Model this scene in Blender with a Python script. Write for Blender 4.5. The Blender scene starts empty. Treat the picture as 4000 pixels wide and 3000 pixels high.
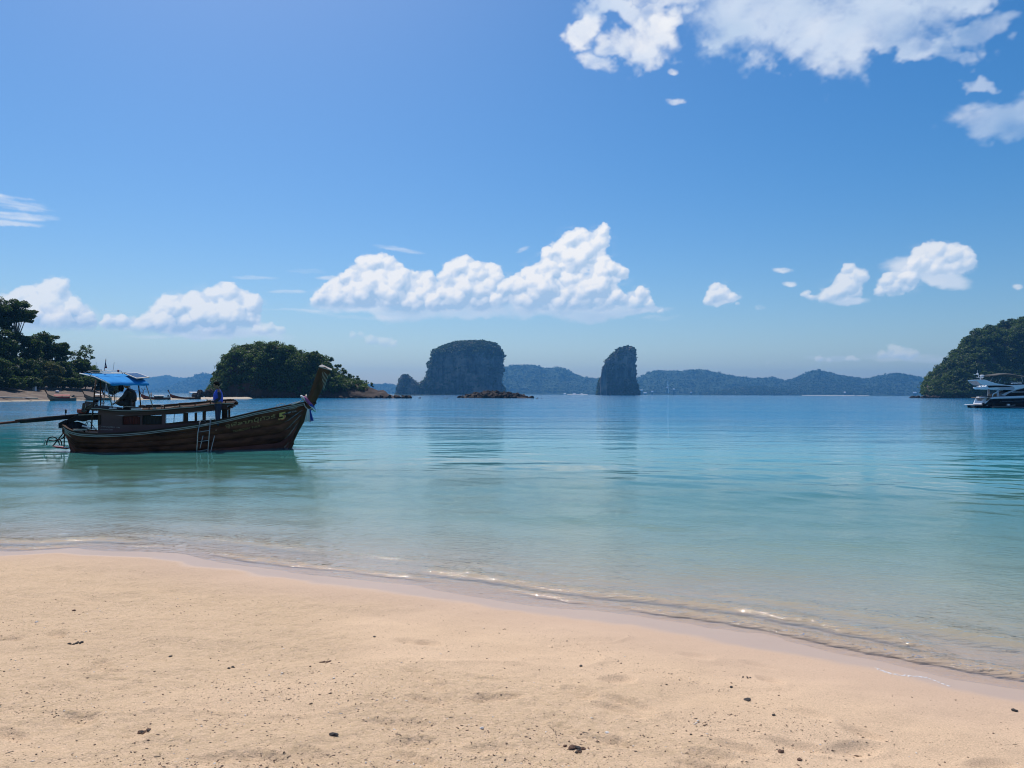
import bpy, bmesh, math, random
import numpy as np
from mathutils import Matrix, Vector

random.seed(7)
rng = np.random.default_rng(7)
R = math.radians
scn = bpy.context.scene
COL = scn.collection

# ------------------------------------------------------------------ camera
CAM_H = 2.0
PITCH, ROLL = 0.745, 0.23
cam = bpy.data.cameras.new("camera")
cam.lens = 27.0
cam.sensor_width = 36.0
cam.clip_start = 0.1
cam.clip_end = 40000
cam_ob = bpy.data.objects.new("camera", cam)
COL.objects.link(cam_ob)
CM = Matrix.Rotation(R(90 + PITCH), 4, 'X') @ Matrix.Rotation(R(ROLL), 4, 'Z')
cam_ob.matrix_world = Matrix.Translation((0, 0, CAM_H)) @ CM
scn.camera = cam_ob
CR = np.array(CM.to_3x3())

# ------------------------------------------------------------------ render look
scn.view_settings.view_transform = 'Standard'
scn.view_settings.look = 'None'
scn.view_settings.exposure = 0.0
scn.view_settings.gamma = 1.0
scn.view_settings.use_curve_mapping = False
scn.render.engine = 'CYCLES'
cy = scn.cycles
cy.use_denoising = True
try:
    cy.denoiser = 'OPENIMAGEDENOISE'
    cy.denoising_prefilter = 'ACCURATE'
except Exception:
    pass
cy.pixel_filter_type = 'BLACKMAN_HARRIS'
cy.filter_width = 1.1
cy.max_bounces = 8
cy.diffuse_bounces = 2
cy.glossy_bounces = 3
cy.transmission_bounces = 3
cy.transparent_max_bounces = 10
cy.volume_bounces = 0
cy.sample_clamp_indirect = 6.0
cy.sample_clamp_direct = 0.0
cy.caustics_reflective = False
cy.caustics_refractive = False

SUN_EL, SUN_AZ = 56.0, -24.0      # azimuth measured from +Y, negative to the left
SKY_K = 0.1

# ------------------------------------------------------------------ numpy noise
def _h(ix, iy, iz, seed):
    h = (ix.astype(np.int64) * 374761393 + iy.astype(np.int64) * 668265263 + iz.astype(np.int64) * 2147483647 + seed * 1274126177) & 0xFFFFFFFF
    h = ((h ^ (h >> 13)) * 1274126177) & 0xFFFFFFFF
    h = h ^ (h >> 16)
    return (h & 0xFFFF) / 32767.5 - 1.0
def noise3(x, y, z, seed=0):
    x, y, z = np.broadcast_arrays(np.asarray(x, float), np.asarray(y, float), np.asarray(z, float))
    x0, y0, z0 = np.floor(x), np.floor(y), np.floor(z)
    fx, fy, fz = x - x0, y - y0, z - z0
    ux, uy, uz = [f * f * f * (f * (f * 6 - 15) + 10) for f in (fx, fy, fz)]
    r = 0
    for dz in (0, 1):
        wz = uz if dz else 1 - uz
        for dy in (0, 1):
            wy = uy if dy else 1 - uy
            for dx in (0, 1):
                wx = ux if dx else 1 - ux
                r = r + _h(x0 + dx, y0 + dy, z0 + dz, seed) * wx * wy * wz
    return r
def noise2(x, y, seed=0):
    x, y = np.broadcast_arrays(np.asarray(x, float), np.asarray(y, float))
    x0, y0 = np.floor(x), np.floor(y)
    fx, fy = x - x0, y - y0
    ux, uy = [f * f * f * (f * (f * 6 - 15) + 10) for f in (fx, fy)]
    z = np.zeros_like(x0)
    return (_h(x0, y0, z, seed) * (1 - ux) * (1 - uy) + _h(x0 + 1, y0, z, seed) * ux * (1 - uy)
            + _h(x0, y0 + 1, z, seed) * (1 - ux) * uy + _h(x0 + 1, y0 + 1, z, seed) * ux * uy)
def fbm2(x, y, o=4, seed=0, g=0.5):
    a, s, r = 1.0, 0.0, 0
    for k in range(o):
        r = r + a * noise2(x * 2 ** k + 17.3 * k, y * 2 ** k - 9.1 * k, seed + k); s += a; a *= g
    return r / s
def fbm3(x, y, z, o=4, seed=0, g=0.5):
    a, s, r = 1.0, 0.0, 0
    for k in range(o):
        r = r + a * noise3(x * 2 ** k + 3.3 * k, y * 2 ** k - 9.1 * k, z * 2 ** k, seed + k); s += a; a *= g
    return r / s
def sstep(a, b, x):
    t = np.clip((x - a) / (b - a), 0, 1)
    return t * t * (3 - 2 * t)

# ------------------------------------------------------------------ pixel helpers (photo is 4000 x 3000, f = 3000 px)
def pdir(px, py):
    v = np.stack([(np.asarray(px, float) - 2000) / 3000, (1500 - np.asarray(py, float)) / 3000, -np.ones_like(np.asarray(px, float))], -1)
    return v @ CR.T
def at(px, py, Y):
    d = pdir(px, py)
    k = Y / d[..., 1]
    return np.array([d[..., 0] * k, d[..., 1] * k, CAM_H + d[..., 2] * k]).T
def gp(px, py, z=0.0):
    d = pdir(px, py)
    k = (z - CAM_H) / d[..., 2]
    return np.array([d[..., 0] * k, d[..., 1] * k]).T

# ------------------------------------------------------------------ sky and clouds
def build_cloud_map():
    W, H = 2048, 1024
    S = W / (math.pi / 2)
    def uv(px, py):
        d = pdir(px, py)
        az = np.arctan2(d[..., 0], d[..., 1]); el = np.arctan2(d[..., 2], np.hypot(d[..., 0], d[..., 1]))
        return (az + math.pi / 4) * S, el / (math.pi / 4) * H
    K = S / 3000.0
    xs, ys = np.meshgrid(np.arange(W) + .5, np.arange(H) + .5)
    alpha = np.zeros((H, W)); bright = np.full((H, W), 0.8)
    def blur(a, s):
        n = int(s * 3) + 1
        k = np.exp(-0.5 * (np.arange(-n, n + 1) / s) ** 2); k /= k.sum()
        p = np.pad(a, n, mode='edge')
        f = np.zeros((p.shape[0], a.shape[1]))
        for i, w in enumerate(k): f += w * p[:, i:i + a.shape[1]]
        g = np.zeros_like(a)
        for i, w in enumerate(k): g += w * f[i:i + a.shape[0], :]
        return g
    lr = random.Random(5)
    def cumulus(puffs, base, opac=1.0, dark=1.0, soft=1.0):
        cx0 = min(p[0] - 2 * p[2] for p in puffs); cx1 = max(p[0] + 2 * p[2] for p in puffs)
        cy0 = min(p[1] - 2 * p[2] for p in puffs); cy1 = max(p[1] + 2 * p[2] for p in puffs)
        (u0, v1), (u1, v0) = uv(cx0, cy0), uv(cx1, cy1)
        i0, i1 = max(0, int(u0) - 4), min(W, int(u1) + 4); j0, j1 = max(0, int(v0) - 4), min(H, int(v1) + 4)
        SS = 2
        w, h = (i1 - i0) * SS, (j1 - j0) * SS
        hm = np.full((h, w), -1e3)
        sph = []
        for (px, py, r) in puffs:
            u, v = uv(px, py)
            u = (float(u) - i0) * SS; v = (float(v) - j0) * SS; rr = r * K * SS
            z0 = lr.uniform(-.5, .5) * rr
            sph.append((u, v, z0, rr * .78))
            n1 = 16
            for _ in range(n1):
                a = lr.uniform(0, 2 * math.pi); c = lr.uniform(-.2, 1); s = math.sqrt(1 - c * c)
                d = rr * lr.uniform(.6, .95); r1 = rr * lr.uniform(.28, .5)
                x1, y1, z1 = u + d * s * math.cos(a), v + d * s * math.sin(a) * (1 if math.sin(a) > 0 else .7), z0 + d * c
                sph.append((x1, y1, z1, r1))
                if r1 > 2.5:
                    for _ in range(9):
                        a2 = lr.uniform(0, 2 * math.pi); c2 = lr.uniform(-.1, 1); s2 = math.sqrt(1 - c2 * c2)
                        d2 = r1 * lr.uniform(.65, 1.0); r2 = r1 * lr.uniform(.25, .5)
                        sph.append((x1 + d2 * s2 * math.cos(a2), y1 + d2 * s2 * math.sin(a2), z1 + d2 * c2, r2))
        for (u, v, z, r) in sph:
            a0, a1 = max(0, int(u - r)), min(w, int(u + r) + 2); b0, b1 = max(0, int(v - r)), min(h, int(v + r) + 2)
            if a0 >= a1 or b0 >= b1: continue
            dx = np.arange(a0, a1) + .5 - u; dy = np.arange(b0, b1) + .5 - v
            q = r * r - dx[None, :] ** 2 - dy[:, None] ** 2
            zz = np.where(q > 0, z + np.sqrt(np.maximum(q, 0)), -1e3)
            sub = hm[b0:b1, a0:a1]
            np.maximum(sub, zz, out=sub)
        cov = (hm > -500).astype(float)
        med = hm[hm > -500].min() if cov.any() else 0
        hf = np.where(hm > -500, hm, med)
        br = 0
        for s_, wt in ((1.4, .11), (3.4, .34), (8.5, .55)):
            hb = blur(hf, s_)
            gy, gx = np.gradient(hb)
            nl = np.sqrt(gx * gx + gy * gy + 1)
            lam = (gx * 0.42 - gy * 0.80 + 0.42) / nl
            br = br + wt * np.clip(lam, -0.3, 1)
        occ = np.clip((blur(hf, 10) - hf) / 14, 0, 1)
        br = 0.44 + 0.74 * br - 0.30 * occ
        br = br.reshape(h // SS, SS, w // SS, SS).mean((1, 3))
        cov = blur(cov, 1.5 * soft).reshape(h // SS, SS, w // SS, SS).mean((1, 3))
        Y, X = np.mgrid[j0:j1, i0:i1]
        vb = float(uv((cx0 + cx1) / 2, base)[1])
        top = float(uv((cx0 + cx1) / 2, min(p[1] - p[2] for p in puffs))[1])
        wob = 7 * fbm2(X * .03, Y * .06, 4, 3)
        rel = (Y + wob - vb) / max(8, top - vb)
        fade = sstep(-0.06, 0.28, rel) 
        er = fbm2(X * .09, Y * .13, 4, 11)
        body = sstep(.20, .60, blur(cov, 9) + .20 * er) * .94
        gap = np.clip(body - cov, 0, 1)
        br = br * (1 - gap) + (.60 + .16 * er) * gap
        br = .72 * br + .28 * blur(br, 5)
        cov = np.maximum(cov, body)
        a = sstep(.22, .75, cov) * np.clip(fade * 1.15 + .35 * er * (1 - fade), 0, 1)
        thick = blur(cov, 3.0)
        wz = fbm2(X * .05, Y * .09, 5, 91, .6)
        a = a * (1 - .55 * sstep(.0, .5, -wz) * (1 - sstep(.45, .98, thick)))
        halo = blur(cov, 6) * sstep(.02, .5, wz) * .5 * np.clip(fade * 1.3, 0, 1)
        br = np.where(a < halo, .72, br)
        a = np.maximum(a, halo)
        a = a * (0.72 + 0.28 * sstep(.3, .95, thick))
        low = 1 - sstep(0.05, 0.55, rel)
        br = br - 0.30 * dark * low * sstep(.3, 1, blur(cov, 9)) + .06 * er
        br = np.clip(br, 0, 1)
        a = a * opac
        A = alpha[j0:j1, i0:i1]; B = bright[j0:j1, i0:i1]
        na = a + A * (1 - a)
        B[:] = np.where(na > 1e-4, (br * a + B * A * (1 - a)) / np.maximum(na, 1e-4), B)
        A[:] = na
    def wisps(ells, sx, sy, seed, amp, lo, hi, opac, brt, warp=0.0, o=6, gain=.55, jit=60.0):
        f = np.zeros((H, W)) - 3
        WX = jit * (fbm2(xs * .012, ys * .016, 5, seed + 80, .6)); WY = jit * .7 * (fbm2(xs * .012 + 40, ys * .016, 5, seed + 85, .6))
        for (px, py, rx, ry, ang) in ells:
            u, v = uv(px, py); c, s = math.cos(ang), math.sin(ang)
            dx, dy = xs - u + WX, ys - v + WY
            ex, ey = (dx * c + dy * s) / (rx * K), (-dx * s + dy * c) / (ry * K)
            f = np.maximum(f, 1 - (ex * ex + ey * ey))
        j = np.where((f > -2.3).any(1))[0]; i = np.where((f > -2.3).any(0))[0]
        if not len(j): return
        sl = (slice(j[0], j[-1] + 1), slice(i[0], i[-1] + 1))
        X, Y = xs[sl], ys[sl]
        wx = warp * fbm2(X * sx * .6, Y * sy * .6, 3, seed + 50); wy = warp * fbm2(X * sx * .6, Y * sy * .6, 3, seed + 60)
        n = fbm2(X * sx + wx, Y * sy + wy, o, seed, gain)
        a = sstep(lo, hi, np.clip(f[sl], -2.2, .8) + amp * n) * opac
        b = np.clip(brt + .34 * fbm2(X * sx * .8 + 5, Y * sy * .8, 4, seed + 9) - .10 * sstep(.3, 1.4, f[sl] + amp * n), 0, 1)
        A = alpha[sl]; B = bright[sl]
        na = a + A * (1 - a)
        B[:] = np.where(na > 1e-4, (b * a + B * A * (1 - a)) / np.maximum(na, 1e-4), B)
        A[:] = na
    def cb(cx, cy, rx, ry, ang=0): return (2000 + cx * .904, cy * .904, rx * .904, ry * .904, ang)
    # broad ragged cloud along the top right, running on above the frame
    wisps([cb(1150, 70, 420, 200), cb(1600, 120, 370, 185), cb(640, 30, 330, 80), cb(1800, 0, 560, 90), cb(1000, 180, 170, 85),
           cb(1750, 210, 150, 90), cb(1200, -140, 700, 170), cb(1820, -260, 500, 200), cb(620, -160, 260, 120)],
          .011, .016, 21, .95, -0.15, 1.0, .90, .60, .5, jit=95)
    wisps([cb(590, 170, 170, 75, -.35), cb(400, 260, 120, 85, -.8), cb(330, 110, 120, 50, .3), cb(640, 120, 110, 70, .6), cb(500, 175, 130, 80, -.4)],
          .018, .024, 27, .9, -.1, .95, .9, .74, .5, jit=55)
    wisps([cb(2110, 460, 200, 70, .1), cb(2180, 500, 160, 60), cb(1950, 170, 60, 60), cb(2080, 110, 90, 60), cb(1990, 320, 70, 30)],
          .014, .024, 33, .9, .0, 1.3, .60, .60, .5, jit=60)
    wisps([cb(680, 306, 30, 16), cb(705, 437, 64, 17), cb(1165, 1165, 46, 10), cb(1197, 1220, 34, 13), cb(1070, 1327, 32, 14),
           cb(2190, 1240, 20, 12)], .04, .07, 35, .9, .0, 1.2, .72, .85, jit=14)
    # thin high streaks
    wisps([(40, 800, 110, 22, 0), (70, 850, 90, 20, 0), (40, 878, 90, 12, .05)], .012, .12, 41, 1.6, .0, 1.6, .70, .9, jit=20)
    wisps([(985, 1087, 95, 9, 0), (1190, 1063, 120, 13, .06), (1560, 975, 110, 12, -.1), (1275, 1086, 30, 8, 0), (2040, 973, 38, 10, .25), (1190, 1215, 150, 7, 0),
           (1130, 1145, 80, 8, 0), (1285, 1222, 120, 8, 0)], .012, .10, 43, 1.0, .0, 1.5, .5, .9, jit=8)
    # soft flat bases under the cumulus rows
    wisps([(1500, 1205, 290, 44, 0), (1850, 1215, 200, 42, 0), (2240, 1205, 340, 48, 0), (2480, 1215, 160, 26, .05), (830, 1290, 250, 34, 0), (220, 1255, 180, 46, 0), (3300, 1172, 70, 22, 0), (2830, 1180, 60, 16, 0), (3620, 1060, 150, 44, -.3)],
          .010, .03, 47, .7, -.1, .9, .78, .60, .5, jit=26)
    wisps([(1270, 1085, 60, 9, 0), (2560, 1232, 120, 14, .05), (1420, 1240, 200, 12, 0), (700, 1318, 200, 10, 0), (3520, 1392, 180, 20, 0), (3250, 1402, 120, 14, 0)],
          .012, .06, 49, 1.0, 0.0, 1.4, .45, .75, .5, jit=14)
    cumulus([(217,1121,28),(240,1112,22),(194,1148,35),(127,1162,35),(81,1162,25),(217,1198,45),(289,1207,32),(335,1243,28),(145,1216,50),(54,1198,50),(226,1252,50),(90,1262,48),(310,1262,26),(355,1268,18)], 1296, .82, .9, 1.5)
    cumulus([(425,1261,25),(479,1261,22),(560,1270,40),(615,1243,35),(669,1198,38),(741,1189,38),(786,1207,30),(841,1153,32),(895,1143,32),(940,1162,32),(985,1189,36),(814,1234,55),(904,1225,55),(705,1262,45),(976,1252,30),(640,1280,40),(860,1268,50)], 1322, .88, 1.0, 1.3)
    cumulus([(1003,1290,18),(1049,1281,20),(1094,1290,18),(1030,1296,16)], 1318, .6, .4, 1.5)
    cumulus([(1266,1162,34),(1240,1180,24),(1311,1134,36),(1365,1080,30),(1419,1035,30),(1464,1021,30),(1510,1028,28),(1537,1062,34),(1483,1098,55),(1573,1098,38),(1620,1072,14),(1672,1098,34),(1410,1150,60),(1537,1160,60),(1672,1160,50),(1310,1180,40),(1600,1190,45)], 1232, .98, 1.1)
    cumulus([(1772,1053,34),(1817,1040,34),(1862,1068,38),(1916,1062,32),(1944,1089,26),(1745,1098,34),(1844,1125,58),(1772,1165,50),(1700,1190,36),(1880,1180,40),(1905,1120,34)], 1248, .98, 1.2)
    cumulus([(2366,890,16),(2357,913,22),(2348,949,28),(2271,922,30),(2226,940,30),(2190,976,32),(2136,994,24),(2298,985,45),(2235,1021,50),(2145,1049,42),(2072,1067,28),(2362,1058,44),(2425,1067,26),
             (2027,1112,36),(1982,1125,32),(2108,1130,60),(2235,1121,60),(2343,1121,50),(1945,1180,30),(2054,1180,50),(2181,1184,55),(2271,1175,50),(2416,1166,32),(2506,1148,26),(2488,1193,28),(2542,1193,18),(2580,1218,12),(2350,1180,45)], 1242, 1.0, .9)
    cumulus([(2796,1121,16),(2786,1157,26),(2823,1148,26),(2859,1166,18),(2768,1175,20),(2880,1185,8)], 1202, .85, .4, 1.4)
    cumulus([(3311,1049,20),(3347,1076,24),(3374,1085,20),(3311,1121,30),(3266,1148,30),(3220,1166,20),(3338,1148,22),(3148,1148,14),(3166,1162,12),(3300,1090,20)], 1196, .78, .5, 1.6)
    cumulus([(3609,994,30),(3663,985,32),(3718,994,32),(3772,1003,30),(3790,1031,20),(3582,1031,32),(3672,1036,36),(3555,1085,30),(3464,1094,22),(3492,1121,27),(3537,1121,24),(3437,1139,18),(3740,1040,24)], 1180, .82, .5, 1.6)
    cumulus([(3492,1362,18),(3519,1383,20),(3446,1386,16),(3573,1383,15),(3545,1395,18),(3320,1402,14),(3345,1408,12),(3200,1405,14),(3000,1425,10),(3240,1412,10)], 1420, .42, .2, 1.8)
    cumulus([(1450,1332,22),(1500,1338,20),(1540,1345,14),(1380,1310,14),(1412,1306,12)], 1362, .40, .2, 2.0)
    img = bpy.data.images.new("cloud_cover", W, H, alpha=False, float_buffer=True, is_data=True)
    buf = np.ones((H, W, 4), np.float32)
    buf[..., 0] = np.clip(alpha, 0, 1); buf[..., 1] = np.clip(bright, 0, 1); buf[..., 2] = 0
    img.pixels.foreach_set(buf.ravel())
    img.update()
    img.pack()
    return img

def N(nt, t, **kw):
    n = nt.nodes.new(t)
    for k, v in kw.items():
        if k in n.inputs: n.inputs[k].default_value = v
        else: setattr(n, k, v)
    return n
def mth(nt, op, a, b=None, c=None, clamp=False):
    n = nt.nodes.new('ShaderNodeMath'); n.operation = op; n.use_clamp = clamp
    for i, v in enumerate((a, b, c)):
        if v is None: continue
        if isinstance(v, (int, float)): n.inputs[i].default_value = v
        else: nt.links.new(v, n.inputs[i])
    return n.outputs[0]
def mixc(nt, f, a, b, mode='MIX'):
    n = nt.nodes.new('ShaderNodeMix'); n.data_type = 'RGBA'; n.blend_type = mode
    for i, v in ((0, f), (6, a), (7, b)):
        if isinstance(v, (int, float)): n.inputs[i].default_value = v
        elif isinstance(v, tuple): n.inputs[i].default_value = (*v[:3], 1)
        else: nt.links.new(v, n.inputs[i])
    return n.outputs[2]

def build_world():
    w = bpy.data.worlds.new("World"); scn.world = w; w.use_nodes = True
    nt = w.node_tree; nt.nodes.clear()
    sky = N(nt, 'ShaderNodeTexSky'); sky.sky_type = 'NISHITA'; sky.sun_disc = False
    sky.sun_elevation = R(SUN_EL); sky.sun_rotation = R(SUN_AZ)
    sky.air_density = 1.0; sky.dust_density = 0.95; sky.ozone_density = 4.0; sky.altitude = 0
    hs = N(nt, 'ShaderNodeHueSaturation', Saturation=1.37, Value=1.06); hs.inputs['Hue'].default_value = 0.5
    nt.links.new(mixc(nt, 1.0, sky.outputs[0], (.97, 1.0, 1.02), 'MULTIPLY'), hs.inputs['Color'])
    tc = N(nt, 'ShaderNodeTexCoord'); sp = N(nt, 'ShaderNodeSeparateXYZ')
    nt.links.new(tc.outputs['Generated'], sp.inputs[0])
    az = mth(nt, 'ARCTAN2', sp.outputs[0], sp.outputs[1])
    el = mth(nt, 'ARCSINE', mth(nt, 'MAXIMUM', sp.outputs[2], 0.0))
    u = mth(nt, 'MULTIPLY_ADD', az, 2 / math.pi, .5); v = mth(nt, 'MULTIPLY', el, 4 / math.pi)
    cb = N(nt, 'ShaderNodeCombineXYZ'); nt.links.new(u, cb.inputs[0]); nt.links.new(v, cb.inputs[1])
    im = N(nt, 'ShaderNodeTexImage'); im.image = build_cloud_map(); im.extension = 'MIRROR'; im.interpolation = 'Cubic'
    nt.links.new(cb.outputs[0], im.inputs[0])
    si = N(nt, 'ShaderNodeSeparateColor'); nt.links.new(im.outputs[0], si.inputs[0])
    rp = N(nt, 'ShaderNodeValToRGB')
    e = rp.color_ramp.elements
    e[0].position = 0.15; e[0].color = (.42, .59, .80, 1)
    e[1].position = 0.88; e[1].color = (.98, .975, .975, 1)
    m = e.new(.55); m.color = (.70, .79, .92, 1)
    nt.links.new(si.outputs[1], rp.inputs[0])
    cc = mixc(nt, 1.0, rp.outputs[0], (1 / SKY_K,) * 3, 'MULTIPLY')
    out = mixc(nt, si.outputs[0], hs.outputs[0], cc)
    bg = N(nt, 'ShaderNodeBackground', Strength=SKY_K)
    nt.links.new(out, bg.inputs[0])
    o = N(nt, 'ShaderNodeOutputWorld'); nt.links.new(bg.outputs[0], o.inputs[0])
    w.cycles.sampling_method = 'MANUAL'; w.cycles.sample_map_resolution = 1024
build_world()

sun = bpy.data.lights.new("sun", 'SUN'); sun.energy = 4.2; sun.angle = R(0.53); sun.color = (1.0, .955, .89)
sun_ob = bpy.data.objects.new("sun", sun); COL.objects.link(sun_ob)
sd = Vector((math.sin(R(SUN_AZ)) * math.cos(R(SUN_EL)), math.cos(R(SUN_AZ)) * math.cos(R(SUN_EL)), math.sin(R(SUN_EL))))
sun_ob.rotation_euler = sd.to_track_quat('Z', 'Y').to_euler()
sun_ob.location = (0, 0, 50)

# ------------------------------------------------------------------ materials
def mat(name, color, rough=.7, var=0.0, scale=5.0, bump=0.0, bscale=None, metal=0.0, spec=.5, stretch=(1, 1, 1), dark=None, coat=0, sheen=0):
    m = bpy.data.materials.new(name); m.use_nodes = True
    nt = m.node_tree; b = nt.nodes['Principled BSDF']
    b.inputs['Roughness'].default_value = rough; b.inputs['Metallic'].default_value = metal
    b.inputs['Specular IOR Level'].default_value = spec; b.inputs['Coat Weight'].default_value = coat
    tc = N(nt, 'ShaderNodeTexCoord'); mp = N(nt, 'ShaderNodeMapping'); mp.inputs['Scale'].default_value = stretch
    nt.links.new(tc.outputs['Object'], mp.inputs[0])
    n = N(nt, 'ShaderNodeTexNoise', Scale=scale, Detail=6.0, Roughness=.6); nt.links.new(mp.outputs[0], n.inputs['Vector'])
    c1 = tuple(min(1, v * (1 + var)) for v in color); c0 = dark or tuple(v * max(0, 1 - var) for v in color)
    rp = N(nt, 'ShaderNodeValToRGB'); rp.color_ramp.elements[0].position = .3; rp.color_ramp.elements[1].position = .7
    rp.color_ramp.elements[0].color = (*c0, 1); rp.color_ramp.elements[1].color = (*c1, 1)
    nt.links.new(n.outputs[0], rp.inputs[0]); nt.links.new(rp.outputs[0], b.inputs['Base Color'])
    if bump:
        n2 = N(nt, 'ShaderNodeTexNoise', Scale=bscale or scale * 4, Detail=5.0); nt.links.new(mp.outputs[0], n2.inputs['Vector'])
        bp = N(nt, 'ShaderNodeBump', Strength=1.0, Distance=bump); nt.links.new(n2.outputs[0], bp.inputs['Height'])
        nt.links.new(bp.outputs[0], b.inputs['Normal'])
    return m
def leafmat(name, c0, c1, trans=.35, nscale=.15):
    m = bpy.data.materials.new(name); m.use_nodes = True
    nt = m.node_tree; b = nt.nodes['Principled BSDF']; b.inputs['Roughness'].default_value = .6; b.inputs['Specular IOR Level'].default_value = .25
    at_ = N(nt, 'ShaderNodeAttribute', attribute_name='tint')
    rp = N(nt, 'ShaderNodeValToRGB'); rp.color_ramp.elements[0].color = (*c0, 1); rp.color_ramp.elements[1].color = (*c1, 1)
    nt.links.new(at_.outputs['Fac'], rp.inputs[0])
    nt.links.new(rp.outputs[0], b.inputs['Base Color'])
    tr = N(nt, 'ShaderNodeBsdfTranslucent'); tcol = mixc(nt, 1.0, rp.outputs[0], (1.1, 1.25, .55), 'MULTIPLY'); nt.links.new(tcol, tr.inputs[0])
    mx = N(nt, 'ShaderNodeMixShader'); mx.inputs[0].default_value = trans
    nt.links.new(b.outputs[0], mx.inputs[1]); nt.links.new(tr.outputs[0], mx.inputs[2])
    nt.links.new(mx.outputs[0], nt.nodes['Material Output'].inputs[0])
    return m

# ------------------------------------------------------------------ object helpers
def props(o, label=None, cat=None, group=None, kind=None):
    if label: o['label'] = label
    if cat: o['category'] = cat
    if group: o['group'] = group
    if kind: o['kind'] = kind
    return o
def empty(name, loc=(0, 0, 0), rz=0.0, **kw):
    o = bpy.data.objects.new(name, None); COL.objects.link(o)
    o.location = loc; o.rotation_euler = (0, 0, rz); o.empty_display_size = .2
    return props(o, **kw)
def link(name, me, m=None, parent=None, loc=None, **kw):
    if m is not None and not me.materials: me.materials.append(m)
    o = bpy.data.objects.new(name, me); COL.objects.link(o)
    if parent is not None: o.parent = parent
    if loc is not None: o.location = loc
    return props(o, **kw)
def mesh_np(name, v, f, m=None, parent=None, smooth=False, attrs=None, loc=None, **kw):
    v = np.asarray(v, np.float32).reshape(-1, 3); f = np.asarray(f, np.int32)
    me = bpy.data.meshes.new(name)
    me.vertices.add(len(v)); me.vertices.foreach_set('co', v.ravel())
    n, k = f.shape
    me.loops.add(n * k); me.loops.foreach_set('vertex_index', f.ravel())
    me.polygons.add(n); me.polygons.foreach_set('loop_start', np.arange(0, n * k, k, dtype=np.int32))
    me.polygons.foreach_set('loop_total', np.full(n, k, np.int32))
    if smooth: me.polygons.foreach_set('use_smooth', np.ones(n, bool))
    for an, av in (attrs or {}).items():
        a = me.attributes.new(an, 'FLOAT', 'POINT'); a.data.foreach_set('value', np.asarray(av, np.float32).ravel())
    me.update(calc_edges=True)
    return link(name, me, m, parent, loc, **kw)
def gridf(nr, nc, wrap=False):
    i, j = np.meshgrid(np.arange(nr - 1), np.arange(nc if wrap else nc - 1), indexing='ij')
    a = i * nc + j; b = i * nc + (j + 1) % nc
    return np.stack([a, b, b + nc, a + nc], -1).reshape(-1, 4)
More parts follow.
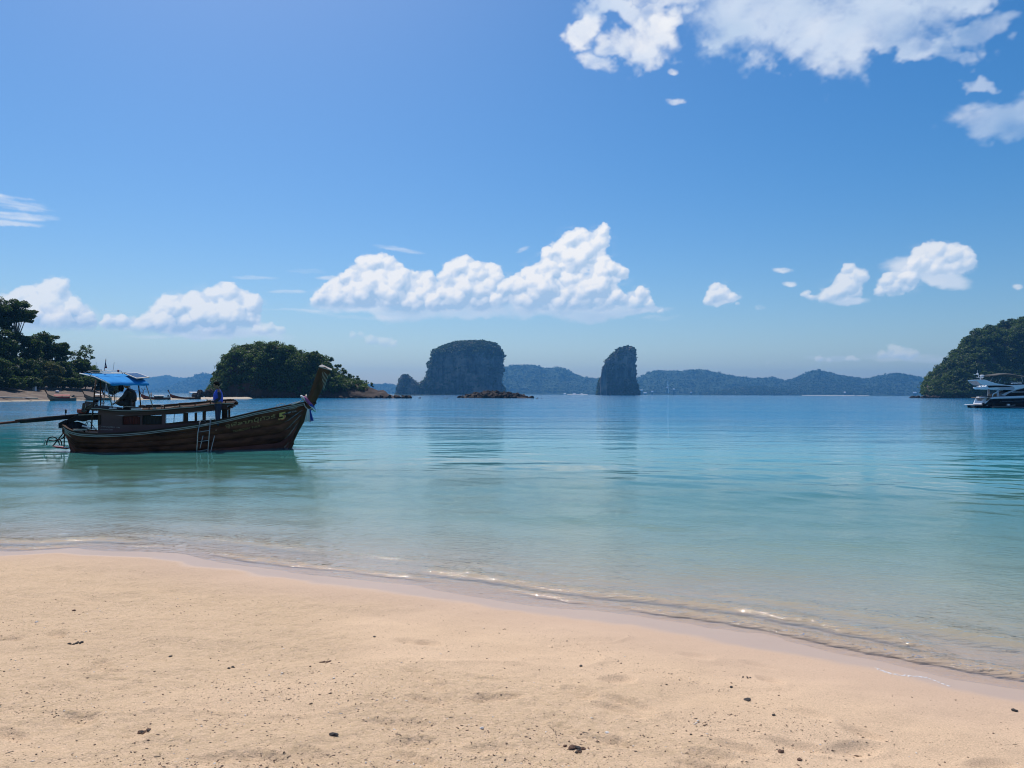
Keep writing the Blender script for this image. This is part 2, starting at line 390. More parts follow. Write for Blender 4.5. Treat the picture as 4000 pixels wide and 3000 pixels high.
class MB:
    """collects small shapes into one mesh"""
    def __init__(s): s.v, s.f = [], []
    def add(s, v, f):
        n = len(s.v); s.v += [tuple(map(float, p)) for p in v]; s.f += [tuple(i + n for i in q) for q in f]; return s
    def box(s, c, d, rz=0.0, ry=0.0, rx=0.0):
        M = Matrix.Translation(c) @ Matrix.Rotation(rz, 4, 'Z') @ Matrix.Rotation(ry, 4, 'Y') @ Matrix.Rotation(rx, 4, 'X')
        p = [M @ Vector((x * d[0] / 2, y * d[1] / 2, z * d[2] / 2)) for x in (-1, 1) for y in (-1, 1) for z in (-1, 1)]
        return s.add(p, [(0, 1, 3, 2), (4, 6, 7, 5), (0, 4, 5, 1), (2, 3, 7, 6), (0, 2, 6, 4), (1, 5, 7, 3)])
    def tube(s, pts, r, n=8, caps=True, closed=False):
        pts = [Vector(p) for p in pts]; m = len(pts)
        rs = r if isinstance(r, (list, tuple)) else [r] * m
        vs, fs = [], []
        prev = None
        for i, p in enumerate(pts):
            a = pts[i - 1] if (i > 0 or closed) else p
            b = pts[(i + 1) % m] if (i < m - 1 or closed) else p
            t = (b - a).normalized()
            if prev is None:
                up = Vector((0, 0, 1)) if abs(t.z) < .9 else Vector((1, 0, 0))
                u = t.cross(up).normalized()
            else:
                u = (prev - t * prev.dot(t)).normalized()
            prev = u; w = t.cross(u)
            for k in range(n):
                a_ = 2 * math.pi * k / n
                vs.append(p + (u * math.cos(a_) + w * math.sin(a_)) * rs[i])
        for i in range(m if closed else m - 1):
            for k in range(n):
                j = (i + 1) % m
                fs.append((i * n + k, i * n + (k + 1) % n, j * n + (k + 1) % n, j * n + k))
        if caps and not closed:
            fs.append(tuple(range(n - 1, -1, -1))); fs.append(tuple((m - 1) * n + k for k in range(n)))
        return s.add(vs, fs)
    def prism(s, poly, y0, y1):
        """poly: (x,z) list in the local xz plane, extruded along y"""
        n = len(poly)
        v = [(p[0], y0, p[1]) for p in poly] + [(p[0], y1, p[1]) for p in poly]
        f = [tuple(range(n)), tuple(range(2 * n - 1, n - 1, -1))] + [(i, i + n, (i + 1) % n + n, (i + 1) % n) for i in range(n)]
        return s.add(v, f)
    def sweep(s, pts, w, h, updir=(0, 0, 1)):
        """rectangular bar along pts; w = across, h = up"""
        pts = [Vector(p) for p in pts]; vs, fs = [], []; m = len(pts)
        for i, p in enumerate(pts):
            t = (pts[min(m - 1, i + 1)] - pts[max(0, i - 1)]).normalized()
            side = t.cross(Vector(updir)).normalized(); up = side.cross(t)
            ww = w[i] if isinstance(w, (list, tuple)) else w
            for a, b in ((-1, -1), (1, -1), (1, 1), (-1, 1)):
                vs.append(p + side * a * ww / 2 + up * b * h / 2)
        for i in range(m - 1):
            for k in range(4): fs.append((i * 4 + k, i * 4 + (k + 1) % 4, i * 4 + 4 + (k + 1) % 4, i * 4 + 4 + k))
        fs += [(3, 2, 1, 0), tuple((m - 1) * 4 + k for k in range(4))]
        return s.add(vs, fs)
    def ball(s, c, r, seg=10, rings=7, sc=(1, 1, 1)):
        vs = [(c[0], c[1], c[2] + r * sc[2])]
        for i in range(1, rings):
            t = math.pi * i / rings
            for k in range(seg):
                a = 2 * math.pi * k / seg
                vs.append((c[0] + r * sc[0] * math.sin(t) * math.cos(a), c[1] + r * sc[1] * math.sin(t) * math.sin(a), c[2] + r * sc[2] * math.cos(t)))
        vs.append((c[0], c[1], c[2] - r * sc[2])); L = len(vs) - 1
        fs = [(0, 1 + k, 1 + (k + 1) % seg) for k in range(seg)]
        for i in range(rings - 2):
            for k in range(seg):
                a = 1 + i * seg; fs.append((a + k, a + seg + k, a + seg + (k + 1) % seg, a + (k + 1) % seg))
        a = 1 + (rings - 2) * seg
        fs += [(a + k, L, a + (k + 1) % seg) for k in range(seg)]
        return s.add(vs, fs)
    def build(s, name, m, parent=None, smooth=False, bevel=0.0, **kw):
        me = bpy.data.meshes.new(name); me.from_pydata(s.v, [], s.f)
        bm = bmesh.new(); bm.from_mesh(me)
        bmesh.ops.recalc_face_normals(bm, faces=bm.faces)
        if bevel: bmesh.ops.bevel(bm, geom=bm.edges[:], offset=bevel, segments=1, affect='EDGES')
        bm.to_mesh(me); bm.free()
        if smooth:
            for p in me.polygons: p.use_smooth = True
        return link(name, me, m, parent, **kw)
def copy_tree(o, parent=None, loc=None):
    c = o.copy(); COL.objects.link(c)
    if parent is not None: c.parent = parent
    if loc is not None: c.location = loc
    for ch in list(o.children): copy_tree(ch, c)
    return c
class Frame:
    """a thing's own frame: origin on the water, turned by yaw; loc() drops a photo point on the plane y = yo of that frame"""
    def __init__(s, O, yaw): s.O = np.array(O, float); s.c, s.s = math.cos(yaw), math.sin(yaw)
    def loc(s, px, py, yo=0.0):
        d = pdir(px, py); o = np.array([0, 0, CAM_H]) - s.O
        toL = lambda v: np.array([v[0] * s.c + v[1] * s.s, -v[0] * s.s + v[1] * s.c, v[2]])
        dl, ol = toL(d), toL(o)
        k = (yo - ol[1]) / dl[1]
        p = ol + dl * k
        return Vector(p)
    def xz(s, px, py, yo=0.0):
        p = s.loc(px, py, yo); return (p.x, p.z)

# ================================================================== BEACH AND SEABED
_sh_px = np.array([[0,2162],[217,2153],[588,2171],[769,2203],[1175,2262],[1682,2329],[2000,2375],[2452,2442],[2904,2515],[3401,2610],[3718,2687],[4000,2736]], float)
_sh = gp(_sh_px[:, 0], _sh_px[:, 1] + np.interp(_sh_px[:, 0], [0, 1500, 4000], [8, 4, 0]), 0.03)
if _sh.shape[0] == 2: _sh = _sh.T
SHORE = np.vstack([[[-200, 8.0], [-40, 9.0], [-14, 10.0]], _sh, [[5.2, 3.9], [8.5, 1.2], [16, -7], [60, -60]]])
def signed_t(x, y):
    """metres offshore (+) or up the beach (-) from the swash edge"""
    x = np.asarray(x, float); y = np.asarray(y, float)
    best = np.full(x.shape, 1e9); sg = np.ones(x.shape)
    for a, b in zip(SHORE[:-1], SHORE[1:]):
        d = b - a; L2 = d @ d
        k = np.clip(((x - a[0]) * d[0] + (y - a[1]) * d[1]) / L2, 0, 1)
        ex, ey = x - a[0] - k * d[0], y - a[1] - k * d[1]
        q = ex * ex + ey * ey
        m = q < best
        best = np.where(m, q, best)
        sg = np.where(m, np.sign(d[0] * (y - a[1]) - d[1] * (x - a[0])), sg)
    return np.sqrt(best) * sg
def ground_z(t, x, y):
    on = 0.075 * (0.35 - t)
    on = np.where(t < -6, 0.075 * 6.35 + 0.03 * (-6 - t), on)
    on = np.minimum(on, 1.4)
    u = np.maximum(t - .35, 0)
    off = -(0.052 * u + 0.0006 * u * u)
    off = np.where(u > 60, -(0.052 * 60 + .0006 * 3600) - .02 * (u - 60), off)
    return np.where(t < .35, on, np.maximum(off, -14))

def beach():
    ya = np.concatenate([np.linspace(-60, 2.2, 40)[:-1], 2.2 * (1.0052) ** np.arange(380)])
    ya = np.concatenate([ya, ya[-1] * 1.03 ** np.arange(1, 70)])
    nc = 860
    u = np.linspace(-1, 1, nc); uu = .55 * u + .45 * u ** 3
    w = 2.6 + .86 * np.maximum(ya, 0) + 1.2 * np.maximum(-ya, 0)
    X = w[:, None] * uu[None, :]; Y = np.repeat(ya[:, None], nc, 1)
    t = signed_t(X, Y)
    z = ground_z(t, X, Y)
    near = np.exp(-np.maximum(0, Y - 14) / 8)
    dry = sstep(0.05, -.9, t)
    rel = .040 * fbm2(X * .55, Y * .8, 3, 5) + .026 * fbm2(X * 1.9 + 4, Y * 2.6, 4, 9)
    rough = sstep(-.1, .45, fbm2(X * .45 + 3, Y * .7, 4, 15) + .25 * sstep(2, -6, X - .3 * Y))
    rel = rel + .009 * (rough + .12) * fbm2(X * 11, Y * 11, 3, 25)
    # low erosion ledges and old softened footprints
    ledge = fbm2(X * .5 + 1.1, Y * 1.3, 3, 44)
    rel = rel + .012 * np.clip(1 - np.abs(ledge - .05) / .035, 0, 1) * sstep(0, .4, fbm2(X * .9, Y * .9, 2, 47))
    fr = np.random.default_rng(12)
    for k in range(60):
        px, py = fr.uniform(0, 4000), fr.uniform(2420, 2990)
        c = gp(px, py, .3); a = fr.uniform(-1.2, .4)
        if fr.random() < .25: continue
        m = (np.abs(X - c[0]) < .4) & (np.abs(Y - c[1]) < .4)
        dx, dy = X[m] - c[0], Y[m] - c[1]
        ex = (dx * math.cos(a) + dy * math.sin(a)) / fr.uniform(.10, .17); ey = (-dx * math.sin(a) + dy * math.cos(a)) / fr.uniform(.045, .07)
        q = np.sqrt(ex * ex + ey * ey)
        rel[m] += -.022 * np.exp(-q ** 3) + .006 * np.exp(-((q - 1.35) / .28) ** 2)
    z = z + rel * dry * near + (1 - dry) * (.011 * fbm2(X * .9, Y * 1.2, 4, 8)) * near * sstep(2.5, .6, t)
    rip = sstep(.8, 3.5, t) * near
    z = z + .008 * rip * np.sin((t * 1.0 + .6 * fbm2(X * .7, Y * .7, 3, 61)) * 26)
    V = np.stack([X, Y, z], -1).reshape(-1, 3)
    return mesh_np("beach", V, gridf(len(ya), nc), sand_mat(), smooth=True, attrs={'offshore': t, 'coarse': rough}, kind='structure')

def sand_mat():
    m = bpy.data.materials.new("sand"); m.use_nodes = True; nt = m.node_tree; b = nt.nodes['Principled BSDF']
    tc = N(nt, 'ShaderNodeTexCoord').outputs['Object']
    aw = N(nt, 'ShaderNodeAttribute', attribute_name='offshore').outputs['Fac']
    ac = N(nt, 'ShaderNodeAttribute', attribute_name='coarse').outputs['Fac']
    n1 = N(nt, 'ShaderNodeTexNoise', Scale=1.3, Detail=5.0); n2 = N(nt, 'ShaderNodeTexNoise', Scale=120.0, Detail=4.0, Roughness=.7)
    n3 = N(nt, 'ShaderNodeTexNoise', Scale=28.0, Detail=5.0, Roughness=.65)
    for n in (n1, n2, n3): nt.links.new(tc, n.inputs['Vector'])
    base = mixc(nt, n1.outputs[0], (.615, .430, .278), (.735, .520, .342))
    grain = N(nt, 'ShaderNodeMapRange'); grain.inputs[1].default_value = .3; grain.inputs[2].default_value = .7; grain.inputs[3].default_value = .66; grain.inputs[4].default_value = 1.2
    nt.links.new(n2.outputs[0], grain.inputs[0])
    c = mixc(nt, 1.0, base, grain.outputs[0], 'MULTIPLY')
    cf = mth(nt, 'MULTIPLY', ac, mth(nt, 'MULTIPLY_ADD', n3.outputs[0], 3.2, -1.25, clamp=True), clamp=True)
    c = mixc(nt, mth(nt, 'MULTIPLY', cf, .55), c, (.46, .33, .185))
    # dark mineral grains
    v = N(nt, 'ShaderNodeTexVoronoi', Scale=42.0); v.feature = 'F1'; nt.links.new(tc, v.inputs['Vector'])
    sc = N(nt, 'ShaderNodeSeparateColor'); nt.links.new(v.outputs['Color'], sc.inputs[0])
    spk = mth(nt, 'MULTIPLY', mth(nt, 'LESS_THAN', v.outputs['Distance'], .22), mth(nt, 'GREATER_THAN', sc.outputs[0], .82))
    c = mixc(nt, mth(nt, 'MULTIPLY', spk, .6), c, (.16, .11, .07))
    nw = N(nt, 'ShaderNodeTexNoise', Scale=1.5, Detail=4.0); nt.links.new(tc, nw.inputs['Vector'])
    tw = mth(nt, 'ADD', aw, mth(nt, 'MULTIPLY_ADD', nw.outputs[0], .5, -.25))
    wr = N(nt, 'ShaderNodeMapRange'); wr.interpolation_type = 'SMOOTHSTEP'; wr.inputs[1].default_value = -.14; wr.inputs[2].default_value = .07; nt.links.new(tw, wr.inputs[0])
    dr = N(nt, 'ShaderNodeMapRange'); dr.interpolation_type = 'SMOOTHSTEP'; dr.inputs[1].default_value = -1.3; dr.inputs[2].default_value = .0; nt.links.new(tw, dr.inputs[0])
    wet = wr.outputs[0]
    c = mixc(nt, mth(nt, 'MULTIPLY', dr.outputs[0], .6), c, (.55, .385, .285))
    c = mixc(nt, mth(nt, 'MULTIPLY', wet, .8), c, (.50, .360, .27))
    deep = N(nt, 'ShaderNodeMapRange'); deep.inputs[1].default_value = 1.0; deep.inputs[2].default_value = 14.0; nt.links.new(aw, deep.inputs[0])
    c = mixc(nt, deep.outputs[0], c, (.55, .50, .40))
    nt.links.new(c, b.inputs['Base Color'])
    rr = N(nt, 'ShaderNodeMapRange'); rr.inputs[3].default_value = .92; rr.inputs[4].default_value = .34; nt.links.new(wet, rr.inputs[0]); nt.links.new(rr.outputs[0], b.inputs['Roughness'])
    sr = N(nt, 'ShaderNodeMapRange'); sr.inputs[3].default_value = .12; sr.inputs[4].default_value = .22; nt.links.new(wet, sr.inputs[0]); nt.links.new(sr.outputs[0], b.inputs['Specular IOR Level'])
    hb = mth(nt, 'ADD', mth(nt, 'MULTIPLY', n2.outputs[0], .35), mth(nt, 'MULTIPLY', n3.outputs[0], mth(nt, 'MULTIPLY_ADD', ac, 1.6, .25)))
    bp = N(nt, 'ShaderNodeBump', Distance=.011); nt.links.new(hb, bp.inputs['Height'])
    st = N(nt, 'ShaderNodeMapRange'); st.inputs[3].default_value = .85; st.inputs[4].default_value = .05; nt.links.new(wet, st.inputs[0]); nt.links.new(st.outputs[0], bp.inputs['Strength'])
    nt.links.new(bp.outputs[0], b.inputs['Normal'])
    return m
beach_ob = beach()

# ================================================================== SEA
def sea_mat():
    m = bpy.data.materials.new("sea_water"); m.use_nodes = True; nt = m.node_tree; nt.nodes.clear()
    tc = N(nt, 'ShaderNodeTexCoord').outputs['Object']
    dep = N(nt, 'ShaderNodeAttribute', attribute_name='depth').outputs['Fac']
    def noise(scale, sx, sy, det=3.0, rough=.5, dist=0.0, rz=0.0):
        mp = N(nt, 'ShaderNodeMapping'); mp.inputs['Scale'].default_value = (sx, sy, 1); mp.inputs['Rotation'].default_value = (0, 0, rz); nt.links.new(tc, mp.inputs[0])
        n = N(nt, 'ShaderNodeTexNoise', Scale=scale, Detail=det, Roughness=rough, Distortion=dist); nt.links.new(mp.outputs[0], n.inputs['Vector'])
        return n.outputs[0]
    ld = mth(nt, 'MULTIPLY', mth(nt, 'LOGARITHM', mth(nt, 'MULTIPLY_ADD', mth(nt, 'MAXIMUM', dep, 0.0), 4.0, 1.0), 2.0), 1 / 6.0)   # 0 at shore, ~1 at 16 m
    pat = noise(.035, .35, 1.6, 4, .6)
    ldn = mth(nt, 'ADD', ld, mth(nt, 'MULTIPLY', mth(nt, 'SUBTRACT', pat, .5), mth(nt, 'MULTIPLY', ld, .34)))
    rp = N(nt, 'ShaderNodeValToRGB'); e = rp.color_ramp.elements
    e[0].position = 0; e[0].color = (.46, .40, .30, 1)
    e[1].position = 1; e[1].color = (.012, .150, .345, 1)
    for p, c in ((.12, (.34, .44, .34)), (.28, (.12, .29, .21)), (.42, (.024, .27, .29)), (.58, (.016, .285, .42)), (.75, (.012, .215, .40))):
        q = e.new(p); q.color = (*c, 1)
    nt.links.new(ldn, rp.inputs[0])
    # sparse dark weed patches on the bottom seen through the water
    weed = N(nt, 'ShaderNodeMapRange'); weed.inputs[1].default_value = .665; weed.inputs[2].default_value = .72; nt.links.new(noise(.55, .35, 1.0, 4, .55, .6), weed.inputs[0])
    wf = mth(nt, 'MULTIPLY', weed.outputs[0], mth(nt, 'GREATER_THAN', dep, .18))
    bodyc = mixc(nt, mth(nt, 'MULTIPLY', wf, .45), rp.outputs[0], (.03, .085, .10))
    dif = N(nt, 'ShaderNodeBsdfDiffuse'); nt.links.new(bodyc, dif.inputs[0])
    tr = N(nt, 'ShaderNodeBsdfTransparent'); 
    tcol = N(nt, 'ShaderNodeCombineColor')
    for i_, k_ in enumerate((-1.15, -.16, -.22)): nt.links.new(mth(nt, 'EXPONENT', mth(nt, 'MULTIPLY', mth(nt, 'MAXIMUM', dep, 0.0), k_)), tcol.inputs[i_])
    nt.links.new(tcol.outputs[0], tr.inputs[0])
    al = mth(nt, 'SUBTRACT', 1.0, mth(nt, 'EXPONENT', mth(nt, 'MULTIPLY', mth(nt, 'MAXIMUM', dep, 0.0), -1.5)))
    mx = N(nt, 'ShaderNodeMixShader'); nt.links.new(al, mx.inputs[0]); nt.links.new(tr.outputs[0], mx.inputs[1]); nt.links.new(dif.outputs[0], mx.inputs[2])
    # surface: ripples in several sizes, wind patches
    wind = N(nt, 'ShaderNodeMapRange'); wind.inputs[1].default_value = .32; wind.inputs[2].default_value = .68; wind.inputs[3].default_value = .35; wind.inputs[4].default_value = 1.35
    nt.links.new(noise(.06, .22, 1.5, 4, .6), wind.inputs[0])
    h1 = noise(4.2, .55, 1.0, 3, .55, .4, .12); h2 = noise(1.15, .5, 1.0, 3, .5, .3, -.1); h3 = noise(.28, .45, 1.0, 3, .5, .2, .05)
    shal = N(nt, 'ShaderNodeMapRange'); shal.inputs[1].default_value = 1.1; shal.inputs[2].default_value = 6.5; shal.inputs[3].default_value = .14; shal.inputs[4].default_value = 1.5; nt.links.new(dep, shal.inputs[0])
    h0 = noise(13.0, .6, 1.0, 3, .6, .5, .25); sw = N(nt, 'ShaderNodeAttribute', attribute_name='swash').outputs['Fac']
    chop = N(nt, 'ShaderNodeMapRange'); chop.inputs[1].default_value = 1.05; chop.inputs[2].default_value = 6.0; chop.inputs[3].default_value = .09; chop.inputs[4].default_value = 2.0; nt.links.new(dep, chop.inputs[0])
    fine = N(nt, 'ShaderNodeMapRange'); fine.inputs[1].default_value = 0.0; fine.inputs[2].default_value = .75; fine.inputs[3].default_value = 1.5; fine.inputs[4].default_value = .06; nt.links.new(dep, fine.inputs[0])
    hh = mth(nt, 'ADD', mth(nt, 'MULTIPLY', h1, mth(nt, 'MULTIPLY', chop.outputs[0], .028)), mth(nt, 'MULTIPLY', h0, mth(nt, 'MULTIPLY_ADD', sw, .060, mth(nt, 'MULTIPLY', fine.outputs[0], .0110))))
    hh = mth(nt, 'ADD', hh, mth(nt, 'MULTIPLY', h2, mth(nt, 'MULTIPLY', shal.outputs[0], .070)))
    hh = mth(nt, 'ADD', hh, mth(nt, 'MULTIPLY', h3, mth(nt, 'MULTIPLY', shal.outputs[0], .20)))
    hh = mth(nt, 'MULTIPLY', hh, mth(nt, 'MULTIPLY_ADD', wind.outputs[0], .8, .25))
    bp = N(nt, 'ShaderNodeBump', Strength=1.0, Distance=1.0); nt.links.new(hh, bp.inputs['Height'])
    gl = N(nt, 'ShaderNodeBsdfGlossy'); gl.inputs[0].default_value = (1, 1, 1, 1); gl.inputs['Roughness'].default_value = .05; nt.links.new(bp.outputs[0], gl.inputs['Normal'])
    fr = N(nt, 'ShaderNodeFresnel', IOR=1.333); nt.links.new(bp.outputs[0], fr.inputs['Normal'])
    o = N(nt, 'ShaderNodeMixShader'); nt.links.new(mth(nt, 'MINIMUM', fr.outputs[0], .92), o.inputs[0]); nt.links.new(mx.outputs[0], o.inputs[1]); nt.links.new(gl.outputs[0], o.inputs[2])
    out = N(nt, 'ShaderNodeOutputMaterial'); nt.links.new(o.outputs[0], out.inputs[0])
    return m

LEFT_SHORE_PX = np.array([[-900,1580],[-500,1576],[-300,1574],[0,1568],[172,1565],[400,1562.5],[560,1561],[700,1560],[850,1558.5],[1010,1557]], float)
LEFT_SHORE = gp(LEFT_SHORE_PX[:, 0], LEFT_SHORE_PX[:, 1], 0.0)
def sea():
    ya = 2.0 * 1.0052 ** np.arange(600)
    ya = np.concatenate([ya, ya[-1] * 1.045 ** np.arange(1, 140)])
    ya = ya[ya < 8250]
    nc = 560
    u = np.linspace(-1, 1, nc); uu = .62 * u + .38 * u ** 3
    w = 2.6 + 1.0 * ya
    X = w[:, None] * uu[None, :]; Y = np.repeat(ya[:, None], nc, 1)
    t = signed_t(X, Y)
    g = ground_z(t, X, Y)
    z = np.zeros_like(X)
    r2 = np.random.default_rng(3)
    near = np.exp(-np.maximum(0, Y - 16) / 12) * sstep(.3, 2.2, t)
    for k in range(46):
        lam = .28 * 1.9 ** r2.uniform(0, 4.2); a = r2.normal(-1.45, .55)
        k_ = 2 * math.pi / lam
        amp = .0013 * lam ** .75
        lim = np.exp(-(Y * .0052 * 3 / lam) ** 2)
        ph = k_ * (X * math.cos(a) + Y * math.sin(a)) + r2.uniform(0, 6.3) + .6 * fbm2(X * .3 / lam, Y * .3 / lam, 2, k)
        z += amp * np.sin(ph) * lim
    z *= near
    # wavelets running up the swash zone
    s = X
    def ridge(t0, wd, h, seed, f):
        c = t0 + .30 * fbm2(X * .45, X * 0 + seed, 3, seed) + .06 * fbm2(X * 5, Y * 3, 3, seed + 1)
        q = (t - c) / wd
        prof = np.where(q < 0, np.exp(-(q * 1.9) ** 2), np.exp(-(q * .75) ** 2))
        return h * prof * sstep(-.18, .30, fbm2(X * f + seed, Y * 0, 3, seed + 7))
    sw = ridge(.58, .090, .030, 70, .35) + ridge(.95, .12, .022, 75, .5) + ridge(1.4, .20, .014, 80, .3) + ridge(2.6, .4, .014, 90, .25)
    swm = np.clip(sw / .018, 0, 1) * np.exp(-np.maximum(0, Y - 20) / 5) * sstep(2.2, .9, t)
    sw += .007 * fbm2(X * 9, Y * 11, 3, 71) * sstep(.25, .7, t) * sstep(4.0, 1.2, t)
    z += sw * np.exp(-np.maximum(0, Y - 20) / 5)
    dep = np.maximum(z - g, 0)
    # shallower again along the far left sand spit
    px = X; ls = LEFT_SHORE
    ysh = np.interp(X, ls[:, 0], ls[:, 1], left=ls[0, 1], right=1e5)
    d2 = np.clip((ysh - Y), 0, None)
    dep = np.minimum(dep, np.where(ysh < 9e4, .35 + .10 * d2, 99))
    V = np.stack([X, Y, z], -1).reshape(-1, 3)
    F = gridf(len(ya), nc)
    tf = t.ravel()[F].max(1)
    F = F[tf > .05]
    return mesh_np("sea", V, F, sea_mat(), smooth=True, attrs={'depth': dep, 'swash': swm}, kind='structure')
sea_ob = sea()

# ================================================================== VEGETATION HELPERS
def leaves(cent, rad, per, size, seed=1, flat=.75, tint=None, up=.15, shell=.55):
    """leaf cards spread through clumps; returns verts, faces, tint"""
    g = np.random.default_rng(seed)
    cent = np.asarray(cent, float); n = len(cent); rad = np.broadcast_to(np.asarray(rad, float), (n,))
    c = np.repeat(cent, per, 0); r = np.repeat(rad, per)
    d = g.normal(size=(n * per, 3)); d[:, 2] += up; d /= np.linalg.norm(d, axis=1)[:, None]
    k = shell + (1 - shell) * g.random(n * per) ** .6
    k *= 1 + .25 * g.normal(size=n * per) * .5
    p = c + d * (r * k)[:, None] * np.array([1, 1, flat])
    nn = d + g.normal(size=d.shape) * .75; nn[:, 2] += .35; nn /= np.linalg.norm(nn, axis=1)[:, None]
    a = np.cross(nn, g.normal(size=d.shape)); a /= np.linalg.norm(a, axis=1)[:, None]
    b = np.cross(nn, a)
    s = size * g.uniform(.6, 1.3, n * per)
    a *= s[:, None]; b *= (s * g.uniform(.4, .7, n * per))[:, None]
    bend = nn * (s * .25)[:, None]
    V = np.stack([p - a - bend * .5, p - b + bend * .5, p + a - bend * .5, p + b + bend * .5], 1).reshape(-1, 3)
    F = np.arange(len(V)).reshape(-1, 4)
    ct = g.random(n) if tint is None else np.asarray(tint)
    T = np.clip(np.repeat(ct, per) * .75 + .25 * g.random(n * per) , 0, 1)
    return V, F, np.repeat(T, 4)

M_leaf_dark = leafmat("leaf_dark", (.018, .036, .013), (.085, .125, .034), .4)
M_leaf_mid = leafmat("leaf_mid", (.022, .044, .013), (.120, .165, .042), .42)
M_leaf_dry = leafmat("leaf_dry", (.050, .060, .022), (.150, .150, .055), .35)
M_leaf_karst = leafmat("leaf_karst", (.018, .034, .017), (.080, .112, .040), .35)
M_bark = mat("bark", (.10, .075, .055), .9, .4, 3.0, .05)
M_bark_pale = mat("bark_pale", (.22, .18, .14), .9, .3, 3.0, .05)

def pick(cc, w, n, seed):
    g = np.random.default_rng(seed); w = np.maximum(w, 0); w = w / w.sum()
    return cc[g.choice(len(cc), n, p=w)] + g.normal(size=(n, 3)) * .6
# ------------------------------------------------------------------ ridge-like land
def skyline_land(name, sky, Yr, front, back, m, nx=420, ny=46, amp=.08, nscale=1.0, seed=1, p=1.6, zb=-2.0, tree=0.0, parent=None, **kw):
    sky = np.array(sky, float)
    P = at(sky[:, 0], sky[:, 1], Yr)
    if P.shape[0] == 3: P = P.T
    X = np.linspace(P[0, 0], P[-1, 0], nx)
    Hh = np.interp(X, P[:, 0], P[:, 2])
    s = np.linspace(-1, 1, ny); s = np.sign(s) * np.abs(s) ** 1.15
    y = np.where(s < 0, s * front, s * back)
    XX = np.repeat(X[None, :], ny, 0) ; YY = Yr + np.repeat(y[:, None], nx, 1)
    XX = XX * (YY / Yr)                                  # land narrows and widens with distance
    prof = (1 - np.abs(s) ** p)[:, None]
    hmax = Hh.max()
    n = fbm2(XX * nscale / hmax * 3, YY * nscale / hmax * 3, 5, seed)
    rid = 1 - np.abs(fbm2(XX * nscale / hmax * 2.2 + 7, YY * nscale / hmax * 1.2, 4, seed + 3)) * 2
    rel = np.abs(s)[:, None]
    Z = Hh[None, :] * prof + (Hh[None, :] * amp * 2.2 * n + Hh[None, :] * amp * 1.6 * (rid - .6)) * sstep(0, .25, rel) * prof ** .5
    if tree:
        Z = Z + tree * np.abs(noise2(XX / (tree * 2.4), YY / (tree * 2.4), seed + 9)) * sstep(0, tree * 3, Z)
    Z = np.where(rel > .999, zb, np.maximum(Z, zb))
    Z[:, 0] = zb; Z[:, -1] = zb
    V = np.stack([XX, YY, Z], -1).reshape(-1, 3)
    o = mesh_np(name, V, gridf(ny, nx), m, parent, smooth=True, **kw)
    return o, XX, YY, Z

def forest_mat(name, c0, c1, scale, bumpd, strength=1.0):
    m = bpy.data.materials.new(name); m.use_nodes = True; nt = m.node_tree; b = nt.nodes['Principled BSDF']
    b.inputs['Roughness'].default_value = .9; b.inputs['Specular IOR Level'].default_value = .1
    tc = N(nt, 'ShaderNodeTexCoord').outputs['Object']
    n = N(nt, 'ShaderNodeTexNoise', Scale=scale, Detail=8.0, Roughness=.65); nt.links.new(tc, n.inputs['Vector'])
    v = N(nt, 'ShaderNodeTexVoronoi', Scale=scale * 5); nt.links.new(tc, v.inputs['Vector'])
    rp = N(nt, 'ShaderNodeValToRGB'); rp.color_ramp.elements[0].position = .35; rp.color_ramp.elements[1].position = .65
    rp.color_ramp.elements[0].color = (*c0, 1); rp.color_ramp.elements[1].color = (*c1, 1); nt.links.new(n.outputs[0], rp.inputs[0])
    nt.links.new(rp.outputs[0], b.inputs['Base Color'])
    bp = N(nt, 'ShaderNodeBump', Strength=strength, Distance=bumpd); nt.links.new(mth(nt, 'SUBTRACT', n.outputs[0], mth(nt, 'MULTIPLY', v.outputs['Distance'], .5)), bp.inputs['Height'])
    nt.links.new(bp.outputs[0], b.inputs['Normal'])
    return m
M_far = forest_mat("far_forest", (.022, .042, .020), (.050, .080, .034), .012, 14.0)
M_far2 = forest_mat("far_forest_dark", (.018, .036, .018), (.042, .068, .030), .014, 12.0)

# far hills, back to front
skyline_land("hills_far_left", [(330,1534),(430,1500),(480,1490),(542,1476),(580,1477),(615,1474),(647,1466),(665,1469),(687,1476),(720,1478),(752,1477),(790,1482),(900,1492),(1050,1510),(1200,1534)], 7700, 500, 400, M_far, amp=.10, tree=9, seed=2, zb=-5, kind='structure')
_hf = skyline_land("hills_left", [(560,1534),(597,1526),(630,1518),(669,1510),(700,1497),(723,1489),(745,1478),(767,1470),(785,1466),(800,1465),(825,1470),(853,1477),(900,1482),(1000,1490),(1120,1496),(1260,1503),(1407,1502),(1458,1505),(1509,1503),(1545,1508),(1600,1520),(1660,1534)], 6600, 700, 500, M_far, amp=.11, tree=8, seed=5, zb=-5, kind='structure')
_hm = skyline_land("hills_middle", [(1800,1538),(1880,1480),(1935,1452),(1968,1436),(1990,1431),(2010,1430),(2045,1429),(2080,1428),(2100,1434),(2120,1441),(2150,1441),(2180,1437),(2200,1440),(2225,1453),(2250,1465),(2290,1479),(2330,1482),(2380,1484),(2440,1480),(2495,1478),(2541,1458),(2575,1450),(2600,1451),(2656,1453),(2700,1448),(2730,1446),(2791,1458),(2852,1468),(2900,1477),(2941,1481),(2980,1479),(3022,1477),(3045,1484),(3069,1492),(3110,1505),(3160,1525),(3200,1542)], 5600, 900, 900, M_far, nx=600, amp=.07, tree=7, seed=8, zb=-5, kind='structure')
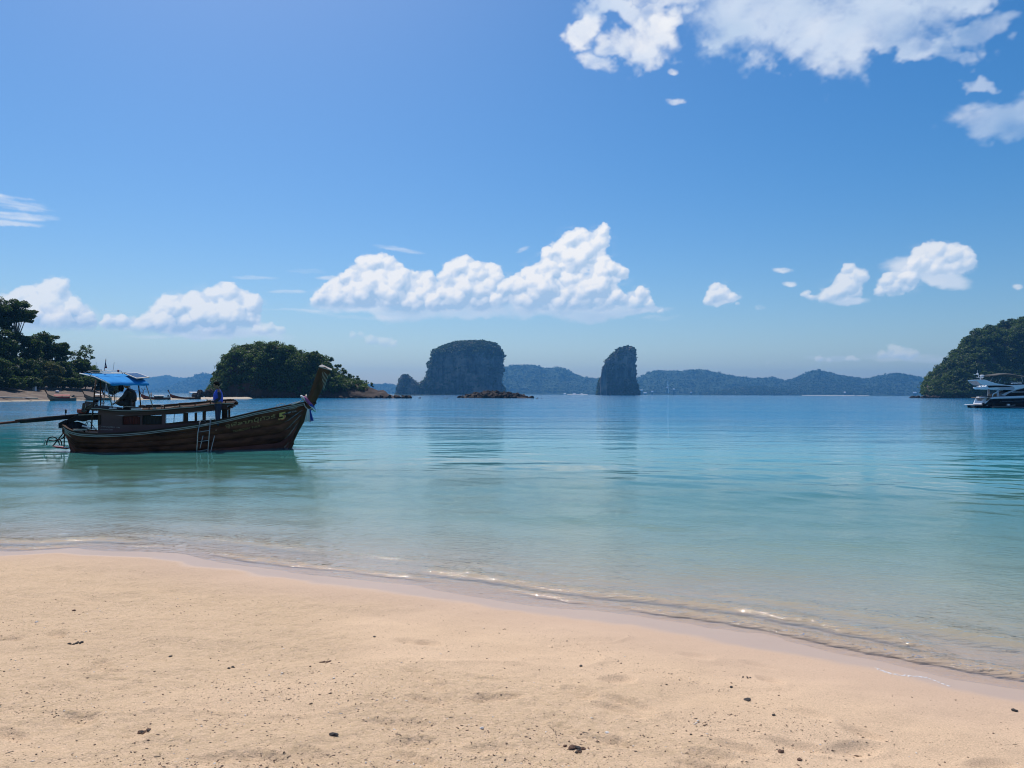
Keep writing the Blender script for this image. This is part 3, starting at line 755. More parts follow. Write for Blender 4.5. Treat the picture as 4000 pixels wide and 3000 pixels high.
_hr = skyline_land("hills_right", [(2960,1541),(3010,1515),(3050,1500),(3072,1491),(3110,1477),(3145,1463),(3178,1451),(3200,1453),(3225,1456),(3270,1466),(3313,1475),(3345,1478),(3381,1486),(3410,1477),(3435,1471),(3470,1465),(3503,1460),(3530,1465),(3557,1471),(3590,1476),(3612,1482),(3700,1490),(3800,1478),(3950,1500),(4200,1540)], 5300, 900, 900, M_far2, nx=560, amp=.07, tree=7, seed=12, zb=-5, kind='structure')
_hl = skyline_land("hills_low", [(2740,1541),(2800,1533),(2850,1525),(2900,1518),(2960,1514),(3010,1517),(3060,1523),(3100,1531),(3135,1543)], 4500, 250, 300, M_far2, nx=260, amp=.10, tree=6, seed=15, zb=-4, kind='structure')

def hill_trees(res, n, size, r0, r1, seed, m, ymax=.35):
    o, XX, YY, ZZ = res
    ny = XX.shape[0]
    w = np.ones_like(ZZ); w[int(ny * .58):] = 0; w *= (ZZ > 2) * (np.abs(np.gradient(ZZ, axis=0)) + 2)
    P_ = np.stack([XX.ravel(), YY.ravel(), ZZ.ravel()], -1)
    C = pick(P_, w.ravel(), n, seed); g_ = np.random.default_rng(seed); C += g_.normal(size=C.shape) * np.array([8, 6, 1.0])
    v, f, t = leaves(C, g_.uniform(r0, r1, n), 9, size, seed + 1, up=.5)
    mesh_np('forest', v, f, m, attrs={'tint': t}, kind='stuff')
hill_trees(_hm, 4200, 5.0, 5, 10, 201, M_leaf_karst); hill_trees(_hr, 3600, 5.0, 5, 10, 203, M_leaf_karst)
hill_trees(_hl, 900, 5.5, 7, 13, 205, M_leaf_karst); hill_trees(_hf, 2200, 6.0, 6, 11, 207, M_leaf_karst)
# pale sand strips and small shore buildings under the far hills
M_sandfar = mat("pale_sand", (.50, .46, .38), .95, .06, .02)
def far_strip(name, x0, x1, Y, h):
    P = at(np.array([x0, x1], float), np.array([1544., 1544.]), Y)
    if P.shape[0] == 3: P = P.T
    n = 30; X = np.linspace(P[0, 0], P[1, 0], n)
    h = h * .45; rows = [(-12, -1.5), (0, .3), (14, h), (40, h * 1.3), (60, -1.5)]
    V = [(x, Y + r[0] + 6 * math.sin(i * .7), r[1] if 0 < i < n - 1 else -1.5) for r in rows for i, x in enumerate(X)]
    mesh_np(name, V, gridf(len(rows), n), M_sandfar, smooth=True, kind='structure')
far_strip("sand_strip", 3124, 3352, 4300, 4.5)
far_strip("sand_strip", 3360, 3400, 4320, 3.5)
far_strip("sand_strip", 2215, 2300, 4550, 4.5)
M_white = mat("white_paint", (.80, .80, .78), .5, .05, 2.0)
M_redroof = mat("clay_roof", (.36, .17, .12), .8, .2, 2.0)
hspots = [(2206,1537,22,'white low house at the left end of the sand strip below the middle hills'),
          (2243,1536,30,'long white house behind the sand strip left of the rock tower'),
          (2272,1537,18,'small white house at the right end of the sand strip left of the rock tower'),
          (2506,1523,24,'white hillside house just right of the rock tower'),
          (2520,1533,30,'wide pale building near the water just right of the rock tower'),
          (2548,1528,16,'tiny white hut above the shore right of the rock tower'),
          (2606,1512,14,'small pale house beside the mast on the middle hill'),
          (2632,1519,16,'pale house lower right of the mast on the middle hill'),
          (2700,1531,18,'pale shed low on the shore under the middle hill'),
          (2790,1540,20,'white building by the water where the low dark hill starts'),
          (3573,1532,26,'white building on the slope beside the right forested headland'),
          (3300,1531,14,'lone pale hut on the slope above the long sand strip')]
for px, py, wd, lb in hspots:
    Yh = 4620 if px < 2900 else 4340
    p = at(float(px), float(py), Yh); z0 = max(2.0, p[2] - 3)
    wd = wd * .6
    e = empty('house', (p[0], Yh, z0), label=lb, cat='house', group='small buildings on the far shore')
    MB().box((0, 0, 0), (wd, 8, 5)).build('wall', M_white, e)
    MB().add([(-wd/2-.6,-5,2.5),(wd/2+.6,-5,2.5),(wd/2+.6,5,2.5),(-wd/2-.6,5,2.5),(-wd/2+1,0,4.6),(wd/2-1,0,4.6)], [(0,1,5,4),(2,3,4,5),(0,4,3),(1,2,5),(3,2,1,0)]).build('roof', M_redroof if px in (2606, 2700) else M_white, e)
    MB().box((0, 5, -20), (wd * .9, 10, 32)).build('foundation', M_far, e)
p = at(2609., 1505., 4700.)
tw = empty('radio_mast', (p[0], 4700, 10), label='thin pale lattice radio mast rising on the slope of the middle hill', cat='mast')
f = MB()
for sx, sy in ((-1, -1), (1, -1), (1, 1), (-1, 1)): f.tube([(sx * 4, sy * 4, 0), (sx * .6, sy * .6, 78)], .7, 4)
for k in range(9):
    q = 4 - 3.4 * k / 9; q2 = 4 - 3.4 * (k + 1) / 9; z0 = 78 * k / 9; z1 = 78 * (k + 1) / 9
    f.tube([(-q, -q, z0), (q2, -q2, z1)], .4, 4); f.tube([(q, -q, z0), (-q2, -q2, z1)], .4, 4)
f.build('lattice', M_white, tw)
MB().tube([(0, 0, 78), (0, 0, 86)], .35, 5).build('antenna', M_white, tw)

# ================================================================== LIMESTONE STACKS
def rock_mat(name, c0, c1, c2, scale, bumpd, vert=.25, streak=.5):
    m = bpy.data.materials.new(name); m.use_nodes = True; nt = m.node_tree; b = nt.nodes['Principled BSDF']
    b.inputs['Roughness'].default_value = .9; b.inputs['Specular IOR Level'].default_value = .2
    tc = N(nt, 'ShaderNodeTexCoord').outputs['Object']
    mp = N(nt, 'ShaderNodeMapping'); mp.inputs['Scale'].default_value = (1, 1, vert); nt.links.new(tc, mp.inputs[0])
    n = N(nt, 'ShaderNodeTexNoise', Scale=scale, Detail=8.0, Roughness=.65, Distortion=.3); nt.links.new(mp.outputs[0], n.inputs['Vector'])
    n2 = N(nt, 'ShaderNodeTexNoise', Scale=scale * .3, Detail=4.0); nt.links.new(tc, n2.inputs['Vector'])
    rp = N(nt, 'ShaderNodeValToRGB'); e = rp.color_ramp.elements; e[0].position = .34; e[1].position = .62
    e[0].color = (*c0, 1); e[1].color = (*c1, 1); nt.links.new(n.outputs[0], rp.inputs[0])
    st = N(nt, 'ShaderNodeMapRange'); st.inputs[1].default_value = .5; st.inputs[2].default_value = .68; st.inputs[4].default_value = streak; nt.links.new(n2.outputs[0], st.inputs[0])
    nt.links.new(mixc(nt, st.outputs[0], rp.outputs[0], c2), b.inputs['Base Color'])
    bp = N(nt, 'ShaderNodeBump', Strength=1.0, Distance=bumpd); nt.links.new(n.outputs[0], bp.inputs['Height']); nt.links.new(bp.outputs[0], b.inputs['Normal'])
    return m
M_lime = rock_mat("limestone", (.006, .006, .009), (.17, .16, .155), (.36, .26, .20), .09, 9.0, .16, .9)
def karst(Lp, Rp, Y, dr, m, parent, seed=1, nz=90, na=150, flute=.05, name='rock'):
    L = np.array(Lp, float); Rr = np.array(Rp, float)
    pl = at(L[:, 0], L[:, 1], Y); pr = at(Rr[:, 0], Rr[:, 1], Y)
    if pl.shape[0] == 3 and pl.shape[1] != 3: pl, pr = pl.T, pr.T
    if pl.shape[-1] != 3: pl = pl.T
    if pr.shape[-1] != 3: pr = pr.T
    zt = max(pl[:, 2].max(), pr[:, 2].max()); zb = -3
    zz = zb + (zt - zb) * (1 - (1 - np.linspace(0, 1, nz)) ** 1.6)
    o1, o2 = np.argsort(pl[:, 2]), np.argsort(pr[:, 2])
    xl = np.interp(zz, pl[o1, 2], pl[o1, 0]); xr = np.interp(zz, pr[o2, 2], pr[o2, 0])
    jz = sstep(2, 10, zz) * sstep(zt, zt - 8, zz); wv = (xr - xl).max()
    xl = xl + jz * wv * .035 * fbm2(zz * .11, zz * 0 + seed, 4, seed + 30, .7); xr = xr + jz * wv * .03 * fbm2(zz * .13, zz * 0 + seed + 4, 4, seed + 40, .7)
    c = (xl + xr) / 2; a = np.maximum((xr - xl) / 2, .5)
    a[-1] = .5
    b = a * dr
    th = np.linspace(0, 2 * math.pi, na, endpoint=False)
    ct, s_ = np.cos(th), np.sin(th)
    e = 2 / 2.5
    ux = np.sign(ct) * np.abs(ct) ** e; uy = np.sign(s_) * np.abs(s_) ** e
    TH, ZZ = np.meshgrid(th, zz)
    amax = a.max()
    nx_, ny_ = np.cos(TH) * amax, np.sin(TH) * amax
    n1 = fbm3(nx_ * 5 / amax, ny_ * 5 / amax, ZZ / amax * .8, 4, seed)
    n2 = fbm3(nx_ * 2.2 / amax, ny_ * 2.2 / amax, ZZ / amax * 2.2, 4, seed + 5)
    n3 = fbm3(nx_ * 14 / amax, ny_ * 14 / amax, ZZ / amax * 7, 3, seed + 8)
    disp = -np.abs(n1) * flute * 2.2 + n2 * flute * 1.3 + n3 * flute * .45
    edge = 1 - .6 * np.abs(ct)[None, :] ** 6          # keep the outline
    k = 1 + disp * edge + n3 * .012
    notch = 1 - .035 * np.exp(-((ZZ - 1.0) / 2.2) ** 2)
    X = c[:, None] + a[:, None] * ux[None, :] * k * notch; YY = Y + b[:, None] * uy[None, :] * k * notch
    V = np.stack([X, YY, ZZ + n3 * 1.2 * (ZZ > 5)], -1).reshape(-1, 3)
    F = gridf(nz, na, True)
    cap = np.stack([np.full(na - 2, (nz - 1) * na), (nz - 1) * na + np.arange(1, na - 1), (nz - 1) * na + np.arange(2, na), (nz - 1) * na + np.arange(2, na)], -1)
    mesh_np(name, V, F, m, parent, smooth=True)
    # sample points with normals for vegetation
    P0, P1, P3 = V[F[:, 0]], V[F[:, 1]], V[F[:, 3]]
    Nn = np.cross(P1 - P0, P3 - P0); ar = np.linalg.norm(Nn, axis=1) + 1e-9; Nn /= ar[:, None]
    cc = (V[F[:, 0]] + V[F[:, 2]]) / 2
    sgn = np.sign(Nn[:, 0] * (cc[:, 0] - np.repeat(c[:-1], na)) + Nn[:, 1] * (cc[:, 1] - Y)); sgn[sgn == 0] = 1
    flip = np.median(sgn); Nn *= flip
    return cc, Nn, ar, zt

YK = 2000.0
k1 = empty('limestone_stack', (0, 0, 0), label='massive square topped limestone island with sheer dark cliffs in the middle distance', cat='island')
cc, Nn, ar, zt = karst([(1640,1543),(1649,1494),(1658,1478),(1664,1464),(1668,1444),(1671,1424),(1677,1404),(1684,1387),(1698,1372),(1714,1362),(1735,1353),(1754,1347),(1778,1341),(1798,1337),(1850,1335.5),(1890,1335)],
                   [(1978,1543),(1975,1534),(1967,1504),(1966,1470),(1969,1430),(1970,1389),(1967,1380),(1962,1372),(1952,1358),(1938,1348),(1915,1340),(1898,1336.5),(1892,1335.2)], YK, .8, M_lime, k1, 3, flute=.07)
vis = sstep(.3, -.3, Nn[:, 1])
veg = ar * (sstep(.25, .6, Nn[:, 2]) * 1.2 + .9 * sstep(.05, .3, fbm3(cc[:, 0] * .02, cc[:, 1] * .02, cc[:, 2] * .03, 3, 9)) * sstep(1750, 1600, cc[:, 0] * 0 + 2000 + cc[:, 0] / YK * 3000)
      + 1.4 * sstep(45, 8, cc[:, 2]) * sstep(1880, 1740, 2000 + cc[:, 0] / YK * 3000) + .9 * sstep(zt - 55, zt - 20, cc[:, 2])) * (.15 + vis)
C = pick(cc, veg, 2300, 4)
v, f, t = leaves(C, rng.uniform(2.2, 6.0, len(C)), 15, 2.0, 5, up=.6)
mesh_np('foliage', v, f, M_leaf_karst, k1, attrs={'tint': t}, kind='stuff')
k2 = empty('limestone_pinnacle', (0, 0, 0), label='small jagged twin peaked rock standing left of the massive square island', cat='island')
cc, Nn, ar, zt = karst([(1546,1543),(1550,1519),(1557,1489),(1562,1478),(1570,1463)], [(1660,1543),(1650,1510),(1632,1497),(1619,1487),(1604,1474),(1596,1466),(1576,1463.2)], 1990, .8, M_lime, k2, 21, 50, 90, flute=.12)
C = pick(cc, ar * (.3 + sstep(0, .6, Nn[:, 2]) + sstep(35, 5, cc[:, 2])), 320, 6)
v, f, t = leaves(C, rng.uniform(1.8, 4.0, len(C)), 12, 1.8, 7)
mesh_np('foliage', v, f, M_leaf_karst, k2, attrs={'tint': t}, kind='stuff')
k3 = empty('limestone_stack', (0, 0, 0), label='tall narrow limestone rock tower standing alone between the far hills', cat='island')
YK3 = 2100.0
cc, Nn, ar, zt = karst([(2328,1544),(2330,1539),(2333,1500),(2341,1484),(2350,1469),(2356,1440),(2362,1420),(2365,1409),(2378,1394),(2395,1379),(2408,1368),(2420,1360),(2434,1355),(2448,1352)],
                   [(2499,1544),(2497,1539),(2494,1518),(2490,1504),(2486,1488),(2484,1469),(2485,1420),(2486,1385),(2484,1374),(2480,1366),(2474,1360),(2462,1354),(2452,1351.6)], YK3, .75, M_lime, k3, 31, flute=.085)
X_ = 2000 + cc[:, 0] / YK3 * 3000
C = pick(cc, ar * (sstep(.2, .6, Nn[:, 2]) * 1.5 + 2.2 * sstep(42, 8, cc[:, 2]) + .8 * sstep(2440, 2390, X_) * sstep(.0, .25, fbm3(cc[:, 0] * .03, cc[:, 1] * .03, cc[:, 2] * .03, 3, 4)) + .9 * sstep(zt - 30, zt, cc[:, 2])) * (.15 + sstep(.3, -.3, Nn[:, 1])), 1000, 8)
v, f, t = leaves(C, rng.uniform(2.0, 4.6, len(C)), 13, 1.9, 9)
mesh_np('foliage', v, f, M_leaf_karst, k3, attrs={'tint': t}, kind='stuff')
k4 = empty('limestone_pinnacle', (0, 0, 0), label='thin rock needle leaning against the left side of the tall rock tower', cat='rock')
cc, Nn, ar, zt = karst([(2344,1500),(2347,1470),(2352,1445),(2357,1428)], [(2372,1500),(2369,1450),(2366,1436),(2361,1427)], 2050, .8, M_lime, k4, 41, 30, 50, flute=.15)

# ================================================================== BOULDERS
def boulder_mesh(name, seed, m):
    bm = bmesh.new(); bmesh.ops.create_icosphere(bm, subdivisions=2, radius=1)
    co = np.array([v.co for v in bm.verts])
    n = fbm3(co[:, 0] * 1.3 + seed * 3, co[:, 1] * 1.3, co[:, 2] * 1.3, 3, seed)
    for v, k in zip(bm.verts, n): v.co *= 1 + .75 * float(k)
    me = bpy.data.meshes.new(name); bm.to_mesh(me); bm.free(); me.materials.append(m); return me
M_reef = rock_mat("reef_rock", (.018, .014, .013), (.060, .045, .038), (.075, .042, .03), .8, .25, 1, .6)
M_brown = rock_mat("brown_rock", (.024, .016, .013), (.075, .048, .036), (.12, .050, .030), .22, .5, .6, .7)
reef_me = [boulder_mesh('rock', s, M_reef) for s in range(5)]
brown_me = [boulder_mesh('rock', s + 9, M_brown) for s in range(5)]
def rocks(parent, pts, rmin, rmax, mes, seed, flat=.6):
    g = random.Random(seed)
    for p in pts:
        o = bpy.data.objects.new('rock', g.choice(mes)); COL.objects.link(o); o.parent = parent
        r = g.uniform(rmin, rmax); o.location = p; o.scale = (r * g.uniform(.8, 1.6), r, r * flat * g.uniform(.8, 1.4)); o.rotation_euler = (g.uniform(-.4, .4), g.uniform(-.4, .4), g.uniform(0, 6))

# low reef in front of the big stack
YR = 372.0
reef = empty('rock_reef', (0, 0, 0), label='low black rocky reef breaking the water in front of the massive island', cat='reef')
skp = [(1775,1557),(1800,1551),(1822,1541),(1850,1536),(1876,1533),(1895,1528),(1915,1527),(1940,1531),(1962,1536),(1985,1534),(2003,1537),(2025,1541),(2045,1546),(2064,1552),(2090,1557)]
_, XX, YY, ZZ = skyline_land("reef_base", [(a, b + 3) for a, b in skp], YR, 7, 9, M_reef, nx=120, ny=24, amp=.25, nscale=2, seed=31, p=2.0, zb=-.8, parent=reef)
g = random.Random(3); pts = []
sp_ = np.array(skp, float)
for k in range(150):
    px = g.triangular(1778, 2088, 1930); dz = g.random()
    Yp = YR - 6 + 9 * dz; top = at(px, float(np.interp(px, sp_[:, 0], sp_[:, 1])), YR)
    h = max(0.05, (top[2] - .3) * (1 - abs(Yp - YR) / 8))
    pts.append((top[0] * Yp / YR, Yp, h))
rocks(reef, pts, .45, 1.25, reef_me, 5, .8)
for px, py, r in ((1735,1556,.5),(1748,1556,.4),(1640,1556,.5),(2098,1556.5,.4),(2115,1557,.3)):
    P_ = gp(float(px), float(py)); rocks(reef, [(P_[0], P_[1], 0.02)], r, r, reef_me, px, .5)

# ================================================================== WOODED ISLAND LEFT OF CENTRE
YI = 335.0
isl = empty('wooded_island', (0, 0, 0), label='rounded bush covered island with brown rock base sloping down to the right', cat='island')
ski = [(796,1553),(812,1540),(826,1520),(833,1500),(845,1470),(856,1448),(870,1418),(887,1392),(905,1362),(923,1345),(940,1338),(963,1334),(1000,1333),(1024,1331),(1050,1335),(1075,1340),(1107,1350),(1162,1360),(1205,1372),(1227,1370),(1245,1377),(1267,1392),(1295,1424),(1324,1446),(1350,1464),(1393,1492),(1415,1503),(1433,1503),(1462,1515),(1480,1521),(1498,1518),(1507,1524),(1516,1534),(1535,1540),(1556,1549),(1585,1554),(1614,1556)]
_, XX, YY, ZZ = skyline_land("rock", [(a, b + 5 + 24 * float(sstep(845, 930, a)) * float(sstep(1440, 1300, a))) for a, b in ski], YI, 17, 22, M_brown, nx=260, ny=60, amp=.09, nscale=1.6, seed=51, p=2.6, zb=-.8, parent=isl)
XI = 2000 + XX / YY * 3000
zz = ZZ.ravel(); x_ = XI.ravel()
hrel = zz / np.maximum(1, np.interp(x_, [s_[0] for s_ in ski], [CAM_H + (1534 - s_[1]) / 3000 * YI for s_ in ski]))
bare = sstep(.15, .35, fbm3(XX.ravel() * .12, YY.ravel() * .12, zz * .16, 3, 77))
gz = np.abs(np.gradient(ZZ, axis=0)).ravel()
lowcut = np.interp(x_, [820, 860, 1000, 1200, 1300, 1420], [.14, .22, .18, .06, .2, .6])
wt = sstep(lowcut - .08, lowcut + .1, hrel) * (1 - .65 * bare * sstep(.75, .5, hrel)) * (x_ < 1425) * (YY.ravel() < YI + 8) * (zz > 1.0) * (.35 + gz)
P_ = np.stack([XX.ravel(), YY.ravel(), zz], -1)
C = pick(P_, wt, 1900, 14); C[:, 2] += rng.uniform(-.2, .9, len(C))
v, f, t = leaves(C, rng.uniform(.8, 1.9, len(C)), 42, .42, 15, tint=np.clip(.5 + .5 * fbm3(C[:, 0] * .25, C[:, 1] * .25, C[:, 2] * .25, 2, 3) + rng.normal(size=len(C)) * .2, 0, 1))
mesh_np('foliage', v, f, M_leaf_mid, isl, attrs={'tint': t}, kind='stuff')
# single shrubs standing free on the island's right slope and left edge
for px, py, r in ((1290,1404,1.0),(1318,1434,.9),(1345,1452,.9),(1372,1472,.8),(1394,1484,.7),(1408,1494,.5),(856,1440,1.1),(838,1488,.9),(1453,1504,.4),(838,1462,.6)):
    b_ = at(float(px), float(py), YI - 1.0)
    cs = b_ + rng.normal(size=(9, 3)) * r * .75
    v, f, t = leaves(cs, r * .75, 34, .34, int(px))
    mesh_np('shrub', v, f, M_leaf_mid, isl, attrs={'tint': t})
g = random.Random(8); pts = []
for k in range(120):
    px = g.uniform(770, 1600); y = 1556 - g.random() * (4 if px > 840 else 12)
    Yp = YI - 17 + g.uniform(-2, 3); p = at(px, y, Yp); pts.append((p[0], Yp, max(p[2], .0)))
rocks(isl, pts, .4, 1.3, reef_me + brown_me, 6, .7)
rk = empty('rock_outcrop', (0, 0, 0), label='jagged dark red rocks on the sand left of the wooded island', cat='rocks')
pts = []
for k in range(26):
    px = g.uniform(765, 835); top = np.interp(px, [765, 786, 795, 815, 822, 836], [1538, 1524, 1532, 1530, 1512, 1528]); y = g.uniform(top + 3, 1545)
    p = at(px, float(y), 300.); pts.append((p[0], 300 + g.uniform(-1, 1), p[2]))
rocks(rk, pts, .5, 1.1, brown_me + reef_me, 7, 1.1)

# ================================================================== LEFT HEADLAND AND SAND SPIT
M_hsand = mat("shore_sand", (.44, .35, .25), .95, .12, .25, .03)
def _tree_shade():  # browns the left beach: shade of the grove painted into the sand colour
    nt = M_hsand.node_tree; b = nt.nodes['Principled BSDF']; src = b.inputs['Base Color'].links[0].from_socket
    a_ = N(nt, 'ShaderNodeAttribute', attribute_name='tree_shade').outputs['Fac']
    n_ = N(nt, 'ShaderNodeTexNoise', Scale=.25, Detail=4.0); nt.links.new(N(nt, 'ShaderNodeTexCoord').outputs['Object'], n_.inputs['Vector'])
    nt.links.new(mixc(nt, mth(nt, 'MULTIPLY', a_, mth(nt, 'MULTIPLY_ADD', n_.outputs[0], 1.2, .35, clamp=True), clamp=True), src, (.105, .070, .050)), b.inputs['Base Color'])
_tree_shade()
LT, LZ = [-8, 0, 8, 20, 35, 75], [-1.2, 0, 1.2, 2.5, 3.6, 5.0]
def left_land():
    pxs = np.linspace(-900, 1010, 300)
    sh = np.stack([np.interp(pxs, LEFT_SHORE_PX[:, 0], LEFT_SHORE[:, 0]), np.interp(pxs, LEFT_SHORE_PX[:, 0], LEFT_SHORE[:, 1])], 1)
    ts = np.array([-8, -3, -1, 0, .6, 1.5, 3, 5, 8, 12, 16, 20, 25, 32, 40, 50, 62, 75])
    left = sstep(470, 330, pxs)
    V = []
    for t in ts:
        zl = np.interp(t, LT, LZ); zr = np.interp(t, [-8, 0, 8, 16, 30, 75], [-1.2, 0, .38, .5, .3, -1.0])
        z = zl * left + zr * (1 - left)
        z = z * sstep(1012, 960, pxs) + -.6 * (1 - sstep(1012, 960, pxs))
        X = sh[:, 0] * (1 + t / sh[:, 1]); Y = sh[:, 1] + t
        V.append(np.stack([X, Y, z + (.12 * fbm2(X * .2, Y * .2, 3, 5)) * (t > 1)], 1))
    tree_shade = np.tile(sstep(480, 380, pxs), len(ts)) * np.repeat(sstep(.3, 1.5, ts), len(pxs))  # mask for the painted tree shade, left beach above the waterline
    return mesh_np("headland", np.concatenate(V), gridf(len(ts), len(pxs)), M_hsand, smooth=True, attrs={'tree_shade': tree_shade}, kind='structure')
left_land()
def on_left(px, t):
    X = np.interp(px, LEFT_SHORE_PX[:, 0], LEFT_SHORE[:, 0]); Y = np.interp(px, LEFT_SHORE_PX[:, 0], LEFT_SHORE[:, 1])
    left = float(sstep(470, 330, px))
    z = float(np.interp(t, LT, LZ)) * left + float(np.interp(t, [-8, 0, 8, 16, 30, 75], [-1.2, 0, .38, .5, .3, -1.0])) * (1 - left)
    return X * (1 + t / Y), Y + t, z
def tree(px, top, hw, bot, t, lb, m, dens=1.0, open_=0.0, seed=1, grp='trees along the left headland'):
    g = random.Random(seed)
    x, y, z = on_left(px, t - 6)
    pt = at(float(px), float(top), y); pb = at(float(px), float(bot), y)
    r = hw / 3000 * y; H = pt[2]; hb = max(pb[2], z + .8)
    e = empty('tree', (pt[0], y, z), label=lb, cat='tree', group=grp)
    cz = (H + hb) / 2 - z; rz = (H - hb) / 2
    # limbs
    tr = MB()
    base = Vector((g.uniform(-.5, .5), 0, -.6)); fork = Vector((g.uniform(-.5, .5), 0, max(.8, (hb - z) * .75)))
    th = .12 + .018 * (H - z)
    tr.tube([base, base.lerp(fork, .5) + Vector((g.uniform(-.3, .3), 0, 0)), fork], [th * 1.25, th, th * .8], 7)
    cl = []
    nb = 7 + int(5 * dens)
    for k in range(nb):
        a = g.uniform(0, 6.28); q = g.uniform(.35, .85)
        zc = g.uniform(-.75, .85)
        tip = Vector((math.cos(a) * r * q * math.sqrt(max(.1, 1 - zc * zc)), math.sin(a) * r * q * .9, cz + rz * zc * .85))
        mid = fork.lerp(tip, .5) + Vector((0, 0, -abs(g.gauss(0, .08)) * r))
        tr.tube([fork, mid, tip], [th * .5, th * .28, th * .1], 5)
        cl.append((tip, r * g.uniform(.28, .42)))
        for _ in range(int(3 * dens) + 1):
            d = Vector((g.gauss(0, 1), g.gauss(0, 1), g.gauss(0, .6))).normalized() * r * .42
            cl.append((tip + d, r * g.uniform(.16, .30)))
    tr.build('trunk', M_bark_pale if seed % 3 == 0 else M_bark, e, smooth=True)
    if not open_:
        for k in range(14):
            a = g.uniform(0, 6.28); zc = g.uniform(-.9, .95); w = math.sqrt(1 - zc * zc)
            cl.append((Vector((math.cos(a) * r * w * .75, math.sin(a) * r * w * .7, cz + rz * zc * .9)), r * g.uniform(.25, .38)))
    C = np.array([list(c[0]) for c in cl]); Rr = np.array([c[1] for c in cl])
    C[:, 2] = np.clip(C[:, 2], hb - z + .15 * rz, H - z - .1 * rz)
    per = int((46 if open_ else 100) * (0.6 + .4 * dens))
    v, f, tt = leaves(C, Rr, per, .30 if not open_ else .26, seed * 7, flat=.6)
    mesh_np('crown', v, f, m, e, attrs={'tint': tt})
    return e
TREES = [
 (55,1158,62,1300,44,'tall dark tree with a round crown rising above the rest at the left edge',M_leaf_dark,1.2,0),
 (-45,1130,75,1330,48,'tall dark tree cut by the left edge of the picture',M_leaf_dark,1.2,0),
 (-170,1180,110,1420,50,'broad dark tree beyond the left edge of the picture',M_leaf_dark,1.2,0),
 (5,1285,72,1430,40,'bushy dark tree directly under the tallest round crown',M_leaf_dark,1.2,0),
 (98,1308,58,1430,40,'dark green tree just right of the tallest tree',M_leaf_dark,1.1,0),
 (162,1297,52,1410,42,'flat topped tree with layered branches above the middle of the grove',M_leaf_mid,1.0,0),
 (215,1335,50,1450,38,'dark round tree right of the flat topped tree',M_leaf_dark,1.2,0),
 (318,1347,44,1425,36,'sparse open crowned tree standing against the sky above the blue canopy',M_leaf_dark,.55,1),
 (246,1415,58,1525,32,'dense low tree behind the red canopied boat',M_leaf_dark,1.2,0),
 (302,1405,46,1500,34,'dark tree just below the sparse open crowned tree',M_leaf_dark,1.1,0),
 (362,1424,42,1500,32,'feathery tree reaching right behind the blue canopy',M_leaf_mid,.8,1),
 (150,1400,68,1525,33,'wide mid green tree in the middle of the grove',M_leaf_dry,1.2,0),
 (62,1395,76,1530,34,'wide dark tree above the shaded beach at the left',M_leaf_dark,1.2,0),
 (-45,1390,84,1530,34,'large dark tree at the far left above the beach',M_leaf_dark,1.2,0),
 (195,1470,46,1540,28,'pale green bushy tree low behind the beach',M_leaf_dry,1.1,0),
 (108,1478,50,1540,28,'low dark tree above the white box on the beach',M_leaf_dark,1.1,0),
 (330,1475,42,1538,28,'low dark tree behind the mooring of the white roofed boat',M_leaf_dark,1.1,0),
 (398,1468,34,1535,28,'small dark tree seen under the blue canopy on its left',M_leaf_dark,1.0,0),
 (440,1488,28,1540,26,'rightmost small tree of the grove under the blue canopy',M_leaf_mid,1.0,0),
 (20,1478,56,1540,27,'low shadowy tree at the left end of the beach',M_leaf_dark,1.1,0),
 (268,1478,40,1540,27,'low dark tree right behind the red canopied boat',M_leaf_mid,1.1,0)]
for i, (px, top, hw, bot, t, lb, m, dn, op) in enumerate(TREES): tree(px, top, hw, bot, t, lb, m, dn, op, seed=i + 3)
# bare driftwood-like tree on the spit
x, y, z = on_left(558, 14); bt = empty('bare_tree', (x, y, z), label='small leafless dark tree on the sand spit seen under the blue canopy', cat='tree')
f = MB(); s = y / 3000
f.tube([(0,0,-.4),(0,0,14*s),(1*s,0,26*s)], [.18,.14,.1], 6); f.tube([(1*s,0,26*s),(-6*s,0,36*s),(-16*s,.5,38*s)], [.09,.06,.03], 5)
f.tube([(1*s,0,24*s),(8*s,-.4,34*s),(7*s,0,42*s)], [.08,.05,.02], 5); f.tube([(0,0,20*s),(-30*s,0,28*s),(-48*s,0,27*s)], [.08,.05,.02], 5); f.tube([(6*s,-.3,31*s),(14*s,0,33*s)], [.05,.02], 5)
f.build('trunk', M_bark, bt, smooth=True)

# ================================================================== RIGHT FORESTED HEADLAND
M_hillrock = rock_mat("shore_rock", (.03, .025, .022), (.10, .085, .07), (.14, .09, .06), .3, .6, .5, .6)
YH = 700.0
skh = [(3600,1556),(3606,1530),(3610,1500),(3614,1485),(3628,1470),(3645,1456),(3662,1440),(3690,1420),(3700,1405),(3712,1392),(3735,1368),(3752,1352),(3770,1330),(3778,1320),(3800,1304),(3830,1288),(3860,1275),(3895,1262),(3930,1250),(3960,1243),(4000,1246),(4080,1236),(4200,1215),(4400,1205),(4700,1260),(5000,1400),(5300,1556)]
hill, XX, YY, ZZ = skyline_land("forested_headland", [(a, b + 18 + 8 * float(sstep(3640, 3800, a))) for a, b in skh], YH, 70, 90, M_hillrock, nx=300, ny=60, amp=.12, nscale=1.6, seed=71, p=2.0, zb=-1.5, kind='structure')
px_ = 2000 + XX / YY * 3000
dY = np.abs(np.gradient(ZZ, axis=0)) + .6
w_ = ((px_ < 4250) * (YY < YH + 22) * (ZZ > 1.6) * dY).ravel()
P_ = np.stack([XX.ravel(), YY.ravel(), ZZ.ravel()], -1)
C = pick(P_, w_, 2300, 24); C += rng.normal(size=C.shape) * np.array([1.0, 1.0, .4])
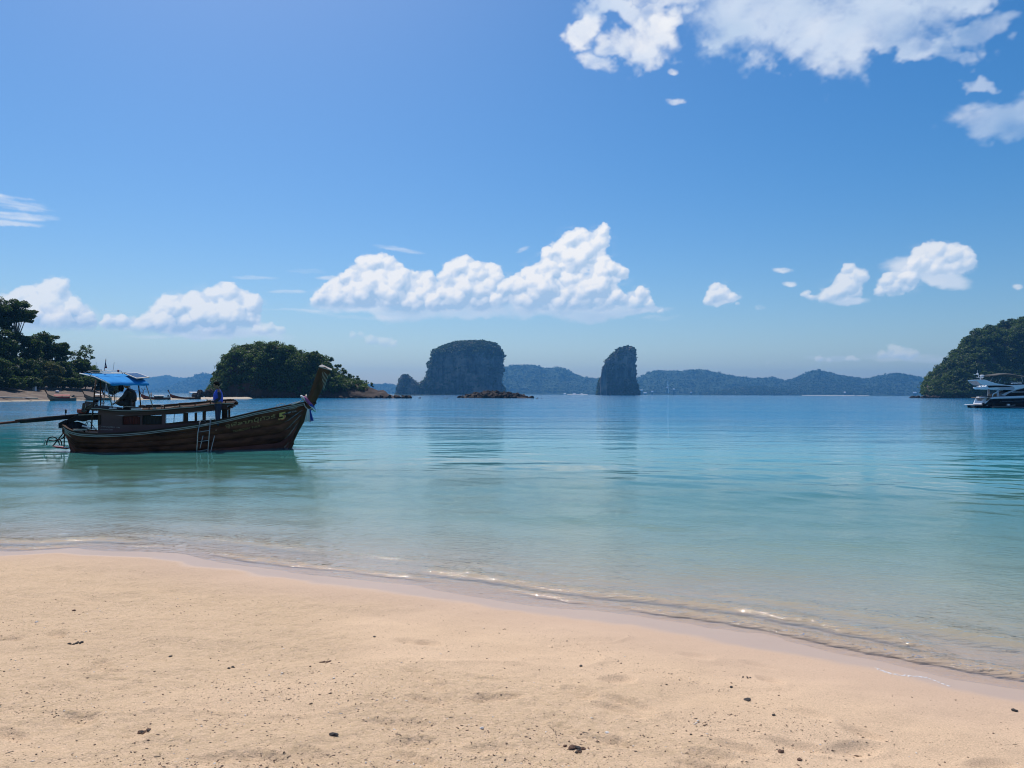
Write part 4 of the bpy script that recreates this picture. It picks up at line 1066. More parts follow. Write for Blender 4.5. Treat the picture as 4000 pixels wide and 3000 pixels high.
tnt = np.clip(.42 + .55 * fbm3(C[:, 0] * .05, C[:, 1] * .05, C[:, 2] * .05, 3, 8) + rng.normal(size=len(C)) * .22, 0, 1)
C[:, 2] += 1.0
v, f, t = leaves(C, rng.uniform(1.7, 3.9, len(C)), 64, .85, 25, flat=.8, tint=tnt, up=.5, shell=.72)
mesh_np('forest', v, f, M_leaf_mid, attrs={'tint': t}, kind='stuff')
# a few free standing crowns along the ridge line
g = random.Random(31)
rid_spots = [(3662,1437,4,'small dark tree on the lower left ridge of the right headland'),(3694,1404,4.5,'pointed tree halfway up the left ridge of the right headland'),(3733,1362,4,'tree on the steep ridge of the right headland'),(3781,1308,4.5,'tree on the shoulder of the right headland'),
             (3864,1266,4,'low crown on the skyline of the right headland'),(3925,1243,5,'tree crown just before the summit of the right headland'),(3957,1236,4.6,'highest round tree crown on the summit of the right headland')]
for px, py, r, lb in rid_spots:
    b_ = at(float(px), float(py) + 10, YH - 2.0)
    e = empty('tree', (b_[0], b_[1], b_[2] - r * 1.6), label=lb, cat='tree', group='trees on the skyline of the right headland')
    MB().tube([(0, 0, -2), (.2, 0, r * .9)], [.4, .2], 6).build('trunk', M_bark, e, smooth=True)
    cs = np.array([[g.gauss(0, r * .5), g.gauss(0, r * .5), r * 1.0 + g.gauss(0, r * .25)] for _ in range(12)])
    v, f, t = leaves(cs, r * .4, 46, .8, int(px))
    mesh_np('crown', v, f, M_leaf_dark, e, attrs={'tint': t})
g = random.Random(9); pts = []
YS = YH - 66
rp_ = empty('shore_rocks', (0, 0, 0), label='band of dark rocks along the waterline of the right headland', cat='rocks')
for k in range(110):
    px = g.uniform(3608, 4150); p = at(px, 1552 + g.random() * 3, YS); pts.append((p[0], YS + g.uniform(-3, 3), max(-.1, p[2])))
rocks(rp_, pts, .8, 2.4, reef_me + brown_me, 61, .6)
# low rock and jetty stub left of the headland
jt = empty('rock_outcrop', (0, 0, 0), label='small flat black rock at the tip of the right headland', cat='rock')
pts = [tuple(at(float(px), 1551., 640.)) for px in (3563, 3569, 3575, 3581, 3590, 3602)]
rocks(jt, pts, 1.1, 1.9, reef_me, 62, .7)

# ================================================================== BOATS: materials
M_hullwood = mat("weathered_hull_wood", (.165, .056, .030), .85, .35, 2.2, .004, 12, stretch=(.5, 1, 1.8), dark=(.040, .015, .009), spec=.15)
M_redwood = mat("antifouling_red", (.16, .05, .035), .7, .4, 2.5, .004, 9, stretch=(.6, 1, 1), spec=.15)
M_maroon = mat("maroon_paint", (.115, .060, .060), .45, .25, 2.0, .003, 10, stretch=(.4, 1, 1), spec=.15)
M_trim = mat("pale_trim", (.36, .33, .30), .6, .25, 3.0, .002, 10, stretch=(.3, 1, 1))
M_darkwood = mat("dark_varnished_wood", (.060, .034, .024), .85, .5, 2.2, .003, 9, stretch=(.4, 1, 1), spec=.15)
M_postwood = mat("bow_post_wood", (.095, .042, .022), .6, .55, 1.2, .006, 8, stretch=(2.2, 2, .5), dark=(.035, .02, .013), spec=.15)
M_deck = mat("grey_deck_boards", (.34, .31, .28), .8, .3, 2.0, .004, 12, stretch=(.4, 2, 1))
M_blue = mat("blue_tarpaulin", (.022, .25, .60), .85, .12, 2.5, .01, 5, spec=.08)
M_steel = mat("steel_tube", (.38, .37, .36), .4, .15, 6, 0, metal=.85)
M_tubepale = mat("galvanised_tube", (.30, .28, .26), .45, .2, 6, 0, metal=.5)
M_black = mat("black_iron", (.016, .014, .014), .75, .4, 6, .002, spec=.2)
M_grease = mat("oily_engine_metal", (.05, .045, .042), .35, .6, 9, .004, metal=.5)
M_redm = mat("red_engine_paint", (.28, .03, .025), .45, .3, 5)
M_solar = mat("solar_glass", (.012, .016, .05), .12, .2, 6, spec=.8)
M_rope = mat("pale_rope", (.52, .46, .38), .9, .2, 20, .002, 60)
M_curtain = mat("dark_red_curtain", (.10, .018, .014), .85, .5, 6, .01, 12, stretch=(4, 1, .5))
M_darkcurtain = mat("dark_curtain", (.03, .026, .024), .85, .5, 6, .01, 12, stretch=(4, 1, .5))
M_cloth_w = mat("white_cloth", (.72, .70, .70), .8, .08, 5, .01, 14)
M_cloth_b = mat("blue_cloth", (.03, .06, .34), .8, .1, 5, .01, 14)
M_cloth_p = mat("magenta_cloth", (.34, .08, .22), .8, .2, 5, .01, 14)
M_letter = mat("faded_gold_lettering", (.34, .20, .08), .7, .35, 9)
M_letter_y = mat("yellow_lettering", (.62, .38, .09), .6, .2, 9)
M_letter_r = mat("red_lettering", (.42, .07, .04), .6, .2, 9)
M_letter_w = mat("pale_lettering", (.38, .34, .33), .7, .25, 9)
M_glass = mat("tinted_glass", (.012, .014, .018), .08, .2, 3, spec=.7)
M_rubber = mat("black_rubber", (.03, .03, .03), .7, .2, 8)

def interp(x, xs, ys): return float(np.interp(x, xs, ys))

# ================================================================== MAIN LONGTAIL BOAT
YAW = R(14)
_o = at(700., 1500., 27.2)
OB = (float(_o[0]), 27.2, 0.0)
B = Frame(OB, YAW)
boat = empty('longtail_boat', OB, YAW, label='large dark wooden longtail boat with blue canopy and gold lettering moored in front', cat='boat')
def Bt(o): o.parent = boat; return o
GX = [243, 253, 269, 290, 316, 380, 475, 570, 600, 700, 774, 889, 998, 1070, 1130, 1186, 1197]
GY = [1660, 1668, 1680, 1687, 1692, 1696, 1693, 1685, 1681, 1669, 1658, 1636, 1610, 1596, 1584, 1573, 1571]
BX = [243, 253, 290, 340, 420, 560, 760, 880, 980, 1060, 1130, 1180, 1197]
BB = [.30, .48, .70, .86, .98, 1.06, 1.04, .94, .74, .52, .30, .13, .09]
def beam(px): return interp(px, BX, BB)
def gun(px, side=-1, off=0.0, dz=0.0):
    py = interp(px, GX, GY); b = beam(px)
    p = B.loc(px, py, -b)
    return Vector((p.x, side * (b + off), p.z + dz))
def keel(px):
    g = gun(px)
    if px < 300:
        z = interp(px, [243, 257, 276, 300], [.62, .55, -.02, -.38])
    elif px < 1085: z = -.40
    else:
        z = interp(px, [1085, 1110, 1133, 1146, 1170, 1193, 1197], [-.42, -.25, 0.0, .27, .68, 1.05, 1.12])
    return min(z, g.z - .03)
FR = [0, .16, .33, .50, .68, .85, 1.0]        # plank edges, gunwale down to keel
def hull_pt(px, q, side):
    """q 0 at the gunwale, 1 at the keel"""
    g = gun(px, side); k = keel(px)
    flare = [1.0, .985, .962, .925, .85, .62, .05]
    endf = interp(px, [243, 300, 420, 900, 1060, 1197], [.75, .3, 0, 0, .35, .55])
    f = interp(q, FR, flare) * (1 - endf * q ** .9 * .75)
    hy = max(.04, abs(g.y) * f); z = g.z + (k - g.z) * q
    fd = interp(px, [243, 330, 480, 1000, 1100, 1197], [1, .9, 0, 0, .6, 1])
    xx = g.x + (B.loc(px, 1700, -hy).x - B.loc(px, 1700, -abs(g.y)).x) * fd
    return Vector((xx, side * hy, z))
PXS = list(np.linspace(243, 1197, 56))
g0 = random.Random(4)
for side in (-1, 1):
    for i in range(6):
        V = []; q0, q1 = FR[i], FR[i + 1]
        th = .030
        for px in PXS:
            a = hull_pt(px, q0 + .003, side); b = hull_pt(px, q1 - .003, side)
            out = .003 * (1 - i / 6)
            w = .002 * math.sin(px * .03 + i * 2)
            for p, o_ in ((a, out + w), (b, out + .003 + w), (b, out - th), (a, out - th)):
                V.append((p.x, p.y + side * o_, p.z))
        F = gridf(len(PXS), 4, True)
        n = len(PXS)
        F = np.vstack([F, [[0, 1, 2, 3]], [[(n - 1) * 4 + 3, (n - 1) * 4 + 2, (n - 1) * 4 + 1, (n - 1) * 4]]])
        mesh_np('hull_plank', V, F, M_hullwood if i < 4 else M_redwood, boat)
# gunwale caps and the double pale rubbing strake
for side in (-1, 1):
    gp_ = [gun(px, side, -.01, .012) for px in np.linspace(246, 1190, 60)]
    MB().sweep(gp_, .09, .045).build('gunwale', M_trim if False else M_darkwood, boat)
    MB().sweep([gun(px, side, .030, -.035) for px in np.linspace(250, 1186, 60)], .035, .028).build('rubbing_strake', M_trim, boat)
    MB().sweep([gun(px, side, .036, -.085) for px in np.linspace(256, 1186, 60)], .035, .022).build('rubbing_strake', M_trim, boat)
# inner bulwark lining, deck
for side in (-1, 1):
    V = []
    for px in np.linspace(250, 1180, 40):
        gq = gun(px, side, -.055, -.01); V += [gq, (gq.x, gq.y * .97, gq.z - .22), (gq.x, gq.y * .97 - side * .02, gq.z - .22), (gq.x, gq.y - side * .02, gq.z)]
    mesh_np('bulwark_lining', V, gridf(40, 4, True), M_deck, boat)
def deck(name, x0, x1, dz, m, n=18):
    V = []
    for px in np.linspace(x0, x1, n):
        gq = gun(px, 1, -.06, -dz)
        for z in (0, -.03):
            for y in (-gq.y, gq.y): V.append((gq.x, y, gq.z + z))
    F = []
    for i in range(n - 1):
        a = i * 4; F += [(a, a + 1, a + 5, a + 4), (a + 2, a + 6, a + 7, a + 3), (a, a + 4, a + 6, a + 2), (a + 1, a + 3, a + 7, a + 5)]
    mesh_np(name, V, F, m, boat)
deck('stern_deck', 252, 420, .10, M_deck)
deck('side_deck', 421, 930, .34, M_deck)
deck('foredeck', 931, 1185, .16, M_deck)
for k in range(7):                                   # deck boards loosely laid at the stern
    px = 300 + k * 12; a = gun(px, 1, -.1, -.085)
    MB().box((a.x, 0, a.z), (.09, abs(a.y) * 1.8, .025), rz=.04 * (k % 3 - 1)).build('deck_board', M_deck, boat)
# transom block at the stern
x0 = B.xz(237, 1664, 0); x1 = B.xz(258, 1690, 0)
MB().prism([B.xz(237, 1652), B.xz(262, 1640), B.xz(268, 1668), B.xz(250, 1671), B.xz(237, 1671)], -.24, .24).build('stern_block', M_black, boat, bevel=.01)
MB().prism([B.xz(253, 1672), B.xz(262, 1672), B.xz(284, 1760), B.xz(277, 1762)], -.05, .05).build('sternpost', M_redwood, boat)
V = []
for px in (246, 251, 257, 262):
    for q in np.linspace(0, 1, 7):
        V.append(hull_pt(px, q, -1))
    for q in np.linspace(1, 0, 7):
        V.append(hull_pt(px, q, 1))
mesh_np('transom', V[:14] + V[42:56], gridf(2, 14), M_redwood, boat)

# tall bow post
post = [(1182,1574),(1199,1560),(1215,1520),(1231,1476),(1242,1445),(1247,1431),(1270,1434),(1293,1447),(1284,1466),(1273,1488),(1258,1520),(1244,1550),(1235,1568),(1236,1574),(1226,1588),(1210,1612),(1193,1640),(1170,1680),(1147,1727),(1149,1732),(1140,1752),(1131,1766),(1112,1790),(1100,1775),(1128,1728),(1160,1660),(1180,1610)]
xz = [B.xz(a, b, 0) for a, b in post]
pm = MB().prism(xz, -.075, .075); po = pm.build('bow_post', M_postwood, boat, bevel=.012)
# the plank-like upper post widens sideways towards its cap
for v in po.data.vertices:
    k = max(0, (v.co.z - 1.75) / 1.25); v.co.y *= 1 + 1.3 * min(1, k)
cap = [B.xz(1245, 1427.5), B.xz(1296, 1445.5), B.xz(1295, 1441.5), B.xz(1283, 1427), B.xz(1262, 1424)]
cp = MB(); a, b = B.loc(1247, 1430, 0), B.loc(1294, 1446, 0)
cp.add([(a.x - .02, -.20, a.z - .005), (b.x + .02, -.16, b.z), (b.x + .02, .16, b.z + .055), (a.x + .10, .22, a.z + .07), (a.x - .02, -.20, a.z - .04), (b.x + .02, -.16, b.z - .035), (b.x + .02, .16, b.z + .02), (a.x + .10, .22, a.z + .03)],
       [(0, 1, 2, 3), (7, 6, 5, 4), (0, 4, 5, 1), (1, 5, 6, 2), (2, 6, 7, 3), (3, 7, 4, 0)])
cp.build('post_cap', M_trim, boat)
# worn pale streaks are the split grain of the post: thin battens on its near face
for k in range(5):
    t0 = k / 5; p0 = B.loc(1262 + 5 * k, 1452 + 3 * k, 0); p1 = B.loc(1252 + 3 * k, 1500 + 6 * k, 0)
    MB().tube([(p0.x, -.166, p0.z), (p1.x, -.112 + .004 * k, p1.z)], .006, 4).build('batten', M_rope, boat)
for py in (1563, 1575):                              # iron straps on the post foot
    a = B.loc(1200 - (py - 1563) * .3, py, 0); b = B.loc(1236 - (py - 1563) * .7, py + 12, 0)
    MB().box(((a.x + b.x) / 2, 0, (a.z + b.z) / 2), ((b.x - a.x) + .04, .19, .03), ry=math.atan2(a.z - b.z, b.x - a.x)).build('strap', M_black, boat)

# ------------------------------------------------------------------ cabin
YW = .56
def wpt(px, py): return B.xz(px, py, -YW)
cabin_side_h = dict(L=384, Rr=889)
def topy(px): return interp(px, [384, 475, 570, 700, 763, 831, 889], [1606, 1611, 1608, 1600, 1597, 1588, 1583])
def silly(px): return interp(px, [384, 475, 549, 633, 715, 792, 871, 889], [1660, 1660, 1658, 1658, 1648, 1644, 1640, 1640])
def boty(px): return interp(px, GX, GY) + 10
SPANS = [(384, 481, None), (481, 549, 'c'), (558, 633, 'd'), (648, 716, None), (733, 762, None), (768, 793, None), (803, 868, None)]
for s in (-1, 1):
    y0, y1 = s * YW, s * (YW + .045)
    def wpt(px, py, s=s): return B.xz(px, py, s * YW)
    def qpr(name, m, pts, a=y0, b=y1, **k): return MB().prism([wpt(*p) for p in pts], min(a, b), max(a, b)).build(name, m, boat, **k)
    xs_ = [384, 440, 500, 560, 640, 716, 800, 889]
    dl = 0 if s < 0 else 7
    low = [(x, silly(x) + dl * .6) for x in xs_] + [(x, boty(x) + 8) for x in reversed(xs_)]
    qpr('cabin_side', M_maroon, low)
    top_ = [(x, topy(x) - dl) for x in xs_] + [(x, topy(x) + 14 - dl) for x in reversed(xs_)]
    qpr('cabin_header', M_maroon, top_, y0, y1)
    qpr('side_panel', M_maroon, [(396, topy(396) + 14), (479, topy(479) + 14), (479, silly(479)), (396, silly(396))], s * (YW - .01), s * (YW + .03))
    qpr('corner_post', M_darkwood, [(384, topy(384) + 14), (394, topy(394) + 14), (394, silly(394)), (384, silly(384))], s * (YW - .01), s * (YW + .065))
    for a, b in ((549, 558), (633, 646), (718, 731), (763, 767), (794, 802), (868, 889)):
        qpr('window_post', M_maroon if a < 716 else M_darkwood, [(a, topy(a) + 14), (b, topy(b) + 14), (b, silly(b)), (a, silly(a))], s * (YW - .005), s * (YW + .055))
    for a, b, kind in SPANS[1:]:
        ty = topy((a + b) / 2) + 14; sy = silly((a + b) / 2)
        fr = MB(); P4 = [wpt(a, topy(a) + 15), wpt(b, topy(b) + 15), wpt(b, silly(b) - 1), wpt(a, silly(a) - 1)]
        yy = s * (YW + .052)
        fr.tube([(p[0], yy, p[1]) for p in P4], .013, 4, closed=True); fo = fr.build('window_frame', M_darkwood, boat)
        if kind and s == -1 or kind:
            nx = 22; V = []
            for i in range(nx):
                x = P4[0][0] + (P4[1][0] - P4[0][0]) * i / (nx - 1); w = .018 * math.sin(i * 1.9)
                V += [(x, s * (YW - .03) + w, P4[0][1] + .0), (x, s * (YW - .03) + w, P4[3][1])]
            mesh_np('curtain', V, gridf(nx, 2), M_curtain if kind == 'c' else M_darkcurtain, boat, smooth=True)
    # thin bar in the first clear window
    a = wpt(681, topy(681) + 15); b = wpt(679, silly(680))
    MB().tube([(a[0], s * (YW + .02), a[1]), (b[0], s * (YW + .02), b[1])], .008, 4).build('window_bar', M_black, boat)
    qpr('sill', M_darkwood, [(648, silly(648) - 3), (870, silly(870) - 3), (870, silly(870) + 2), (648, silly(648) + 2)], s * (YW + .03), s * (YW + .075))
def wpt(px, py): return B.xz(px, py, -YW)
# cabin floor and end walls
a = wpt(384, 1640)
MB().box((a[0] + .03, -.42, wpt(384, 1655)[1]), (.04, .26, .95)).build('end_wall', M_maroon, boat)
MB().box((a[0] + .03, .42, wpt(384, 1655)[1]), (.04, .26, .95)).build('end_wall', M_maroon, boat)
bb = wpt(880, 1615)
for sy in (-.46, .46): MB().box((bb[0] + .02, sy, bb[1] - .06), (.06, .16, .62)).build('end_post', M_darkwood, boat)
MB().box((bb[0] + .03, 0, bb[1] + .17), (.05, .76, .12)).build('end_beam', M_darkwood, boat)
# benches inside, seen through the windows
for sy in (-.38, .38):
    p0, p1 = wpt(500, 1672), wpt(860, 1652)
    MB().sweep([(p0[0], sy, p0[1]), (p1[0], sy, p1[1])], .28, .04).build('bench', M_darkwood, boat)
# ------------------------------------------------------------------ cabin roof
RX = [358, 384, 430, 475, 538, 600, 640, 700, 759, 817, 870, 913]
RT = [1594, 1594, 1600, 1603, 1603, 1600, 1598, 1592, 1588, 1580, 1575, 1575]
V = []; nx, ny = 40, 13
XR = np.linspace(358, 913, nx)
for lay in (0, 1):
    for px in XR:
        zb = B.loc(px, interp(px, RX, RT), -.76).z
        xx = B.loc(px, 1590, -.76).x
        for j in range(ny):
            y = -.76 + 1.52 * j / (ny - 1)
            V.append((xx, y, zb - lay * .035 + .075 * (1 - (y / .76) ** 2)))
F = list(map(tuple, gridf(nx, ny))); F2 = [tuple(i + nx * ny for i in reversed(f)) for f in F]
rim = [(i * ny, (i + 1) * ny, (i + 1) * ny + nx * ny, i * ny + nx * ny) for i in range(nx - 1)] + [(i * ny + ny - 1 + nx * ny, (i + 1) * ny + ny - 1 + nx * ny, (i + 1) * ny + ny - 1, i * ny + ny - 1) for i in range(nx - 1)]
rim += [(j + 1, j, j + nx * ny, j + 1 + nx * ny) for j in range(ny - 1)] + [((nx - 1) * ny + j, (nx - 1) * ny + j + 1, (nx - 1) * ny + j + 1 + nx * ny, (nx - 1) * ny + j + nx * ny) for j in range(ny - 1)]
rf = mesh_np('roof', V, F + F2 + rim, M_darkwood, boat)
for s in (-1, 1):
    def rl(dpy, off, x0=358, x1=913, n=40): return [(B.loc(px, 1590, -.76).x, s * (.76 + off), B.loc(px, interp(px, RX, RT) + dpy, -.76).z) for px in np.linspace(x0, x1, n)]
    MB().sweep(rl(1.5, .012), .03, .022).build('roof_trim', M_trim, boat)
    MB().sweep(rl(5.5, .004), .03, .035).build('roof_trim', M_darkwood, boat)
    MB().sweep(rl(9.5, -.012), .03, .02).build('roof_trim', M_maroon, boat)
    MB().sweep([(p[0], s * .66, p[2] + .085) for p in rl(0, 0, 500, 905)], .035, .03).build('roof_rail', M_trim if False else M_darkwood, boat)
    for px in range(520, 900, 60):
        q = rl(0, 0, px, px + 1, 2)[0]
        MB().box((q[0], s * .66, q[2] + .045), (.03, .03, .07)).build('rail_block', M_darkwood, boat)
for k, (x0, x1, y, r, dz) in enumerate(((560, 905, .10, .022, .12), (640, 898, -.30, .026, .125), (700, 880, .35, .02, .12))):
    a = B.loc(x0, interp(x0, RX, RT), -.76); b = B.loc(x1, interp(x1, RX, RT), -.76)
    MB().tube([(a.x, y, a.z + dz), ((a.x + b.x) / 2, y, (a.z + b.z) / 2 + dz - .0), (b.x, y, b.z + dz)], r, 7).build('wooden_pole', M_darkwood, boat)
# bracket steps at the front end of the roof
for k, (px, py, w) in enumerate(((905, 1582, .12), (900, 1588, .10), (893, 1594, .08))):
    a = B.loc(px, py, -.6); MB().box((a.x, 0, a.z), (w, 1.3 - .1 * k, .04)).build('roof_bracket', M_darkwood, boat)

# ------------------------------------------------------------------ canopy over the stern
def rp3(px, py, y): return B.loc(px, py, y)
nl, fl_, nr, fr_ = rp3(432, 1499, -.84), rp3(314, 1458.5, .62), rp3(583, 1500, -.84), rp3(508, 1461, .80)
V = []; nu, nv = 16, 8
for lay in (0, .02):
    for i in range(nu):
        for j in range(nv):
            u, v_ = i / (nu - 1), j / (nv - 1)
            p = nl * (1 - u) * (1 - v_) + nr * u * (1 - v_) + fl_ * (1 - u) * v_ + fr_ * u * v_
            p = p.copy(); p.z += .10 * math.sin(math.pi * v_) * .8 + .012 * math.sin(u * 22) * math.sin(math.pi * v_) - lay
            V.append(p)
F = list(map(tuple, gridf(nu, nv))) ; F += [tuple(i + nu * nv for i in reversed(f)) for f in F]
F += [(i * nv, (i + 1) * nv, (i + 1) * nv + nu * nv, i * nv + nu * nv) for i in range(nu - 1)] + [(i * nv + nv - 1, (i + 1) * nv + nv - 1, (i + 1) * nv + nv - 1 + nu * nv, i * nv + nv - 1 + nu * nv) for i in range(nu - 1)]
F += [(j, j + 1, j + 1 + nu * nv, j + nu * nv) for j in range(nv - 1)] + [((nu - 1) * nv + j, (nu - 1) * nv + j + 1, (nu - 1) * nv + j + 1 + nu * nv, (nu - 1) * nv + j + nu * nv) for j in range(nv - 1)]
can = mesh_np('canopy', V, F, M_blue, boat, smooth=False)
# hanging blue valance along the near edge
V = []
for i in range(20):
    u = i / 19; p = nl * (1 - u) + nr * u; w = .012 * math.sin(i * 1.7)
    V += [(p.x, p.y - .012 + w * .3, p.z), (p.x, p.y - .012 + w, p.z - .055 - .01 * math.sin(i * .9))]
mesh_np('valance', V, gridf(20, 2), M_blue, boat)
# pale edge rail down the left side, ribs and roof-top rails
MB().tube([fl_ + Vector((-.02, 0, .0)), nl.lerp(fl_, .5) + Vector((-.02, 0, .055)), nl + Vector((-.02, -.02, 0))], .020, 6).build('edge_tube', M_cloth_w, boat, smooth=True)
for u in (.33, .66):
    MB().tube([nl.lerp(nr, u) + Vector((0, 0, -.02)), (nl.lerp(nr, u) + fl_.lerp(fr_, u)) / 2 + Vector((0, 0, .045)), fl_.lerp(fr_, u) + Vector((0, 0, -.02))], .014, 6).build('canopy_rib', M_tubepale, boat, smooth=True)
tops = [rp3(352, 1469, -.3), rp3(366, 1460, -.1), rp3(372, 1457, .2), rp3(470, 1457, .5), rp3(478, 1466, .4)]
MB().tube([rp3(330, 1458, .5), rp3(345, 1449, .5), rp3(473, 1449, .6), rp3(480, 1461, .6)], .013, 6).build('roof_rack_tube', M_tubepale, boat, smooth=True)
MB().tube([rp3(350, 1470, -.1), rp3(362, 1457, -.1), rp3(492, 1456, .1), rp3(506, 1470, .1)], .013, 6).build('roof_rack_tube', M_tubepale, boat, smooth=True)
MB().tube([rp3(345, 1449, .5), rp3(362, 1457, -.1)], .010, 5).build('roof_rack_tube', M_tubepale, boat)
MB().ball(rp3(462, 1449, .5), .040, 8, 6, (1, 1, 1.2)).build('red_lamp', M_redm, boat, smooth=True)
MB().tube([rp3(442, 1446, .5), rp3(446, 1415, .5)], .006, 5).build('aerial', M_tubepale, boat)
MB().tube([rp3(376, 1446, .5), rp3(375.5, 1414, .5)], .005, 5).build('aerial', M_tubepale, boat)
# Thai flag on its stick
MB().tube([rp3(407, 1448, .5), rp3(414, 1401, .5)], .009, 6).build('flag_staff', M_darkwood, boat)
M_flag = []
for nm, c in (("flag_red", (.42, .03, .05)), ("flag_white", (.7, .68, .7)), ("flag_blue", (.05, .05, .22))): M_flag.append(mat(nm, c, .8, .1, 4))
def flagstrip(t0, t1, m, par):
    V = []
    for i in range(9):
        u = i / 8
        for t in (t0, t1):
            px = 413 - 1.2 * t * 4 + u * (1.5 + 8 * t) + 1.6 * math.sin(u * 5 + t * 2); py = 1405 + t * 33 + u * (6 * (1 - t))
            p = rp3(px, py, .5 - .10 * math.sin(u * 7)); V.append(p)
    return mesh_np('flag_stripe', V, gridf(9, 2), m, par, smooth=True)
fl0 = MB().tube([rp3(413.2, 1404, .5), rp3(409, 1437, .5)], .006, 4).build('flag', M_flag[1], boat)
for t0, t1, k in ((0, .17, 0), (.17, .33, 1), (.33, .67, 2), (.67, .83, 1), (.83, 1, 0)): flagstrip(t0, t1, M_flag[k], fl0)
# solar panel
p4 = [rp3(490, 1478.5, -.30), rp3(533, 1477, .05), rp3(583, 1493, -.25), rp3(533, 1500, -.86)]
p4 = [rp3(484, 1475, .10), rp3(536, 1473, .40), rp3(584, 1491, -.40), rp3(534, 1496, -.80)]
for name, m, sc_, dz in (('solar_panel', M_trim, 1.0, 0.0),):
    c = sum(p4, Vector()) / 4
    q = MB(); p4 = [p + Vector((0, 0, .11)) for p in p4]; c = c + Vector((0, 0, .11)); top = [p + Vector((0, 0, .05)) for p in p4]; bot = [p + Vector((0, 0, .02)) for p in p4]
    q.add(top + bot, [(0, 1, 2, 3), (7, 6, 5, 4), (0, 4, 5, 1), (1, 5, 6, 2), (2, 6, 7, 3), (3, 7, 4, 0)])
    sp = q.build('solar_panel', M_trim, boat)
    inn = [c + (p - c) * .86 + Vector((0, 0, .054)) for p in p4]
    for i in range(4):
        for j in range(2):
            def bl(u, v_): return inn[0] * (1 - u) * (1 - v_) + inn[1] * u * (1 - v_) + inn[3] * (1 - u) * v_ + inn[2] * u * v_
            u0, u1, v0, v1 = i / 4 + .01, (i + 1) / 4 - .01, j / 2 + .01, (j + 1) / 2 - .01
            MB().add([bl(u0, v0), bl(u1, v0), bl(u1, v1), bl(u0, v1)], [(0, 1, 2, 3)]).build('solar_cell', M_solar, sp)
# posts
for pa, pb, ya, yb, r in (((374, 1484), (356, 1676), -.45, -.72, .024), ((414, 1500), (441, 1598), -.80, -.66, .018), ((541, 1503), (550, 1590), -.70, -.55, .022), ((571, 1503), (598, 1592), -.78, -.66, .017),
                          ((418, 1470), (400, 1600), .6, .66, .018), ((500, 1466), (520, 1592), .75, .66, .018), ((392, 1480), (393, 1660), .45, .66, .022)):
    MB().tube([rp3(*pa, ya), rp3(*pb, yb)], r, 7).build('canopy_post', M_tubepale if r < .02 else M_darkwood, boat, smooth=True)
MB().tube([rp3(447, 1528, -.3), rp3(447, 1565, -.3), rp3(450, 1575, -.3), rp3(456, 1576, -.3)], .012, 6).build('steering_rod', M_black, boat, smooth=True)
MB().tube([rp3(453, 1526, -.25), rp3(453, 1560, -.25), rp3(456, 1572, -.25)], .010, 6).build('steering_rod', M_black, boat, smooth=True)
# jacket hung from the canopy
jk = MB()
V = []
for i in range(9):
    for j in range(8):
        u, v_ = i / 8, j / 7
        p = rp3(463 + 20 * u + 2 * math.sin(v_ * 5) * (u - .5), 1503 + 27 * v_, -.1 + .05 * math.sin(u * 9)); V.append(p)
jacket = mesh_np('jacket', V, gridf(9, 8), M_black, smooth=True, label='dark jacket hanging under the blue canopy beside the seated man', cat='jacket')
jacket.location = OB; jacket.rotation_euler = (0, 0, YAW)

# ------------------------------------------------------------------ engine on its swivel and the long tail
eng = MB()
def ep(px, py, y=0.0): return B.loc(px, py, y)
c = ep(352, 1588); MB().box(c, (.42, .34, .22), ry=.1).build('engine_block', M_grease, boat, bevel=.02)
c = ep(358, 1574); MB().box(c, (.38, .26, .08), ry=.12).build('rocker_cover', M_grease, boat, bevel=.015)
c = ep(366, 1570, .12); MB().tube([ep(366, 1572, .1), ep(376, 1566, .1), ep(384, 1568, .1)], [.05, .07, .05], 8).build('air_filter', M_black, boat, smooth=True)
c = ep(402, 1574, 0); MB().ball(c, .05, 8, 6, (1.4, 1, .6)).build('white_cap', M_cloth_w, boat, smooth=True)
for k in range(6):
    a = ep(330 + k * 9, 1600 - (k % 3) * 8, -.19); b = ep(336 + k * 9, 1578 + (k % 2) * 8, -.19)
    MB().tube([a, a.lerp(b, .5) + Vector((.03, -.04, .02)), b], .012, 5).build('engine_pipe', M_black if k % 2 else M_steel, boat, smooth=True)
MB().tube([ep(336, 1596, -.05), ep(330, 1612, -.05)], .13, 12).build('flywheel', M_grease, boat, smooth=True)
c = ep(320, 1606, -.02); MB().box(c, (.26, .24, .13), ry=.08).build('gearbox', M_redm, boat, bevel=.02)
for k in range(5):
    MB().ball(ep(330 + 2 * k, 1604 + 4 * (k % 3), -.15), .022, 6, 5).build('fitting', M_steel if k % 2 else M_redm, boat, smooth=True)
MB().prism([B.xz(262, 1640), B.xz(288, 1628), B.xz(300, 1618), B.xz(312, 1612), B.xz(385, 1614), B.xz(386, 1640), B.xz(345, 1641), B.xz(328, 1647), B.xz(300, 1642), B.xz(270, 1655), B.xz(258, 1655)], -.10, .10).build('engine_mount', M_black, boat, bevel=.015)
MB().sweep([ep(306, 1621, -.14), ep(387, 1619, -.14)], .03, .02).build('mount_rail', M_tubepale, boat)
MB().tube([ep(268, 1655, 0), ep(262, 1680, 0)], .07, 8).build('swivel', M_black, boat, smooth=True)
for a, b in (((340, 1645), (328, 1672)), ((350, 1645), (372, 1676)), ((345, 1645), (334, 1674))):
    MB().tube([ep(*a, -.25), ep(*b, -.3)], .012, 5).build('mount_strut', M_black, boat)
